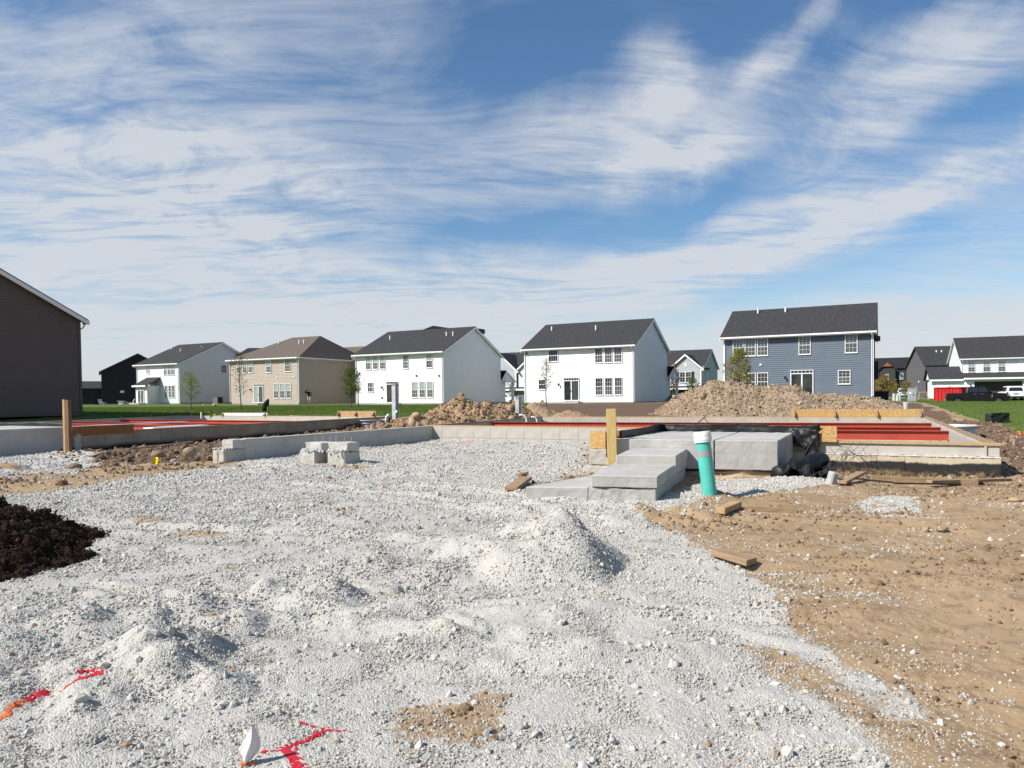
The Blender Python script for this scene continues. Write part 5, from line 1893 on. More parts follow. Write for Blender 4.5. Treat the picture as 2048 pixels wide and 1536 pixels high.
    # gutter and downspouts
    if gut:
        zg = H+.06-ov*sl+.0 if not hip else H+.03
        g = MB()
        yy = -ov-.012 if not hip else -ov-.012
        g.box(-rk+.02, w+rk-.02, yy-.11, yy, zg-.045, zg+.085)
        g.box(-rk+.02, w+rk-.02, yy+.001, yy+.03, zg-.14, zg+.06)
        if hip: g.box(w+ov+.005, w+ov+.11, -ov, d+ov, zg-.045, zg+.07)
        g.obj('gutter', trim, t)
        for x in (.09, w-.09):
            ds = MB()
            ds.tube([(x, yy-.05, zg-.04), (x, yy-.05, zg-.14), (x, -.07, zg-.42), (x, -.07, .25), (x, -.22, .12)], .042, 4)
            ds.obj('downspout', trim, t)
    return t


def roof_bits(t, w, d, H, rise, bits, hipz=None):
    """white vent pipes on the front roof slope: (x along the house, share of the way up the slope, height)"""
    ro = bpy.data.objects[t['front_roof']]
    for x, s, h in bits:
        y = d/2*s; z = H+.14+rise*s
        MB().tube([(x, y, z-.05), (x, y, z+h)], .075, 8).obj('vent_pipe', M_PVC if h > .1 else M_DARKTRIM, ro)
    del t['front_roof']


def triple(root, T, xs, z, w, h, **k):
    for x in xs: window(root, T, x, z, w, h, **k)


def round_vent(root, T, x, z, mm=None):
    o = MB().tube([(x, -.09, z), (x, -.01, z)], .10, 10).obj('wall_vent', mm or M_PVC, root); o.matrix_local = T


def porch(root, w, d, sidem, roofm, ln=4.0, dep=2.1, h=2.75):
    """front porch wing at the far side, seen past the corner: roof, wall stub and post"""
    T = Matrix.Translation((w, d, 0))
    m = MB(T)
    m.box(-ln, .02, .02, dep*.55, .1, h)
    m.obj('porch_wall', M_SIDE[sidem], root)
    q = MB(T)
    q.add([(-ln, 0, h+1.15), (.75, 0, h+1.15), (.75, dep+.4, h-.1), (-ln, dep+.4, h-.1), (-ln, 0, h+1.05), (.75, 0, h+1.05), (.75, dep+.4, h-.2), (-ln, dep+.4, h-.2)],
          [(0, 1, 2, 3), (7, 6, 5, 4), (0, 4, 5, 1), (1, 5, 6, 2), (2, 6, 7, 3), (3, 7, 4, 0)])
    q.obj('porch_roof', roofm, root)
    f = MB(T)
    f.add([(.75, 0, h+1.14), (.78, 0, h+1.14), (.78, dep+.42, h-.12), (.75, dep+.42, h-.12), (.75, 0, h+.94), (.78, 0, h+.94), (.78, dep+.42, h-.34), (.75, dep+.42, h-.34)],
          [(0, 1, 2, 3), (7, 6, 5, 4), (0, 4, 5, 1), (1, 5, 6, 2), (2, 6, 7, 3), (3, 7, 4, 0)])
    f.add([(.02, .02, h-.2), (.7, .02, h-.2), (.7, dep+.2, h-.2), (.7, .02, h+.95)], [(0, 1, 3), (1, 2, 3)])
    f.box(.35, .62, dep-.05, dep+.22, .0, h-.2)
    f.obj('porch_post', M_TRIM, root)


HW = dict(rise=2.82)
# white house, right of centre
b = np.array([1.33, 72.37, .94]); w, d = 11.42, 11.6
h3 = gable_house('white two storey house right of centre with black patio door behind a bare sapling', b, w, d, 'white', **HW)
for x0, x1, z0, z1 in ((2.66, 3.71, 4.2, 5.38),): window(h3, I4, x0, z0, x1-x0, z1-z0, (4, 1), M_SKYGL, M_GLASS)
triple(h3, I4, (7.56, 8.53, 9.49), 3.93, .80, 1.46, up_=M_GLASS, lo_=M_CURT)
triple(h3, I4, (7.58, 8.55, 9.52), .84, .79, 1.67, up_=M_GLASS, lo_=M_CURT)
window(h3, I4, 1.54, 1.46, .81, 1.01, (3, 1))
patio_door(h3, I4, 4.28, .32, 1.64, 2.26, M_GLASS, M_CURT)
wall_lamp(h3, I4, 3.78, 1.95)
round_vent(h3, I4, .25, 5.12, M_BRONZE)
MB().box(3.85, 6.2, -1.0, 0, -.1, .24).obj('back_step', M_CONCG, h3, bevel=.02)
roof_bits(h3, w, d, 5.55, 2.82, [(1.15, .72, .42), (6.3, .62, .5), (9.55, .42, .07)])
porch(h3, w, d, 'white', M_ROOF)
# white house, left of centre
b = np.array([-17.36, 79.9, .99]); w, d = 11.53, 12.6
h2 = gable_house('white two storey house left of centre with rows of curtained windows', b, w, d, 'warm', rise=2.92)
triple(h2, I4, (1.42, 2.39, 3.37), 3.88, .77, 1.48, up_=M_BLIND, lo_=M_CURT)
window(h2, I4, 6.45, 3.85, .74, 1.47, up_=M_CURT, lo_=M_CURT); window(h2, I4, 9.45, 3.86, .82, 1.48, up_=M_BLIND, lo_=M_GLASS)
window(h2, I4, 1.63, 1.4, .8, 1.06, up_=M_CURT, lo_=M_CURT, grid=(3, 1))
triple(h2, I4, (7.56, 8.54, 9.52), .74, .78, 1.67, up_=M_BLIND, lo_=M_CURT)
patio_door(h2, I4, 4.2, .2, 1.62, 2.32, M_GLASS, M_CURT)
wall_lamp(h2, I4, 3.65, 1.9); round_vent(h2, I4, 8.2, 3.05, M_BRONZE); round_vent(h2, I4, 11.05, 3.0, M_BRONZE); round_vent(h2, I4, 3.6, .75, M_BRONZE)
MB().box(3.7, 6.1, -1.2, 0, -.1, .16).obj('back_step', M_CONCG, h2, bevel=.02)
roof_bits(h2, w, d, 5.55, 2.92, [(1.9, .6, .45), (9.5, .62, .45), (10.35, .62, .45)])
porch(h2, w, d, 'warm', M_ROOF, 5.5)
q = MB(); q.add([(3.5, 6.3, 8.3), (9.5, 6.3, 8.3), (6.2, 6.2, 9.0), (6.5, 14, 9.0)], [(0, 2, 3), (1, 3, 2), (0, 1, 2)]); q.obj('cross_roof', M_ROOFK, h2)
MB().box(10.75, 11.55, 7.6, 8.9, 8.0, 8.5).obj('solar_panel', M_DARKTRIM, h2)
# tan house with hipped roof
b = np.array([-35.94, 91.33, 1.06]); w, d = 11.67, 13.2
ht = gable_house('tan two storey house with brown hipped roof and bare tree before it', b, w, d, 'tan', M_ROOFB, rise=3.2, hip=(4.3, 2.5))
triple(ht, I4, (1.31, 2.37, 3.36), 3.98, .76, 1.53, up_=M_BLIND, lo_=M_CURT)
window(ht, I4, 6.41, 3.93, .9, 1.53, up_=M_BLIND, lo_=M_CURT); window(ht, I4, 9.5, 3.97, .98, 1.55, up_=M_CURT, lo_=M_CURT)
window(ht, I4, 1.51, 1.36, .9, 1.13, up_=M_BLIND, lo_=M_BLIND, grid=(3, 1))
triple(ht, I4, (7.62, 8.65, 9.68), .75, .82, 1.83, up_=M_BLIND, lo_=M_CURT)
patio_door(ht, I4, 4.19, .22, 1.7, 2.34, M_BLIND, M_CURT)
wall_lamp(ht, I4, 3.72, 1.9); round_vent(ht, I4, 8.2, 3.25); round_vent(ht, I4, 11.0, 3.35)
MB().box(3.7, 6.2, -1.3, 0, -.1, .14).obj('back_step', M_CONCG, ht, bevel=.02)
roof_bits(ht, w, d, 5.6, 3.2, [(4.0, .68, .35), (7.9, .62, .45), (8.7, .62, .45)])
MB().box(8, 18.6, 9.6, 16.5, -.3, 5.55).obj('front_wing', M_SIDE['tan'], ht)
q = MB(); q.add([(7, 9.2, 5.62), (19, 9.2, 5.62), (19, 16.9, 5.62), (7, 16.9, 5.62), (7, 13, 7.75), (15.6, 13, 7.75)], [(0, 1, 5, 4), (1, 2, 5), (2, 3, 4, 5), (3, 0, 4), (3, 2, 1, 0)]); q.obj('front_wing_roof', M_ROOFB, ht)
# far left white house with a back entry
b = np.array([-53.08, 101.4, 1.19]); w, d = 8.91, 14.2
h1 = gable_house('far left white house with grey side wall and small roofed back entry', b, w, d, 'cream', rise=3.15)
window(h1, I4, 2.15, 4.29, .62, 1.05, up_=M_BLIND, lo_=M_BLIND, grid=(2, 1))
triple(h1, I4, (5.84, 6.66, 7.40), 3.98, .60, 1.42, up_=M_BLIND, lo_=M_CURT, grid=(2, 2))
triple(h1, I4, (5.94, 6.74, 7.46), .84, .56, 1.72, up_=M_CURT, lo_=M_CURT, grid=(2, 2))
window(h1, Tside(w), 6.9, 4.4, .95, 1.15, grid=(2, 1), trim=M_TRIM)
m = MB(); m.prism([(2.45, -1.9), (4.85, -1.9), (4.85, 0), (2.45, 0)], -.2, 2.55); siding(m, 0, 2.4, .1, 2.55, Matrix.Translation((2.45, -1.9, 0))); m.obj('entry_wall', M_SIDE['cream'], h1)
q = MB(); q.add([(2.2, -2.3, 2.55), (5.1, -2.3, 2.55), (5.1, 0, 3.75), (2.2, 0, 3.75), (2.2, -2.3, 2.42), (5.1, -2.3, 2.42), (5.1, 0, 3.62), (2.2, 0, 3.62)], [(0, 1, 2, 3), (7, 6, 5, 4), (0, 4, 5, 1), (1, 5, 6, 2), (3, 7, 4, 0)]); q.obj('entry_roof', M_ROOF, h1)
MB().box(2.2, 5.1, -2.36, -2.30, 2.38, 2.60).obj('entry_fascia', M_TRIM, h1)
Te = Matrix.Translation((0, -1.915, 0))
patio_door(h1, Te, 2.95, .15, 1.25, 2.1, M_CURT, M_CURT)
wall_lamp(h1, I4, 1.95, 1.95); window(h1, I4, 1.45, 1.2, .32, 1.35, (1, 2), sash=True)
MB().box(2.6, 4.7, -3.1, -1.92, -.1, .2).obj('back_step', M_CONCG, h1, bevel=.02)
roof_bits(h1, w, d, 5.55, 3.15, [(.5, .75, .3), (3.8, .6, .4), (6.7, .78, .12)])
q = MB(); q.add([(8.9, 9.5, 7.0), (15, 11.5, 8.0), (14.0, 12, 8.05), (8.9, 12, 8.3), (15, 13.5, 7.1), (15, 10.5, 7.1)], [(0, 5, 1, 2, 3), (5, 4, 1)]); q.obj('front_roof', M_ROOFK, h1)
m = MB(); m.box(8.92, 14.7, 10.8, 13.2, -.5, 7.0); m.obj('front_wing', M_SIDE['cream'], h1)
# slate blue house on the right
b = np.array([19.1, 64.39, 1.31]); w, d = 11.98, 11.4
hb = gable_house('slate blue two storey house behind the long dirt mound at right', b, w, d, 'blue', rise=2.75, ov=.42)
triple(hb, I4, (.79, 1.82, 2.86), 3.78, .92, 1.55, up_=M_SKYGL, lo_=M_CURT)
window(hb, I4, 6.27, 3.76, .96, 1.6, up_=M_SKYGL, lo_=M_CURT); window(hb, I4, 9.87, 3.77, .95, 1.62, up_=M_SKYGL, lo_=M_CURT)
triple(hb, I4, (.77, 1.82, 2.87), .68, .92, 1.62, up_=M_GLASS, lo_=M_GLASS)
window(hb, I4, 9.35, 1.18, .95, 1.17, up_=M_GLASS, lo_=M_CURT, grid=(3, 2))
patio_door(hb, I4, 5.61, .02, 1.84, 2.42, M_GLASS, M_GLASS)
wall_lamp(hb, I4, 5.2, 1.85); round_vent(hb, I4, 3.15, 3.0)
MB().box(12.0, 12.35, 2.0, 3.0, 1.6, 3.1).obj('side_bay', M_DARKTRIM, hb)
MB().box(12.0, 12.5, .3, .9, 4.7, 5.1).obj('side_vent', M_DARKTRIM, hb)
MB().box(8.0, 10.0, -.03, -.001, .03, .17).obj('green_base_strip', mat('pale_green_foam', (.42, .55, .46), None), hb)
roof_bits(hb, w, d, 5.55, 2.75, [(2.2, .86, .5), (4.65, .84, .45)])
# brown house at the left edge: its shaded gable side
b = np.array([-25.3, 42.0, .86])
d = 12.0
o0 = Vector((b[0], b[1], 0))-Vector((V2[0], V2[1], 0))*d-Vector((U2[0], U2[1], 0))*11.5
hbr = gable_house('large brown sided house cut by the left edge, its gable side in shade', (o0.x, o0.y, .86), 11.5, d, 'brown', M_ROOF, H=5.62, rise=2.95, course=.15, proud=.02, found=False, rk=.34)
del hbr['front_roof']
MB().box(11.46, 11.56, 11.93, 12.06, .18, 5.6).obj('corner_trim', M_SIDE['brown'], hbr)
MB().box(11.2, 11.7, 12.38, 12.52, 5.36, 5.52).obj('gutter_end', M_TRIM, hbr)
MB().tube([(11.4, 12.42, 5.36), (11.4, 12.3, 5.15), (11.4, 12.08, 5.0), (11.4, 12.08, .3)], .045, 6).obj('downspout', M_TRIM, hbr)
MB().tube([(11.53, 7.2, .55), (11.66, 7.2, .62), (11.72, 7.2, .5)], .045, 8).obj('vent_hood', M_PVC, hbr)
# black house behind
c = np.array([-67.0, 117.0, 1.05]); w, d = 10.0, 10.6
o0 = c-np.array([math.cos(R(60)), -math.sin(R(60)), 0])*w
hk = gable_house('black two storey house beyond the brown one with a low sunroom wing', o0, w, d, 'black', M_ROOFK, H=5.5, rise=2.9, trim=M_DARKTRIM, gut=False, rot=R(-60))
del hk['front_roof']
m = MB(); m.box(w+.02, w+.06, 2.6, 3.2, 2.0, 2.35); m.obj('wall_vent', M_PVC, hk)
m = MB(); m.box(w-4.0, w-.6, -6.5, -.05, -.5, 2.75); m.obj('sunroom_wall', M_SIDE['black'], hk)
q = MB(); q.add([(w-.2, -6.9, 2.75), (w-.2, -.05, 2.75), (w-4.2, -.05, 4.0), (w-4.2, -6.9, 4.0), (w-.2, -6.9, 2.62), (w-.2, -.05, 2.62), (w-4.2, -.05, 2.62), (w-4.2, -6.9, 2.62)], [(0, 1, 2, 3), (7, 6, 5, 4), (0, 4, 5, 1), (1, 5, 6, 2), (2, 6, 7, 3), (3, 7, 4, 0)]); q.obj('sunroom_roof', M_ROOF, hk)
patio_door(hk, Matrix.Translation((w-.585, -6.5, 0)) @ Matrix.Rotation(math.pi/2, 4, 'Z'), 1.9, .1, 3.4, 2.2, M_SKYGL, M_GLASS, False, M_DARKTRIM)
MB().box(1.0, w-1.0, 10.62, 17.5, -.3, 5.6).obj('front_wing', M_SIDE['black'], hk)
q = MB(); q.add([(.7, 8, 5.6), (w-.7, 8, 5.6), (w-.7, 17.9, 5.6), (.7, 17.9, 5.6), (w/2, 6, 7.6), (w/2, 17.9, 7.6)], [(0, 1, 4), (1, 2, 5, 4), (2, 3, 5), (3, 0, 4, 5), (3, 2, 1, 0)]); q.obj('front_wing_roof', M_ROOFK, hk)


# ---- houses across the street, fronts toward the camera
def front_gable(t, x0, x1, y0, z0, ze, rise, side, ov=.3, depth=5.0, roofm=None, trim=None, board=None):
    """a bay with its own gable, standing proud of the front wall"""
    trim = trim or M_TRIM
    xm = (x0+x1)/2
    m = MB()
    m.add([(x0, y0, z0), (x1, y0, z0), (x1, y0, ze), (xm, y0, ze+rise), (x0, y0, ze), (x0, y0+depth, z0), (x1, y0+depth, z0), (x1, y0+depth, ze), (xm, y0+depth, ze+rise), (x0, y0+depth, ze)],
          [(0, 1, 2, 3, 4), (1, 6, 7, 2), (5, 0, 4, 9), (2, 7, 8, 3), (3, 8, 9, 4), (0, 5, 6, 1)])
    siding(m, x0, x1, z0, ze+rise-.05, Matrix.Translation((0, y0-.003, 0)), lambda z: (x0, x1) if z < ze else (x0+(z-ze)/rise*(xm-x0), x1-(z-ze)/rise*(xm-x0)))
    m.obj('gable_bay', M_SIDE[side], t)
    k = rise/(xm-x0)
    q, r = MB(), MB()
    for s in (-1, 1):
        xe = x0-ov if s < 0 else x1+ov
        a = [(xe, ze-ov*k), (xm, ze+rise)]
        if s > 0: a = a[::-1]
        (xa, za), (xb, zb) = a
        q.add([(xa, y0-ov, za+.06), (xb, y0-ov, zb+.06), (xb, y0+depth, zb+.06), (xa, y0+depth, za+.06), (xa, y0-ov, za+.16), (xb, y0-ov, zb+.16), (xb, y0+depth, zb+.16), (xa, y0+depth, za+.16)],
              [(0, 3, 2, 1), (4, 5, 6, 7), (0, 1, 5, 4), (1, 2, 6, 5), (2, 3, 7, 6), (3, 0, 4, 7)])
        r.add([(xa, y0-ov-.05, za-.16), (xb, y0-ov-.05, zb-.16), (xb, y0-ov-.002, zb-.16), (xa, y0-ov-.002, za-.16), (xa, y0-ov-.05, za+.13), (xb, y0-ov-.05, zb+.13), (xb, y0-ov-.002, zb+.13), (xa, y0-ov-.002, za+.13)],
              [(0, 3, 2, 1), (4, 5, 6, 7), (0, 1, 5, 4), (1, 2, 6, 5), (2, 3, 7, 6), (3, 0, 4, 7)])
        r.box(xe-.12, xe+.12, y0-ov-.06, y0-ov+.3, ze-ov*k-.22, ze-ov*k+.10)
    q.obj('bay_roof', roofm or M_ROOF, t); r.obj('bay_trim', trim, t)
    cb = MB(); cb.box(x0-.02, x0+.14, y0-.035, y0-.012, z0, ze-.05); cb.box(x1-.14, x1+.02, y0-.035, y0-.012, z0, ze-.05); cb.box(x0, x1, y0-.034, y0-.013, z0-.1, z0+.10)
    cb.obj('bay_corner_trim', trim, t)


def shutters(t, T, x, z, w, h):
    for a in (x-.47, x+w+.07):
        o = MB().box(a, a+.38, -.05, -.012, z-.02, z+h+.02).obj('shutter', M_DARKTRIM, t); o.matrix_local = T


def at_px(px, Y, z=0):
    p = CAMP+ray(px, 800)*(Y/ray(px, 800)[1])
    return np.array([p[0], p[1], z])


def grey_front(label, right_px, Y, zb, side, w=11.5):
    c = at_px(right_px, Y, zb)
    o0 = c-np.array([U2[0], U2[1], 0])*w
    t = gable_house(label, o0, w, 10.5, side, rise=2.7)
    del t['front_roof']
    front_gable(t, w-4.7, w-.05, -.9, 2.75, 5.35, 1.95, side)
    T = Matrix.Translation((0, -.915, 0))
    window(t, T, w-3.25, 3.2, .85, 1.55, (2, 2)); window(t, T, w-2.38, 3.2, .85, 1.55, (2, 2))
    shutters(t, T, w-3.25, 3.2, 1.72, 1.55)
    MB().box(w-2.52, w-2.22, -.94, -.91, 5.6, 6.1).obj('gable_vent', M_TRIM, t)
    window(t, I4, w-6.3, 3.5, .9, 1.1, (3, 1))
    window(t, Tside(w), 2.6, 3.2, .7, 1.5, (1, 1))
    q = MB(); q.add([(2.5, -2.6, 2.35), (w+.2, -2.6, 2.35), (w+.2, 0, 2.85), (2.5, 0, 2.85), (2.5, -2.6, 2.2), (w+.2, -2.6, 2.2), (w+.2, 0, 2.7), (2.5, 0, 2.7)], [(0, 1, 2, 3), (7, 6, 5, 4), (0, 4, 5, 1), (1, 5, 6, 2), (3, 7, 4, 0)]); q.obj('porch_roof', M_ROOF, t)
    MB().box(2.5, w+.2, -2.68, -2.605, 2.1, 2.38).obj('porch_beam', M_TRIM, t)
    for x in (w-5.2, w-.3): MB().box(x-.14, x+.14, -2.5, -2.22, -.3, 2.2).obj('porch_post', M_TRIM, t)
    patio_door(t, I4, w-3.8, .1, 2.6, 2.1, M_GLASS, M_GLASS, False)
    return t


hg = grey_front('pale grey gabled house with black shutters seen between the white and blue houses', 1406, 107, .45, 'grey')
hw = grey_front('white house with shuttered gable seen in the gap between the two white houses', 1098, 108, .55, 'white', 13.5)
front_gable(hw, 3.0, 8.6, -1.2, 2.75, 5.3, 2.5, 'grey')
T_ = Matrix.Translation((0, -1.215, 0))
window(hw, T_, 4.6, 3.3, 1.0, 1.5, (2, 2)); shutters(hw, T_, 4.6, 3.3, 1.0, 1.5)
m = MB()
for i in range(4): m.box(3.6, 8.2, -1.24, -1.216, .08+i*.55, .08+i*.55+.53)
m.obj('garage_door', M_TRIM, hw)
MB().box(3.8, 8.0, -1.262, -1.245, 1.78, 2.12).obj('garage_window', M_GLASS, hw)

# big white house across the street at the right edge
c = at_px(1922, 98, .84)
w, d = 17.0, 10.8
hr = gable_house('white two storey house with garages at the right edge behind the black pickup', c, w, d, 'white', rise=3.0, faces=('front', 'left'), ov=.45, rot=R(-24))
del hr['front_roof']
for px in (1943, 1973.5, 2004):
    k = ray(px, 735); n = np.array([V2[0], V2[1], 0]); P = CAMP+k*(((c-CAMP)@n)/(k@n))-c
    window(hr, I4, float(P[0]*U2[0]+P[1]*U2[1])-.42, 3.62, .86, 1.36, (2, 2), M_BLIND, M_CURT)
front_gable(hr, 7.9, 14.5, -1.2, 3.0, 5.5, 2.7, 'white')
T_ = Matrix.Translation((0, -1.215, 0))
window(hr, T_, 10.0, 3.6, 1.8, 1.45, (4, 2), M_GLASS, M_GLASS)
window(hr, Tleft(d), d-3.3, 3.6, .6, 1.5, (1, 1))
# garage block in front, with its lower roof
gd = 2.2
m = MB(); m.box(.05, 1.2, -gd, 0, -.3, 2.75); m.box(6.6, 8.4, -gd, 0, -.3, 2.75); m.box(1.2, 6.6, -gd, 0, 2.30, 2.75); m.box(1.2, 6.6, -.1, 0, -.3, 2.3)
siding(m, .05, 1.2, 0, 2.75, Matrix.Translation((0, -gd-.003, 0))); siding(m, 6.6, 8.4, 0, 2.75, Matrix.Translation((0, -gd-.003, 0)))
m.obj('garage_wall', M_SIDE['white'], hr)
MB().box(1.22, 6.58, -1.5, -1.45, .0, 2.3).obj('garage_opening', mat('painted_garage_gloom', (.05, .045, .04), None), hr)  # flat dark panel: the gloom inside the garage is put into its colour
q = MB(); q.add([(-.1, -gd-.5, 2.75), (w, -gd-.5, 2.75), (w, 0, 3.55), (-.1, 0, 3.55), (-.1, -gd-.5, 2.62), (w, -gd-.5, 2.62), (w, 0, 3.4), (-.1, 0, 3.4)], [(0, 1, 2, 3), (7, 6, 5, 4), (0, 4, 5, 1), (1, 5, 6, 2), (3, 7, 4, 0)]); q.obj('garage_roof', M_ROOF, hr)
MB().box(-.1, w, -gd-.60, -gd-.505, 2.58, 2.80).obj('garage_gutter', M_TRIM, hr)
MB().tube([(8.0, -1.3, 3.6), (8.6, -gd-.5, 2.9)], .06, 4).obj('downspout', M_TRIM, hr)
m = MB(); m.box(9.3, 11.0, -1.3, -1.21, .1, 2.4); m.obj('front_door', M_DARKTRIM, hr)
wall_lamp(hr, Matrix.Translation((0, -gd, 0)), .75, 1.85); wall_lamp(hr, Matrix.Translation((0, -gd, 0)), 7.5, 1.85)
# third bay of the garage, projecting left
m = MB(); m.box(-3.5, .04, -1.9, 4.6, -.3, 2.7); siding(m, -3.7, .04, 0, 2.7, Matrix.Translation((0, -1.903, 0)))
m.add([(-3.72, -1.9, 2.7), (-3.72, 4.6, 2.7), (-3.72, 1.35, 4.45)], [(0, 2, 1)])
m.obj('side_garage_wall', M_SIDE['white'], hr)
q = MB(); q.add([(-4.05, -2.3, 2.62), (.0, -2.3, 2.62), (.0, 1.35, 4.5), (-4.05, 1.35, 4.5), (-4.05, -2.3, 2.5), (.0, -2.3, 2.5), (.0, 1.35, 4.38), (-4.05, 1.35, 4.38), (-4.05, 5.0, 2.62), (0, 5.0, 2.62)], [(0, 1, 2, 3), (7, 6, 5, 4), (0, 4, 5, 1), (3, 7, 4, 0), (3, 2, 9, 8)]); q.obj('side_garage_roof', M_ROOF, hr)
MB().box(-4.05, .0, -2.38, -2.305, 2.42, 2.66).obj('side_garage_gutter', M_TRIM, hr)
m = MB(); m.box(-3.2, -.4, -1.96, -1.92, 1.95, 2.02)
for i in range(4): m.box(-3.2, -.4, -1.95, -1.918, .02+i*.49, .02+i*.49+.47)
m.obj('garage_door', M_TRIM, hr)

# charcoal house left of it
c = at_px(1852, 118, .7)
hd = gable_house('charcoal house with grey gable end behind the red dumpster', c, 13, 9.6, 'greige', M_ROOF, rise=3.2, faces=('front', 'left'), trim=M_DARKTRIM, H=5.6, rot=R(-12))
del hd['front_roof']
MB().box(.0, 13, -.03, -.006, .1, 5.6).obj('dark_front', M_SIDE['dark'], hd)
window(hd, Matrix.Translation((0, -.035, 0)), 2.3, .7, 1.5, 1.6, (1, 1), M_SKYGL, M_GLASS, trim=M_DARKTRIM)
for x in (2.6, 3.4): MB().tube([(x, 3.2, 7.6), (x, 3.2, 8.15)], .11, 8).obj('vent_pipe', M_PVC, hd)
MB().tube([(6.9, 1.2, 5.6), (6.9, 1.2, 8.2)], .14, 8).obj('flue_pipe', M_PVC, hd)
o = MB().tube([(6.3, -.1, 2.9), (6.3, -.01, 2.9)], .16, 8).obj('wall_vent', M_PVC, hd); o.matrix_local = Tleft(9.6)
o = MB().box(5.2, 5.5, -.08, -.01, .9, 2.2).obj('meter_box', M_PEDG, hd); o.matrix_local = Tleft(9.6)
# far townhouse with rust coloured gable trims
M_RUST = mat('rust_trim', (.30, .085, .045), None, rough=.6)
c = at_px(1726, 150, .7)
hf = gable_house('distant dark townhouse with rust coloured gable brackets beside the blue house', c, 15.6, 10, 'dark', M_ROOFK, rise=2.2, H=6.2, faces=('front',), trim=M_DARKTRIM, gut=False)
del hf['front_roof']
for x0, x1, r_ in ((8.5, 13.4, 2.3), (3.0, 6.0, 1.5)):
    front_gable(hf, x0, x1, -.8, 3.0, 6.0, r_, 'dark', roofm=M_ROOFK, trim=M_DARKTRIM)
    xm = (x0+x1)/2
    m = MB(); m.add([(xm-.85, -1.2, 6+r_-.95), (xm+.85, -1.2, 6+r_-.95), (xm, -1.2, 6+r_-.15), (xm-.85, -1.1, 6+r_-.95), (xm+.85, -1.1, 6+r_-.95), (xm, -1.1, 6+r_-.15)], [(0, 1, 2), (5, 4, 3), (0, 3, 4, 1), (1, 4, 5, 2), (2, 5, 3, 0)]); m.obj('gable_bracket', M_RUST, hf)
T_ = Matrix.Translation((0, -.82, 0))
for x in (9.9, 11.0): window(hf, T_, x, 3.6, .95, 1.7, (1, 1), M_BLIND, M_BLIND, trim=M_DARKTRIM)
window(hf, I4, 14.2, 3.7, .9, 1.6, (1, 1), M_BLIND, M_BLIND, trim=M_DARKTRIM)
window(hf, I4, 6.6, 3.7, .9, 1.6, (1, 1), M_BLIND, M_BLIND, trim=M_DARKTRIM)
window(hf, T_, 4.0, 3.6, .9, 1.5, (1, 1), M_BLIND, M_BLIND, trim=M_DARKTRIM)


# ------------------------------------------------------------------ trees
def leaf_mat(name, a, b, c):
    m, _, _ = newmat(name)
    t = NT(m)
    P = t.n('ShaderNodeTexCoord').outputs['Object']
    n1, n2 = t.noise(P, 2.2, 3, .6).outputs[0], t.noise(P, 14, 2, .6).outputs[0]
    col = t.mix(t.step(n1, .35, .65), a, b)
    col = t.mix(t.math('MULTIPLY', t.step(n2, .55, .7), .7), col, c)
    d = t.n('ShaderNodeBsdfPrincipled', {'Base Color': col, 'Roughness': .7, 'Specular IOR Level': .25})
    tr = t.n('ShaderNodeBsdfTranslucent', {'Color': col})
    mx = t.n('ShaderNodeMixShader', {0: .35, 1: d.outputs[0], 2: tr.outputs[0]})
    t.n('ShaderNodeOutputMaterial', {0: mx.outputs[0]})
    return m


M_TRUNK = mat('grey_brown_bark', (.10, .08, .06), (.15, .12, .095), 8, .95, .1, .4, 30)


def tree(label, x, y, z, h, cb, cw, nleaf, lm, ls=.07, nb=26, shape='oval', lean=0., seed=1, tr=.035, group='young trees on the lawns', name='young_tree', clump=.22):
    rs = random.Random(seed)
    t = thing(name, label, 'tree', (x, y, z), rs.random()*6, group)
    m = MB()
    pts = [Vector((lean*s*h+.04*math.sin(s*6+seed), .03*math.sin(s*5), s*h)) for s in [i/10 for i in range(11)]]
    m.tube([Vector((0, 0, -.2))]+pts, [tr*1.35]+[tr*(1-.85*i/10)+.004 for i in range(11)], 7)
    tips = []
    for i in range(nb):
        s = cb+(1-cb)*((i+.5)/nb)**.9*.97
        k = (s-cb)/(1-cb)
        if shape == 'oval': r = cw*math.sin(math.pi*min(1, .18+k*.80))**.8
        elif shape == 'cone': r = cw*(1.08-k)
        else: r = cw*(.45+.55*math.sin(math.pi*k))
        a = i*2.4+rs.uniform(-.4, .4)
        r *= rs.uniform(.6, 1.1)
        p0 = Vector((lean*s*h, 0, s*h-r*.55))
        if p0.z < cb*h*.8: p0.z = cb*h*.8
        p1 = Vector((lean*s*h+math.cos(a)*r, math.sin(a)*r, s*h+r*rs.uniform(-.05, .35)))
        pm = p0.lerp(p1, .55)+Vector((rs.uniform(-.05, .05), rs.uniform(-.05, .05), r*.12))
        m.tube([p0, pm, p1], [tr*.35, tr*.22, .004], 5, False)
        tips += [(p0.lerp(pm, q)) for q in (.5, .75, 1)]+[pm.lerp(p1, q) for q in (.35, .7, 1)]*2
        for _ in range(2):
            q = pm.lerp(p1, rs.uniform(0, .8)); e = q+Vector((rs.uniform(-1, 1), rs.uniform(-1, 1), rs.uniform(-.2, .8)))*r*.35
            m.tube([q, e], [tr*.12, .003], 4, False); tips += [q.lerp(e, .6), e]
    m.obj('trunk', M_TRUNK, t)
    c = MB()
    for i in range(nleaf):
        p = Vector(rs.choice(tips))+Vector((rs.gauss(0, 1), rs.gauss(0, 1), rs.gauss(0, 1)))*clump*.5
        q = Euler((rs.uniform(0, 6.3), rs.uniform(0, 6.3), rs.uniform(0, 6.3))).to_matrix()
        a = ls*rs.uniform(.6, 1.3)
        c.add([p+q @ Vector((-a*.5, 0, 0)), p+q @ Vector((0, -a*.3, .1*a)), p+q @ Vector((a*.6, 0, 0)), p+q @ Vector((0, a*.3, .1*a))], [(0, 1, 2, 3)])
    c.obj('crown', lm, t)
    return t


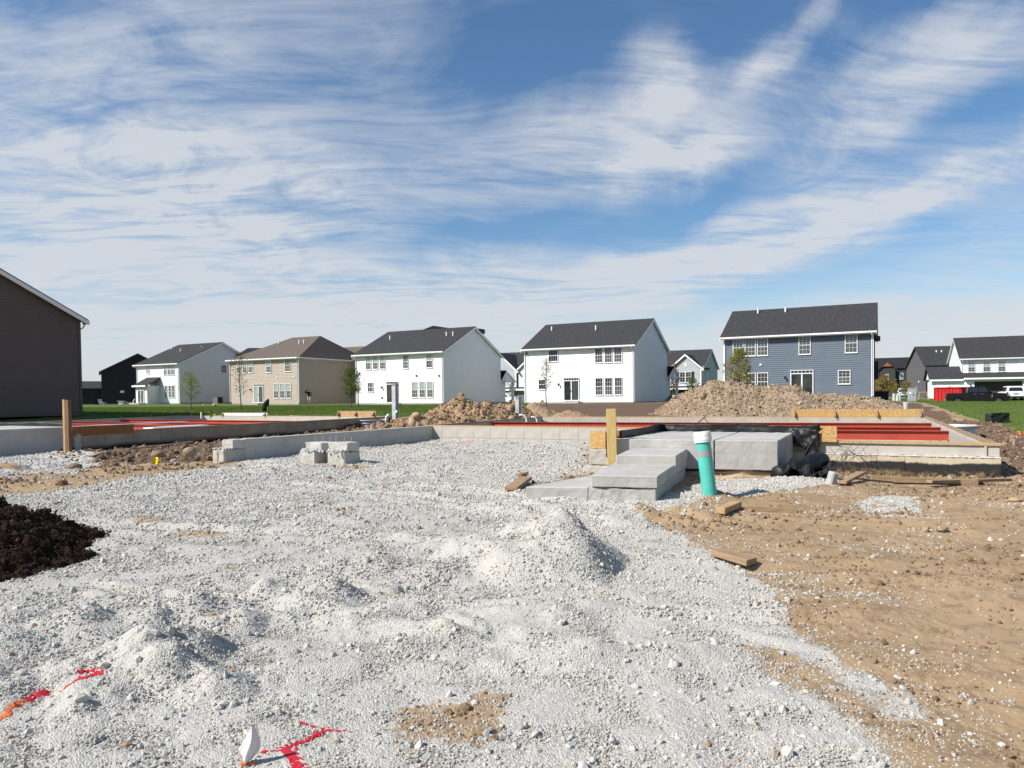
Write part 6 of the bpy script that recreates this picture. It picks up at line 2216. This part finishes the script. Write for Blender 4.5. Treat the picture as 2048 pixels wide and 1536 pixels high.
def at_ground(px, Y):
    p = CAMP+ray(px, 800)*(Y/ray(px, 800)[1])
    return p[0], p[1], hz(p[0], p[1])


LM_YG = leaf_mat('yellow_green_leaves', (.20, .24, .03), (.30, .30, .045), (.13, .18, .03))
LM_G = leaf_mat('green_leaves', (.085, .135, .025), (.14, .19, .035), (.05, .085, .018))
LM_RB = leaf_mat('brown_red_leaves', (.16, .10, .04), (.23, .12, .05), (.10, .085, .03))
LM_AU = leaf_mat('autumn_olive_leaves', (.20, .17, .04), (.27, .21, .05), (.10, .11, .03))
LM_AU2 = leaf_mat('yellowing_leaves', (.23, .21, .045), (.30, .25, .055), (.13, .15, .03))
LM_RED = leaf_mat('autumn_red_leaves', (.22, .075, .03), (.30, .13, .05), (.12, .10, .03))
LM_OR = leaf_mat('autumn_orange_leaves', (.27, .17, .035), (.33, .22, .05), (.13, .13, .03))


def px_tree(label, px, Y, top, cb, cwpx, n, lm, **k):
    x, y, z = at_ground(px, Y)
    zt = (CAMP+ray(px, top)*(Y/ray(px, top)[1]))[2]
    return tree(label, x, y, z, zt-z, cb, cwpx/F*Y, n, lm, **k)


px_tree('young yellow green tree on the lawn before the far left white house', 383, 50, 744, .34, 20, 900, LM_YG, ls=.085, seed=3, shape='oval')
px_tree('slender nearly bare tree in front of the tan house', 481, 47, 702, .30, 21, 380, LM_RB, ls=.075, seed=5, nb=34, clump=.12)
px_tree('green leafy young tree at the corner between tan and white houses', 702, 52, 737, .34, 21, 1900, LM_G, ls=.10, seed=8, lean=.03)
px_tree('thin bare staked sapling right of the green leafy tree', 717, 55, 745, .4, 10, 160, LM_G, ls=.09, seed=9, nb=14)
px_tree('sparse brown leaved sapling before the white house right of centre', 1093, 46, 716, .42, 17, 620, LM_RB, ls=.065, seed=12, nb=30, clump=.15)
px_tree('yellow green and orange tree rising behind the long dirt mound', 1480, 50, 697, .22, 31, 3600, LM_AU2, ls=.11, seed=15, shape='oval', nb=40)
px_tree('narrow red leaved tree beside the pale grey gabled house', 1347, 82, 727, .3, 11, 800, LM_RED, ls=.14, seed=18, shape='col')
px_tree('small green tree in front of the pale grey porch', 1385, 84, 757, .3, 14, 900, LM_G, ls=.14, seed=21)
px_tree('broad orange tinged tree before the distant dark townhouse', 1768, 92, 752, .25, 25, 1500, LM_OR, ls=.18, seed=24)
px_tree('small olive tree left of the charcoal house', 1789, 88, 772, .25, 10, 500, LM_AU, ls=.14, seed=27)
px_tree('green tree touching the charcoal house corner', 1812, 110, 762, .25, 13, 700, LM_AU, ls=.2, seed=30)
px_tree('little green street tree in the gap between the white houses', 1025, 92, 768, .3, 8, 500, LM_G, ls=.14, seed=33)

# low weeds and shrubs
def shrub(label, x, y, z, h, w, n, lm, name='shrub', ls=.06, seed=1, cat='shrub', group=None, lean=0.):
    rs = random.Random(seed)
    c = MB()
    for i in range(n):
        s = rs.random()**.8
        r = w*(1.05-s)*math.sqrt(rs.random())
        a = rs.random()*6.3
        p = Vector((math.cos(a)*r+lean*s*h, math.sin(a)*r, s*h))
        q = Euler((rs.uniform(0, 6.3), rs.uniform(0, 6.3), rs.uniform(0, 6.3))).to_matrix()
        k = ls*rs.uniform(.6, 1.3)
        c.add([p+q @ Vector((-k*.5, 0, 0)), p+q @ Vector((0, -k*.3, 0)), p+q @ Vector((k*.6, 0, 0)), p+q @ Vector((0, k*.3, 0))], [(0, 1, 2, 3)])
    c.tube([(0, 0, -.1), (lean*h*.8, 0, h*.8)], [.02, .006], 5)
    o = c.obj(name, lm); o.location = (x, y, z)
    return props(o, label, cat, group)


x, y, z = at_ground(532, 47)
o = MB().tube([(-.10, 0, 0), (-.12, 0, .2), (-.10, 0, .45), (-.05, 0, .66), (-.02, 0, .80), (.0, 0, .84)], [.17, .20, .18, .13, .07, .02], 12).obj('wrapped_shrub', mat('black_wrapped_evergreen', (.010, .012, .009), (.02, .022, .016), 9, .9, .1, .8, 20), None, True)
o.location = (x, y, z); o.rotation_euler = (0, R(12), 0); o['label'] = 'dark wrapped shrub leaning on the lawn before the tan house'; o['category'] = 'shrub'
o = MB().box(-.02, .02, -.02, .02, -.1, .33).obj('survey_stake', M_PINE); o.location = (x+.17, y-.25, z); props(o, 'pale survey stake standing before the dark wrapped shrub', 'survey stake')
x, y, z = at_ground(420, 39.5)
shrub('leafy green weed sprouting behind the left foundation', x, y, z, .42, .45, 60, LM_G, 'weed', .12, 4, 'weed')
x, y, z = at_ground(1000, 98)
shrub('dark shrub beside the corner of the white house left of centre', x-3, y-6, hz(x-3, y-6), .9, .5, 160, LM_G, 'shrub', .15, 6)
x, y, z = at_ground(1340, 76)
shrub('dark low shrub at the porch of the white house right of centre', x, y, z, .6, .6, 160, LM_G, 'shrub', .13, 7)
for i, (px, Y) in enumerate(((461, 88), (533, 85), (655, 84), (1085, 71))):
    x, y, z = at_ground(px, Y)
    shrub(['tuft of dry plants at the left corner of the tan house', 'tuft of dry plants under the tan house windows', 'tuft of dry plants at the right corner of the tan house', 'small dark plant at the foot of the white house right of centre'][i], x, y, z, .35, .35, 70, LM_AU, 'garden_plant', .12, 40+i, 'garden plant', 'small plants along the house walls')


# grass of the lawns and dry weeds, as blades
def blades(name, pts, h, w, mat_, lab, nb=3):
    n = len(pts)
    vs, fs = np.zeros((n*nb*3, 3)), []
    a = RNG.uniform(0, 6.28, n*nb)
    b = np.repeat(pts, nb, 0)+np.stack([RNG.normal(0, w*1.5, n*nb), RNG.normal(0, w*1.5, n*nb), np.zeros(n*nb)], -1)
    hh = h*RNG.uniform(.5, 1.3, n*nb)
    le = RNG.uniform(.1, .6, n*nb)*hh
    vs[0::3] = b+np.stack([np.cos(a)*w, np.sin(a)*w, np.full(n*nb, -.02)], -1)
    vs[1::3] = b-np.stack([np.cos(a)*w, np.sin(a)*w, np.full(n*nb, .02)], -1)
    vs[2::3] = b+np.stack([-np.sin(a)*le, np.cos(a)*le, hh], -1)
    me = bpy.data.meshes.new(name)
    me.from_pydata(vs.tolist(), [], np.arange(n*nb*3).reshape(-1, 3).tolist())
    me.materials.append(mat_)
    o = link(name, me); o['kind'] = 'stuff'; o['label'] = lab
    return o


M_BLADE = leaf_mat('lawn_blades', (.098, .150, .028), (.138, .188, .036), (.165, .205, .048))
M_DRY = leaf_mat('dry_weeds', (.36, .27, .16), (.28, .19, .10), (.42, .34, .23))
n = 60000
x, y = RNG.uniform(10, 62, n), RNG.uniform(15, 62, n)
g, a, s = masks(x, y)
k = (RNG.random(n) < a) & (x/y < .76) & (x/y > .52)
x, y = x[k], y[k]
blades('lawn_grass', np.stack([x, y, height(x, y)], -1), .055, .012, M_BLADE, 'short green grass of the right lawn', 3)
n = 90000
x, y = RNG.uniform(-48, 2, n), RNG.uniform(37, 70, n)
g, a, s = masks(x, y)
k = (RNG.random(n) < a) & (x/y > -.66) & (np.hypot(x+25, y-41) > 1)
x, y = x[k], y[k]
blades('lawn_grass', np.stack([x, y, height(x, y)], -1), .07, .02, M_BLADE, 'short green grass of the long lawn before the houses', 2)
# dry weeds at the foot of the right wall
pts = []
T, ln = wallframe(CR, FR)
for i in range(420):
    s = random.uniform(3.3, ln-.3)
    p = T @ Vector((s, -abs(random.gauss(0, .16))-.02, 0))
    if nz1(s*1.6, .3, 271) > .02+random.uniform(-.1, .15): pts.append((p.x, p.y, hz(p.x, p.y)))
blades('dry_weeds', np.array(pts), .10, .007, M_DRY, 'dry tan weeds along the foot of the damp-proofed wall', 7)


# ------------------------------------------------------------------ vehicles
def wheel(root, x, y, r, wd, rim=True):
    m = MB(); m.tube([(x, y-wd/2, r), (x, y-wd/2+.02, r), (x, y+wd/2-.02, r), (x, y+wd/2, r)], [r*.94, r, r, r*.94], 24)
    o = m.obj('wheel', M_TYRE, root)
    q = MB(); q.tube([(x, y-wd/2-.008, r), (x, y-wd/2+.03, r)], r*.60, 18)
    for k in range(6):
        a = k*math.pi/3
        q.box(-.03, .03, 0, .02, .05, r*.56, Matrix.Translation((x, y-wd/2-.03, r)) @ Matrix.Rotation(a, 4, 'Y'))
    q.obj('rim', M_RIM, o)
    return o


M_TYRE = mat('tyre_rubber', (.02, .02, .02), None, rough=.9)
M_RIM = mat('dark_alloy_rim', (.16, .15, .145), None, rough=.35, metal=.7)
M_CARK = mat('black_car_paint', (.006, .006, .008), None, rough=.3, spec=.35)
M_CARW = mat('white_car_paint', (.74, .75, .75), None, rough=.25, spec=.5)
M_CGL = mat('tinted_car_glass', (.012, .016, .022), None, rough=.05, spec=.7)
M_CHROME = mat('chrome', (.55, .56, .57), None, rough=.25, metal=.9)
M_LAMP = mat('red_lamp_lens', (.35, .02, .015), None, rough=.2)


def lofted(prof, half, name, mat_, root, bevel=.04, taper=None):
    """side outline (x, z) given width; upper points drawn in by taper(z)"""
    m = MB()
    n = len(prof)
    for s in (-1, 1):
        for x, z in prof: m.v.append((x, s*(half-(taper(z) if taper else 0)), z))
    m.f = [tuple(range(n-1, -1, -1)), tuple(range(n, 2*n))] + [((i+1) % n, i, n+i, n+(i+1) % n)[::-1] for i in range(n)]
    bm = bmesh.new()
    me = bpy.data.meshes.new(name); me.from_pydata(m.v, [], m.f); bm.from_mesh(me)
    bmesh.ops.recalc_face_normals(bm, faces=bm.faces)
    bmesh.ops.triangulate(bm, faces=[f for f in bm.faces if len(f.verts) > 4])
    bm.to_mesh(me); bm.free()
    me.materials.append(mat_)
    o = link(name, me, root)
    md = o.modifiers.new('bevel', 'BEVEL'); md.width = bevel; md.segments = 2; md.limit_method = 'ANGLE'; md.angle_limit = R(35)
    return o


def pickup(px, Y, z):
    p = CAMP+ray(px, 800)*(Y/ray(px, 800)[1])
    t = thing('pickup_truck', 'long black crew cab pickup parked beyond the right lawn', 'pickup truck', (p[0], p[1], z), R(-27.5))
    L_, hw = 6.3, .99
    def arch(cx, r, n=8): return [(cx+r*math.cos(math.pi*(i/n)), .40+r*math.sin(math.pi*(i/n))) for i in range(n+1)]
    low = [(-L_/2, .55)] + [(-L_/2+.05, .45)] + arch(-1.95, .52)[::-1] + [(1.3, .42)] + arch(2.05, .52)[::-1] + [(L_/2-.12, .48), (L_/2, .65), (L_/2-.02, 1.12), (L_/2-.25, 1.27), (1.35, 1.36), (-.72, 1.34), (-L_/2, 1.32)]
    lofted(low, hw, 'body', M_CARK, t, .04)
    cab = [(-1.08, 1.33), (-.96, 1.90), (-.70, 1.985), (.72, 1.985), (1.42, 1.36)]
    lofted(cab, hw-.03, 'cab', M_CARK, t, .05, lambda zz: .18*(zz-1.33)/.65)
    for a, b in ((-.86, .04), (.12, 1.06)):
        m = MB()
        for s in (-1, 1):
            y0, y1 = s*(hw-.026), s*(hw-.172)
            top = [(a+.06, 1.87), (min(b, .74), 1.87)]
            vs = [(a, y0+s*.006-s*.015, 1.42), (b, y0+s*.006-s*.015, 1.42), (top[1][0], y1+s*.012+s*.02, 1.87), (top[0][0], y1+s*.012+s*.02, 1.87)]
            m.add(vs, [(0, 1, 2, 3)] if s < 0 else [(3, 2, 1, 0)])
        m.obj('side_window', M_CGL, t)
    MB().add([(1.34, -.80, 1.40), (1.34, .80, 1.40), (.72, .68, 1.93), (.72, -.68, 1.93)], [(0, 1, 2, 3)]).obj('windscreen', M_CGL, t)
    for cx in (-1.95, 2.05):
        MB().box(cx-.56, cx+.56, -.70, .70, .45, 1.0).obj('wheel_well', M_DARKTRIM, t)
        for y in (-.86, .86): wheel(t, cx, y, .42, .28)
    for x in (.35, -.35): MB().box(x, x+.20, -hw-.022, -hw+.01, 1.22, 1.25).obj('door_handle', M_CHROME, t)
    MB().box(1.02, 1.22, -hw-.20, -hw+.02, 1.42, 1.62).obj('mirror', M_CARK, t, bevel=.03)
    MB().box(L_/2-.10, L_/2+.02, -.9, .9, .52, .72).obj('front_bumper', M_CHROME, t, bevel=.03)
    MB().box(-L_/2-.10, -L_/2+.03, -.95, .95, .52, .72).obj('rear_bumper', M_CHROME, t, bevel=.03)
    MB().box(L_/2-.28, L_/2-.01, -hw-.004, -hw+.12, .98, 1.18).obj('headlight', M_CHROME, t, bevel=.02)
    MB().box(-L_/2-.01, -L_/2+.05, -hw-.004, -hw+.16, .95, 1.28).obj('tail_light', M_LAMP, t, bevel=.01)
    MB().box(1.36, 1.44, -hw-.012, -hw+.01, .88, 1.18).obj('fender_badge', M_CHROME, t)
    t.scale = (.88, 1, 1)
    return t


tk = pickup(1953, 74, .30)


def suv(px, Y, z, rot, label):
    p = CAMP+ray(px, 800)*(Y/ray(px, 800)[1])
    t = thing('parked_car', label, 'car', (p[0], p[1], z), rot)
    def arch(cx, r, n=8): return [(cx+r*math.cos(math.pi*(i/n)), .36+r*math.sin(math.pi*(i/n))) for i in range(n+1)]
    hw = .95
    low = [(-2.4, .55), (-2.35, .42)]+arch(-1.45, .44)[::-1]+[(.9, .38)]+arch(1.45, .44)[::-1]+[(2.3, .42), (2.4, .7), (2.3, 1.0), (1.3, 1.12), (-2.42, 1.12)]
    lofted(low, hw, 'body', M_CARW, t, .06)
    lofted([(-2.42, 1.10), (-2.15, 1.70), (-1.7, 1.80), (.2, 1.78), (1.25, 1.10)], hw-.04, 'roof', M_CARW, t, .06, lambda zz: .17*(zz-1.1)/.65)
    MB().add([(-2.405, -.74, 1.20), (-2.405, .74, 1.20), (-2.215, .62, 1.64), (-2.215, -.62, 1.64)], [(3, 2, 1, 0)]).obj('rear_window', M_CGL, t)
    for s in (-1, 1):
        MB().add([(-1.9, s*(hw-.03), 1.18), (.95, s*(hw-.03), 1.18), (.2, s*(hw-.165), 1.68), (-1.75, s*(hw-.165), 1.68)], [(0, 1, 2, 3)] if s < 0 else [(3, 2, 1, 0)]).obj('side_window', M_CGL, t)
        MB().box(-2.44, -2.35, s*.93-.14, s*.93+.0 if s > 0 else s*.93+.14, .92, 1.14).obj('tail_light', M_LAMP, t, bevel=.01)
    MB().box(-2.46, -2.38, -.92, .92, .36, .58).obj('rear_bumper', M_DARKTRIM, t, bevel=.02)
    MB().box(-2.45, -2.41, -.26, .26, .82, .95).obj('licence_plate', M_PEDG, t)
    for cx in (-1.45, 1.45):
        for y in (-.8, .8): wheel(t, cx, y, .36, .24)
    return t


suv(2021, 88, .62, R(68), 'white sport utility car seen from behind beside the black pickup')
suv(1807, 128, .75, R(60), 'white car parked far off before the dark townhouse')
suv(1012, 100, .55, R(-30), 'white car parked in the gap between the white houses')


# red roll-off dumpster
def dumpster(px, Y, z):
    p = CAMP+ray(px, 800)*(Y/ray(px, 800)[1])
    t = thing('dumpster', 'red metal roll-off dumpster behind the black pickup', 'dumpster', (p[0], p[1], z), R(-66))
    M_DR = mat('red_dumpster_paint', (.50, .022, .022), (.38, .018, .018), 2, .5, .3, .15, 20, detail=7)
    l, w, h = 3.1, 2.3, 1.62
    m = MB(); m.box(0, l, 0, w, .18, .26); m.box(0, l, 0, .06, .26, h); m.box(0, l, w-.06, w, .26, h); m.box(0, .06, .06, w-.06, .26, h); m.box(l-.06, l, .06, w-.06, .26, h)
    m.obj('bin', M_DR, t)
    for i in range(8):
        x = .08+i*(l-.2)/7
        MB().box(x-.05, x+.05, -.09, -.002, .2, h-.08).obj('side_rib', M_DR, t)
    for i in range(5):
        y = .1+i*(w-.2)/4
        MB().box(l+.002, l+.08, y-.05, y+.05, .2, h-.08).obj('end_rib', M_DR, t)
        MB().box(-.08, -.002, y-.05, y+.05, .2, h-.08).obj('end_rib', M_DR, t)
    r = MB(); r.box(-.1, l+.1, -.11, .07, h+.002, h+.11); r.box(-.1, l+.1, w-.07, w+.11, h+.002, h+.11); r.box(-.1, .07, .07, w-.07, h+.002, h+.11); r.box(l-.07, l+.1, .07, w-.07, h+.002, h+.11)
    r.obj('top_rail', M_DR, t)
    r = MB(); r.box(0, l, .2, .34, 0, .18); r.box(0, l, w-.34, w-.2, 0, .18); r.obj('skid', M_DARKTRIM, t)
    g = MB()
    for i in range(7): g.box(-.5, .5, -.1, .1, 0, .06, Matrix.Translation((random.uniform(.8, l-.8), random.uniform(.5, w-.5), h-.05+random.uniform(0, .15))) @ Euler((random.uniform(-.3, .3), random.uniform(-.3, .3), random.random()*3)).to_matrix().to_4x4())
    o = g.obj('debris', M_TRIM, t); o['kind'] = 'stuff'
    return t


dumpster(1868, 82, .58)


# ------------------------------------------------------------------ person crossing the lawn
def person(px, Y):
    x, y, z = at_ground(px, Y)
    t = thing('person', 'person in black top and pale shorts walking with a dark bundle on the shoulder', 'person', (x, y, z), R(200))
    J = {'pel': (0, 0, .93), 'abd': (0, 0, 1.08), 'che': (0, .02, 1.30), 'nec': (0, .03, 1.47), 'hea': (0, .05, 1.56), 'top': (0, .05, 1.70),
         'hl': (-.10, 0, .88), 'kl': (-.11, .17, .50), 'al': (-.11, .05, .10), 'tl': (-.12, .20, .04), 'hr': (.10, 0, .88), 'kr': (.11, -.02, .49), 'ar': (.11, -.26, .14), 'tr': (.12, -.15, .03),
         'sl': (-.19, .02, 1.40), 'el': (-.30, -.02, 1.14), 'wl': (-.24, .18, 1.02), 'sr': (.19, .02, 1.40), 'er': (.33, .10, 1.24), 'wr': (.24, .22, 1.44)}
    E = [('pel', 'abd'), ('abd', 'che'), ('che', 'nec'), ('nec', 'hea'), ('hea', 'top'), ('pel', 'hl'), ('hl', 'kl'), ('kl', 'al'), ('al', 'tl'), ('pel', 'hr'), ('hr', 'kr'), ('kr', 'ar'), ('ar', 'tr'),
         ('che', 'sl'), ('sl', 'el'), ('el', 'wl'), ('che', 'sr'), ('sr', 'er'), ('er', 'wr')]
    rad = dict(pel=.155, abd=.135, che=.165, nec=.06, hea=.098, top=.07, hl=.10, kl=.062, al=.042, tl=.035, hr=.10, kr=.062, ar=.042, tr=.035, sl=.065, el=.045, wl=.035, sr=.065, er=.045, wr=.035)
    # hands: palm with five short bent fingers each
    for s, wj in (('l', 'wl'), ('r', 'wr')):
        w_ = Vector(J[wj]); d = (w_-Vector(J['e'+s])).normalized()
        J['p'+s] = tuple(w_+d*.08); rad['p'+s] = .034; E.append((wj, 'p'+s))
        side = d.cross(Vector((0, 1, 0))).normalized()
        for f in range(5):
            b_ = w_+d*(.09 if f else .04)+side*(.026*(f-2.5) if f else .04)
            J['f%s%d' % (s, f)] = tuple(b_+d*(.05+.012*(2-abs(f-2)))+Vector((0, .012, -.02))); rad['f%s%d' % (s, f)] = .0095
            E.append(('p'+s if f else wj, 'f%s%d' % (s, f)))
    ks = list(J); ix = {k: i for i, k in enumerate(ks)}
    me = bpy.data.meshes.new('body'); me.from_pydata([J[k] for k in ks], [(ix[a], ix[b]) for a, b in E], [])
    o = link('body', me, t)
    o.modifiers.new('skin', 'SKIN')
    sv = me.skin_vertices[0].data
    for k in ks: sv[ix[k]].radius = (rad[k], rad[k]*.85); sv[ix[k]].use_root = (k == 'pel')
    o.modifiers.new('sub', 'SUBSURF').levels = 2; o.modifiers['sub'].render_levels = 2
    m, _, _ = newmat('person_skin_and_clothes'); tt = NT(m)
    zc = tt.n('ShaderNodeSeparateXYZ', {0: tt.n('ShaderNodeTexCoord').outputs['Object']}).outputs[2]
    c = tt.mix(tt.math('GREATER_THAN', zc, .56), (.42, .26, .19), (.52, .44, .36))
    c = tt.mix(tt.math('GREATER_THAN', zc, .95), c, (.012, .012, .013))
    c = tt.mix(tt.math('GREATER_THAN', zc, 1.475), c, (.42, .26, .19))
    c = tt.mix(tt.math('LESS_THAN', zc, .09), c, (.02, .02, .02))
    b = tt.n('ShaderNodeBsdfPrincipled', {'Base Color': c, 'Roughness': .85}); tt.n('ShaderNodeOutputMaterial', {0: b.outputs[0]})
    me.materials.append(m)
    bm = bmesh.new(); bmesh.ops.create_icosphere(bm, subdivisions=3, radius=1)
    for v in bm.verts: v.co = Vector((v.co.x*.098, .03+v.co.y*.108-(.0), 1.655+v.co.z*.085))
    hm = bpy.data.meshes.new('hair'); bm.to_mesh(hm); bm.free(); hm.materials.append(mat('dark_hair', (.02, .014, .01), None)); link('hair', hm, t)
    f = MB(); f.tube([(-.03, .145, 1.60), (-.03, .155, 1.60)], .012, 8); f.tube([(.03, .145, 1.60), (.03, .155, 1.60)], .012, 8); f.add([(0, .14, 1.60), (-.015, .14, 1.565), (.015, .14, 1.565), (0, .175, 1.57)], [(0, 1, 3), (0, 3, 2), (1, 2, 3)]); f.box(-.025, .025, .135, .148, 1.535, 1.543)
    f.obj('face', M_BRONZE, t)
    # the bundle carried on the shoulder is a thing of its own
    q = Matrix.Translation((x, y, z)) @ Matrix.Rotation(R(200), 4, 'Z')
    p_ = q @ Vector((.30, .18, 1.46))
    bm = bmesh.new(); bmesh.ops.create_icosphere(bm, subdivisions=3, radius=1)
    for v in bm.verts: v.co = Vector((v.co.x*.20, v.co.y*.16, v.co.z*.17))*(1+.35*nz1(v.co.x*2, v.co.y*2+v.co.z*2, 281))
    hm = bpy.data.meshes.new('carried_bundle'); bm.to_mesh(hm); bm.free(); hm.materials.append(M_FABR)
    o = link('carried_bundle', hm); o.location = p_
    props(o, 'dark bundle carried on the shoulder of the walking person', 'bundle')


person(618, 80)


# ------------------------------------------------------------------ small things around the houses
def ac_unit(label, px, Y):
    x, y, z = at_ground(px, Y)
    t = thing('air_conditioner', label, 'air conditioner', (x, y, z), R(-27.5), 'air conditioners beside the houses')
    MB().box(-.45, .45, -.45, .45, .08, .92).obj('housing', M_DARKTRIM, t, bevel=.03)
    m = MB()
    for i in range(9): m.box(-.455, .455, -.462, -.452, .14+i*.085, .175+i*.085)
    m.obj('louvre', M_PEDG, t)['kind'] = 'stuff'
    MB().tube([(0, 0, .921), (0, 0, .95)], .38, 20).obj('fan_guard', M_DARKTRIM, t)
    MB().box(-.5, .5, -.5, .5, -.1, .078).obj('base_pad', M_CONCG, t)


ac_unit('black air conditioner beside the far left white house', 436, 97)
ac_unit('dark air conditioner behind the shorter grey riser by the white house', 1045, 74)


def pedestal(label, px, Y, w, d, h, mm, grp, lid=True):
    x, y, z = at_ground(px, Y)
    t = thing('utility_box', label, 'utility box', (x, y, z), R(-27.5), grp)
    MB().box(-w/2, w/2, -d/2, d/2, -.1, h).obj('box', mm, t, bevel=.03)
    MB().box(-w/2-.015, w/2+.015, -d/2-.015, d/2+.015, h+.001, h+.05).obj('lid', mm, t, bevel=.015)
    MB().box(w*.12, w*.2, -d/2-.025, -d/2-.001, h*.45, h*.6).obj('latch', M_DARKTRIM, t)
    MB().box(-w*.35, -w*.1, -d/2-.008, -d/2-.001, h*.6, h*.72).obj('label_plate', M_TRIM, t)


pedestal('large grey utility box on the grass right of the blue house', 1824, 56, .62, .42, 1.0, M_PEDG, 'utility boxes right of the blue house')
M_PALE = mat('pale_green_grey_plastic', (.46, .50, .45), (.40, .44, .40), 3, .6)
def ped_round(label, px, Y, r, h):
    x, y, z = at_ground(px, Y)
    t = thing('utility_pedestal', label, 'utility pedestal', (x, y, z), 0, 'round utility pedestals right of the blue house')
    MB().tube([(0, 0, -.1), (0, 0, h*.55), (0, 0, h*.56)], [r, r, r*.93], 16).obj('base', M_PALE, t)
    MB().tube([(0, 0, h*.561), (0, 0, h*.95), (0, 0, h)], [r*.92, r*.92, r*.6], 16).obj('cover', M_PALE, t)
ped_round('pale round utility pedestal nearest the blue house', 1788, 57, .12, .56)
ped_round('second pale round utility pedestal, shorter and right of the first', 1795, 56, .12, .50)
ped_round('thin tall pale utility pedestal left of the large grey box', 1800, 58, .07, .70)
x, y, z = at_ground(1812, 33)
p = CAMP+ray(1812, 818)*(33/ray(1812, 818)[1])
t = thing('plastic_bucket', 'pale grey plastic bucket behind the braced board on the rear wall', 'bucket', (p[0], p[1], p[2]))
o = MB().tube([(0, 0, 0), (0, 0, .30)], [.10, .125], 20).obj('bucket_wall', M_PALE, t); smooth_by_angle(o)
MB().tube([(0, 0, .26), (0, 0, .285)], .135, 20).obj('rim', M_PVC, t)
# black mesh barrier on the right lawn
x, y, z = at_ground(2000, 27)
p = CAMP+ray(2000, 853)*(27/ray(2000, 853)[1])
def bar(u, v): return (-.33+.66*u+.01*nz1(u*7, v*5, 291), .05*nz1(u*4, v*4, 293), .38*v+.02*nz1(u*6, .5, 295)*v)
t = thing('erosion_barrier', 'black fabric covered drain guard standing on the right lawn', 'drain guard', (p[0], p[1], hz(p[0], p[1])), R(-8))
MB().box(-.32, .32, .06, .46, -.1, .35).obj('frame', M_DARKTRIM, t, bevel=.03)
drape('fabric_cover', M_POLY, t, bar, 24, 14, .004)
# black trash bin, sawhorse, chairs and table seen small
x, y, z = at_ground(1762, 70)
t = thing('storage_bin', 'black bin standing in the shade right of the blue house', 'bin', (x, y, z), R(-27))
MB().box(-.65, .65, -.4, .4, 0, 1.05).obj('bin_wall', M_DARKTRIM, t, bevel=.05); MB().box(-.68, .68, -.44, .44, 1.051, 1.12).obj('lid', M_DARKTRIM, t, bevel=.02)
x, y, z = at_ground(1846, 92)
t = thing('sawhorse', 'pale wooden sawhorse beyond the large grey utility box', 'sawhorse', (x, y, z), R(-15))
MB().box(-.6, .6, -.05, .05, .95, 1.05).obj('beam', M_PINEX, t)
for sx in (-.45, .45):
    for sy in (-1, 1): MB().tube([(sx*.9, sy*.04, .95), (sx*1.25, sy*.38, 0)], .04, 4).obj('leg', M_PINE, t)
def patio_chair(label, px, Y, rot):
    x, y, z = at_ground(px, Y)
    t = thing('patio_chair', label, 'chair', (x, y, z), rot, 'patio chairs by the black house')
    T = Matrix.Rotation(R(-24), 4, 'X')
    MB().box(-.28, .28, -.28, .28, .40, .45).obj('seat', M_PEDG, t)
    MB().box(-.28, .28, .25, .29, .46, 1.1, Matrix.Translation((0, .1, 0)) @ T).obj('backrest', M_PEDG, t)
    for a in (-.25, .25):
        for b in (-.25, .25): MB().box(a-.03, a+.03, b-.03, b+.03, 0, .398).obj('leg', M_PEDG, t)
patio_chair('grey patio chair in front of the black house wall, leftmost', 206, 103, R(60))
patio_chair('grey patio chair in front of the black house wall, beside the fire table', 257, 103, R(-50))
x, y, z = at_ground(243, 103)
t = thing('fire_table', 'small pale patio fire table before the black house', 'table', (x, y, z))
MB().box(-.3, .3, -.3, .3, 0, .55).obj('base', M_CONCG, t, bevel=.02); MB().box(-.42, .42, -.42, .42, .551, .62).obj('tabletop', M_PEDG, t, bevel=.01)
# patio slabs behind the far houses
q = np.array([-66.0, 112.0])
o = MB().prism([tuple(at_ground(150, 101)[:2]), tuple(at_ground(276, 98)[:2]), tuple(at_ground(276, 104)[:2]), tuple(at_ground(150, 108)[:2])], .6, 1.16).obj('patio', M_CONCG); o['kind'] = 'structure'
# asphalt street and driveway beyond the right lawn
def strip(name, pts, mm, dz=.02):
    o = MB()
    for x, y in pts: o.v.append((x, y, float(hbase(np.array([x]), np.array([y]))[0])+dz))
    return o
for label, px, py, Y, s in (('white landscape stone on the lawn left of the black air conditioner', 408, 806, 80, .14), ('tan landscape stone near the black air conditioner', 428, 808, 78, .2)):
    x, y, z = at_ground(px, Y)
    boulder(x, y, z+.06, s, label, M_TANB, (1.2, 1, .8), px, 'stone')
x, y, z = at_ground(402, 40)
o = MB().tube([(0, 0, -.1), (0, 0, .26)], .045, 10).obj('drain_pipe', M_PVC); o.location = (x, y, z); props(o, 'short white pipe stub behind the left foundation', 'pipe stub')
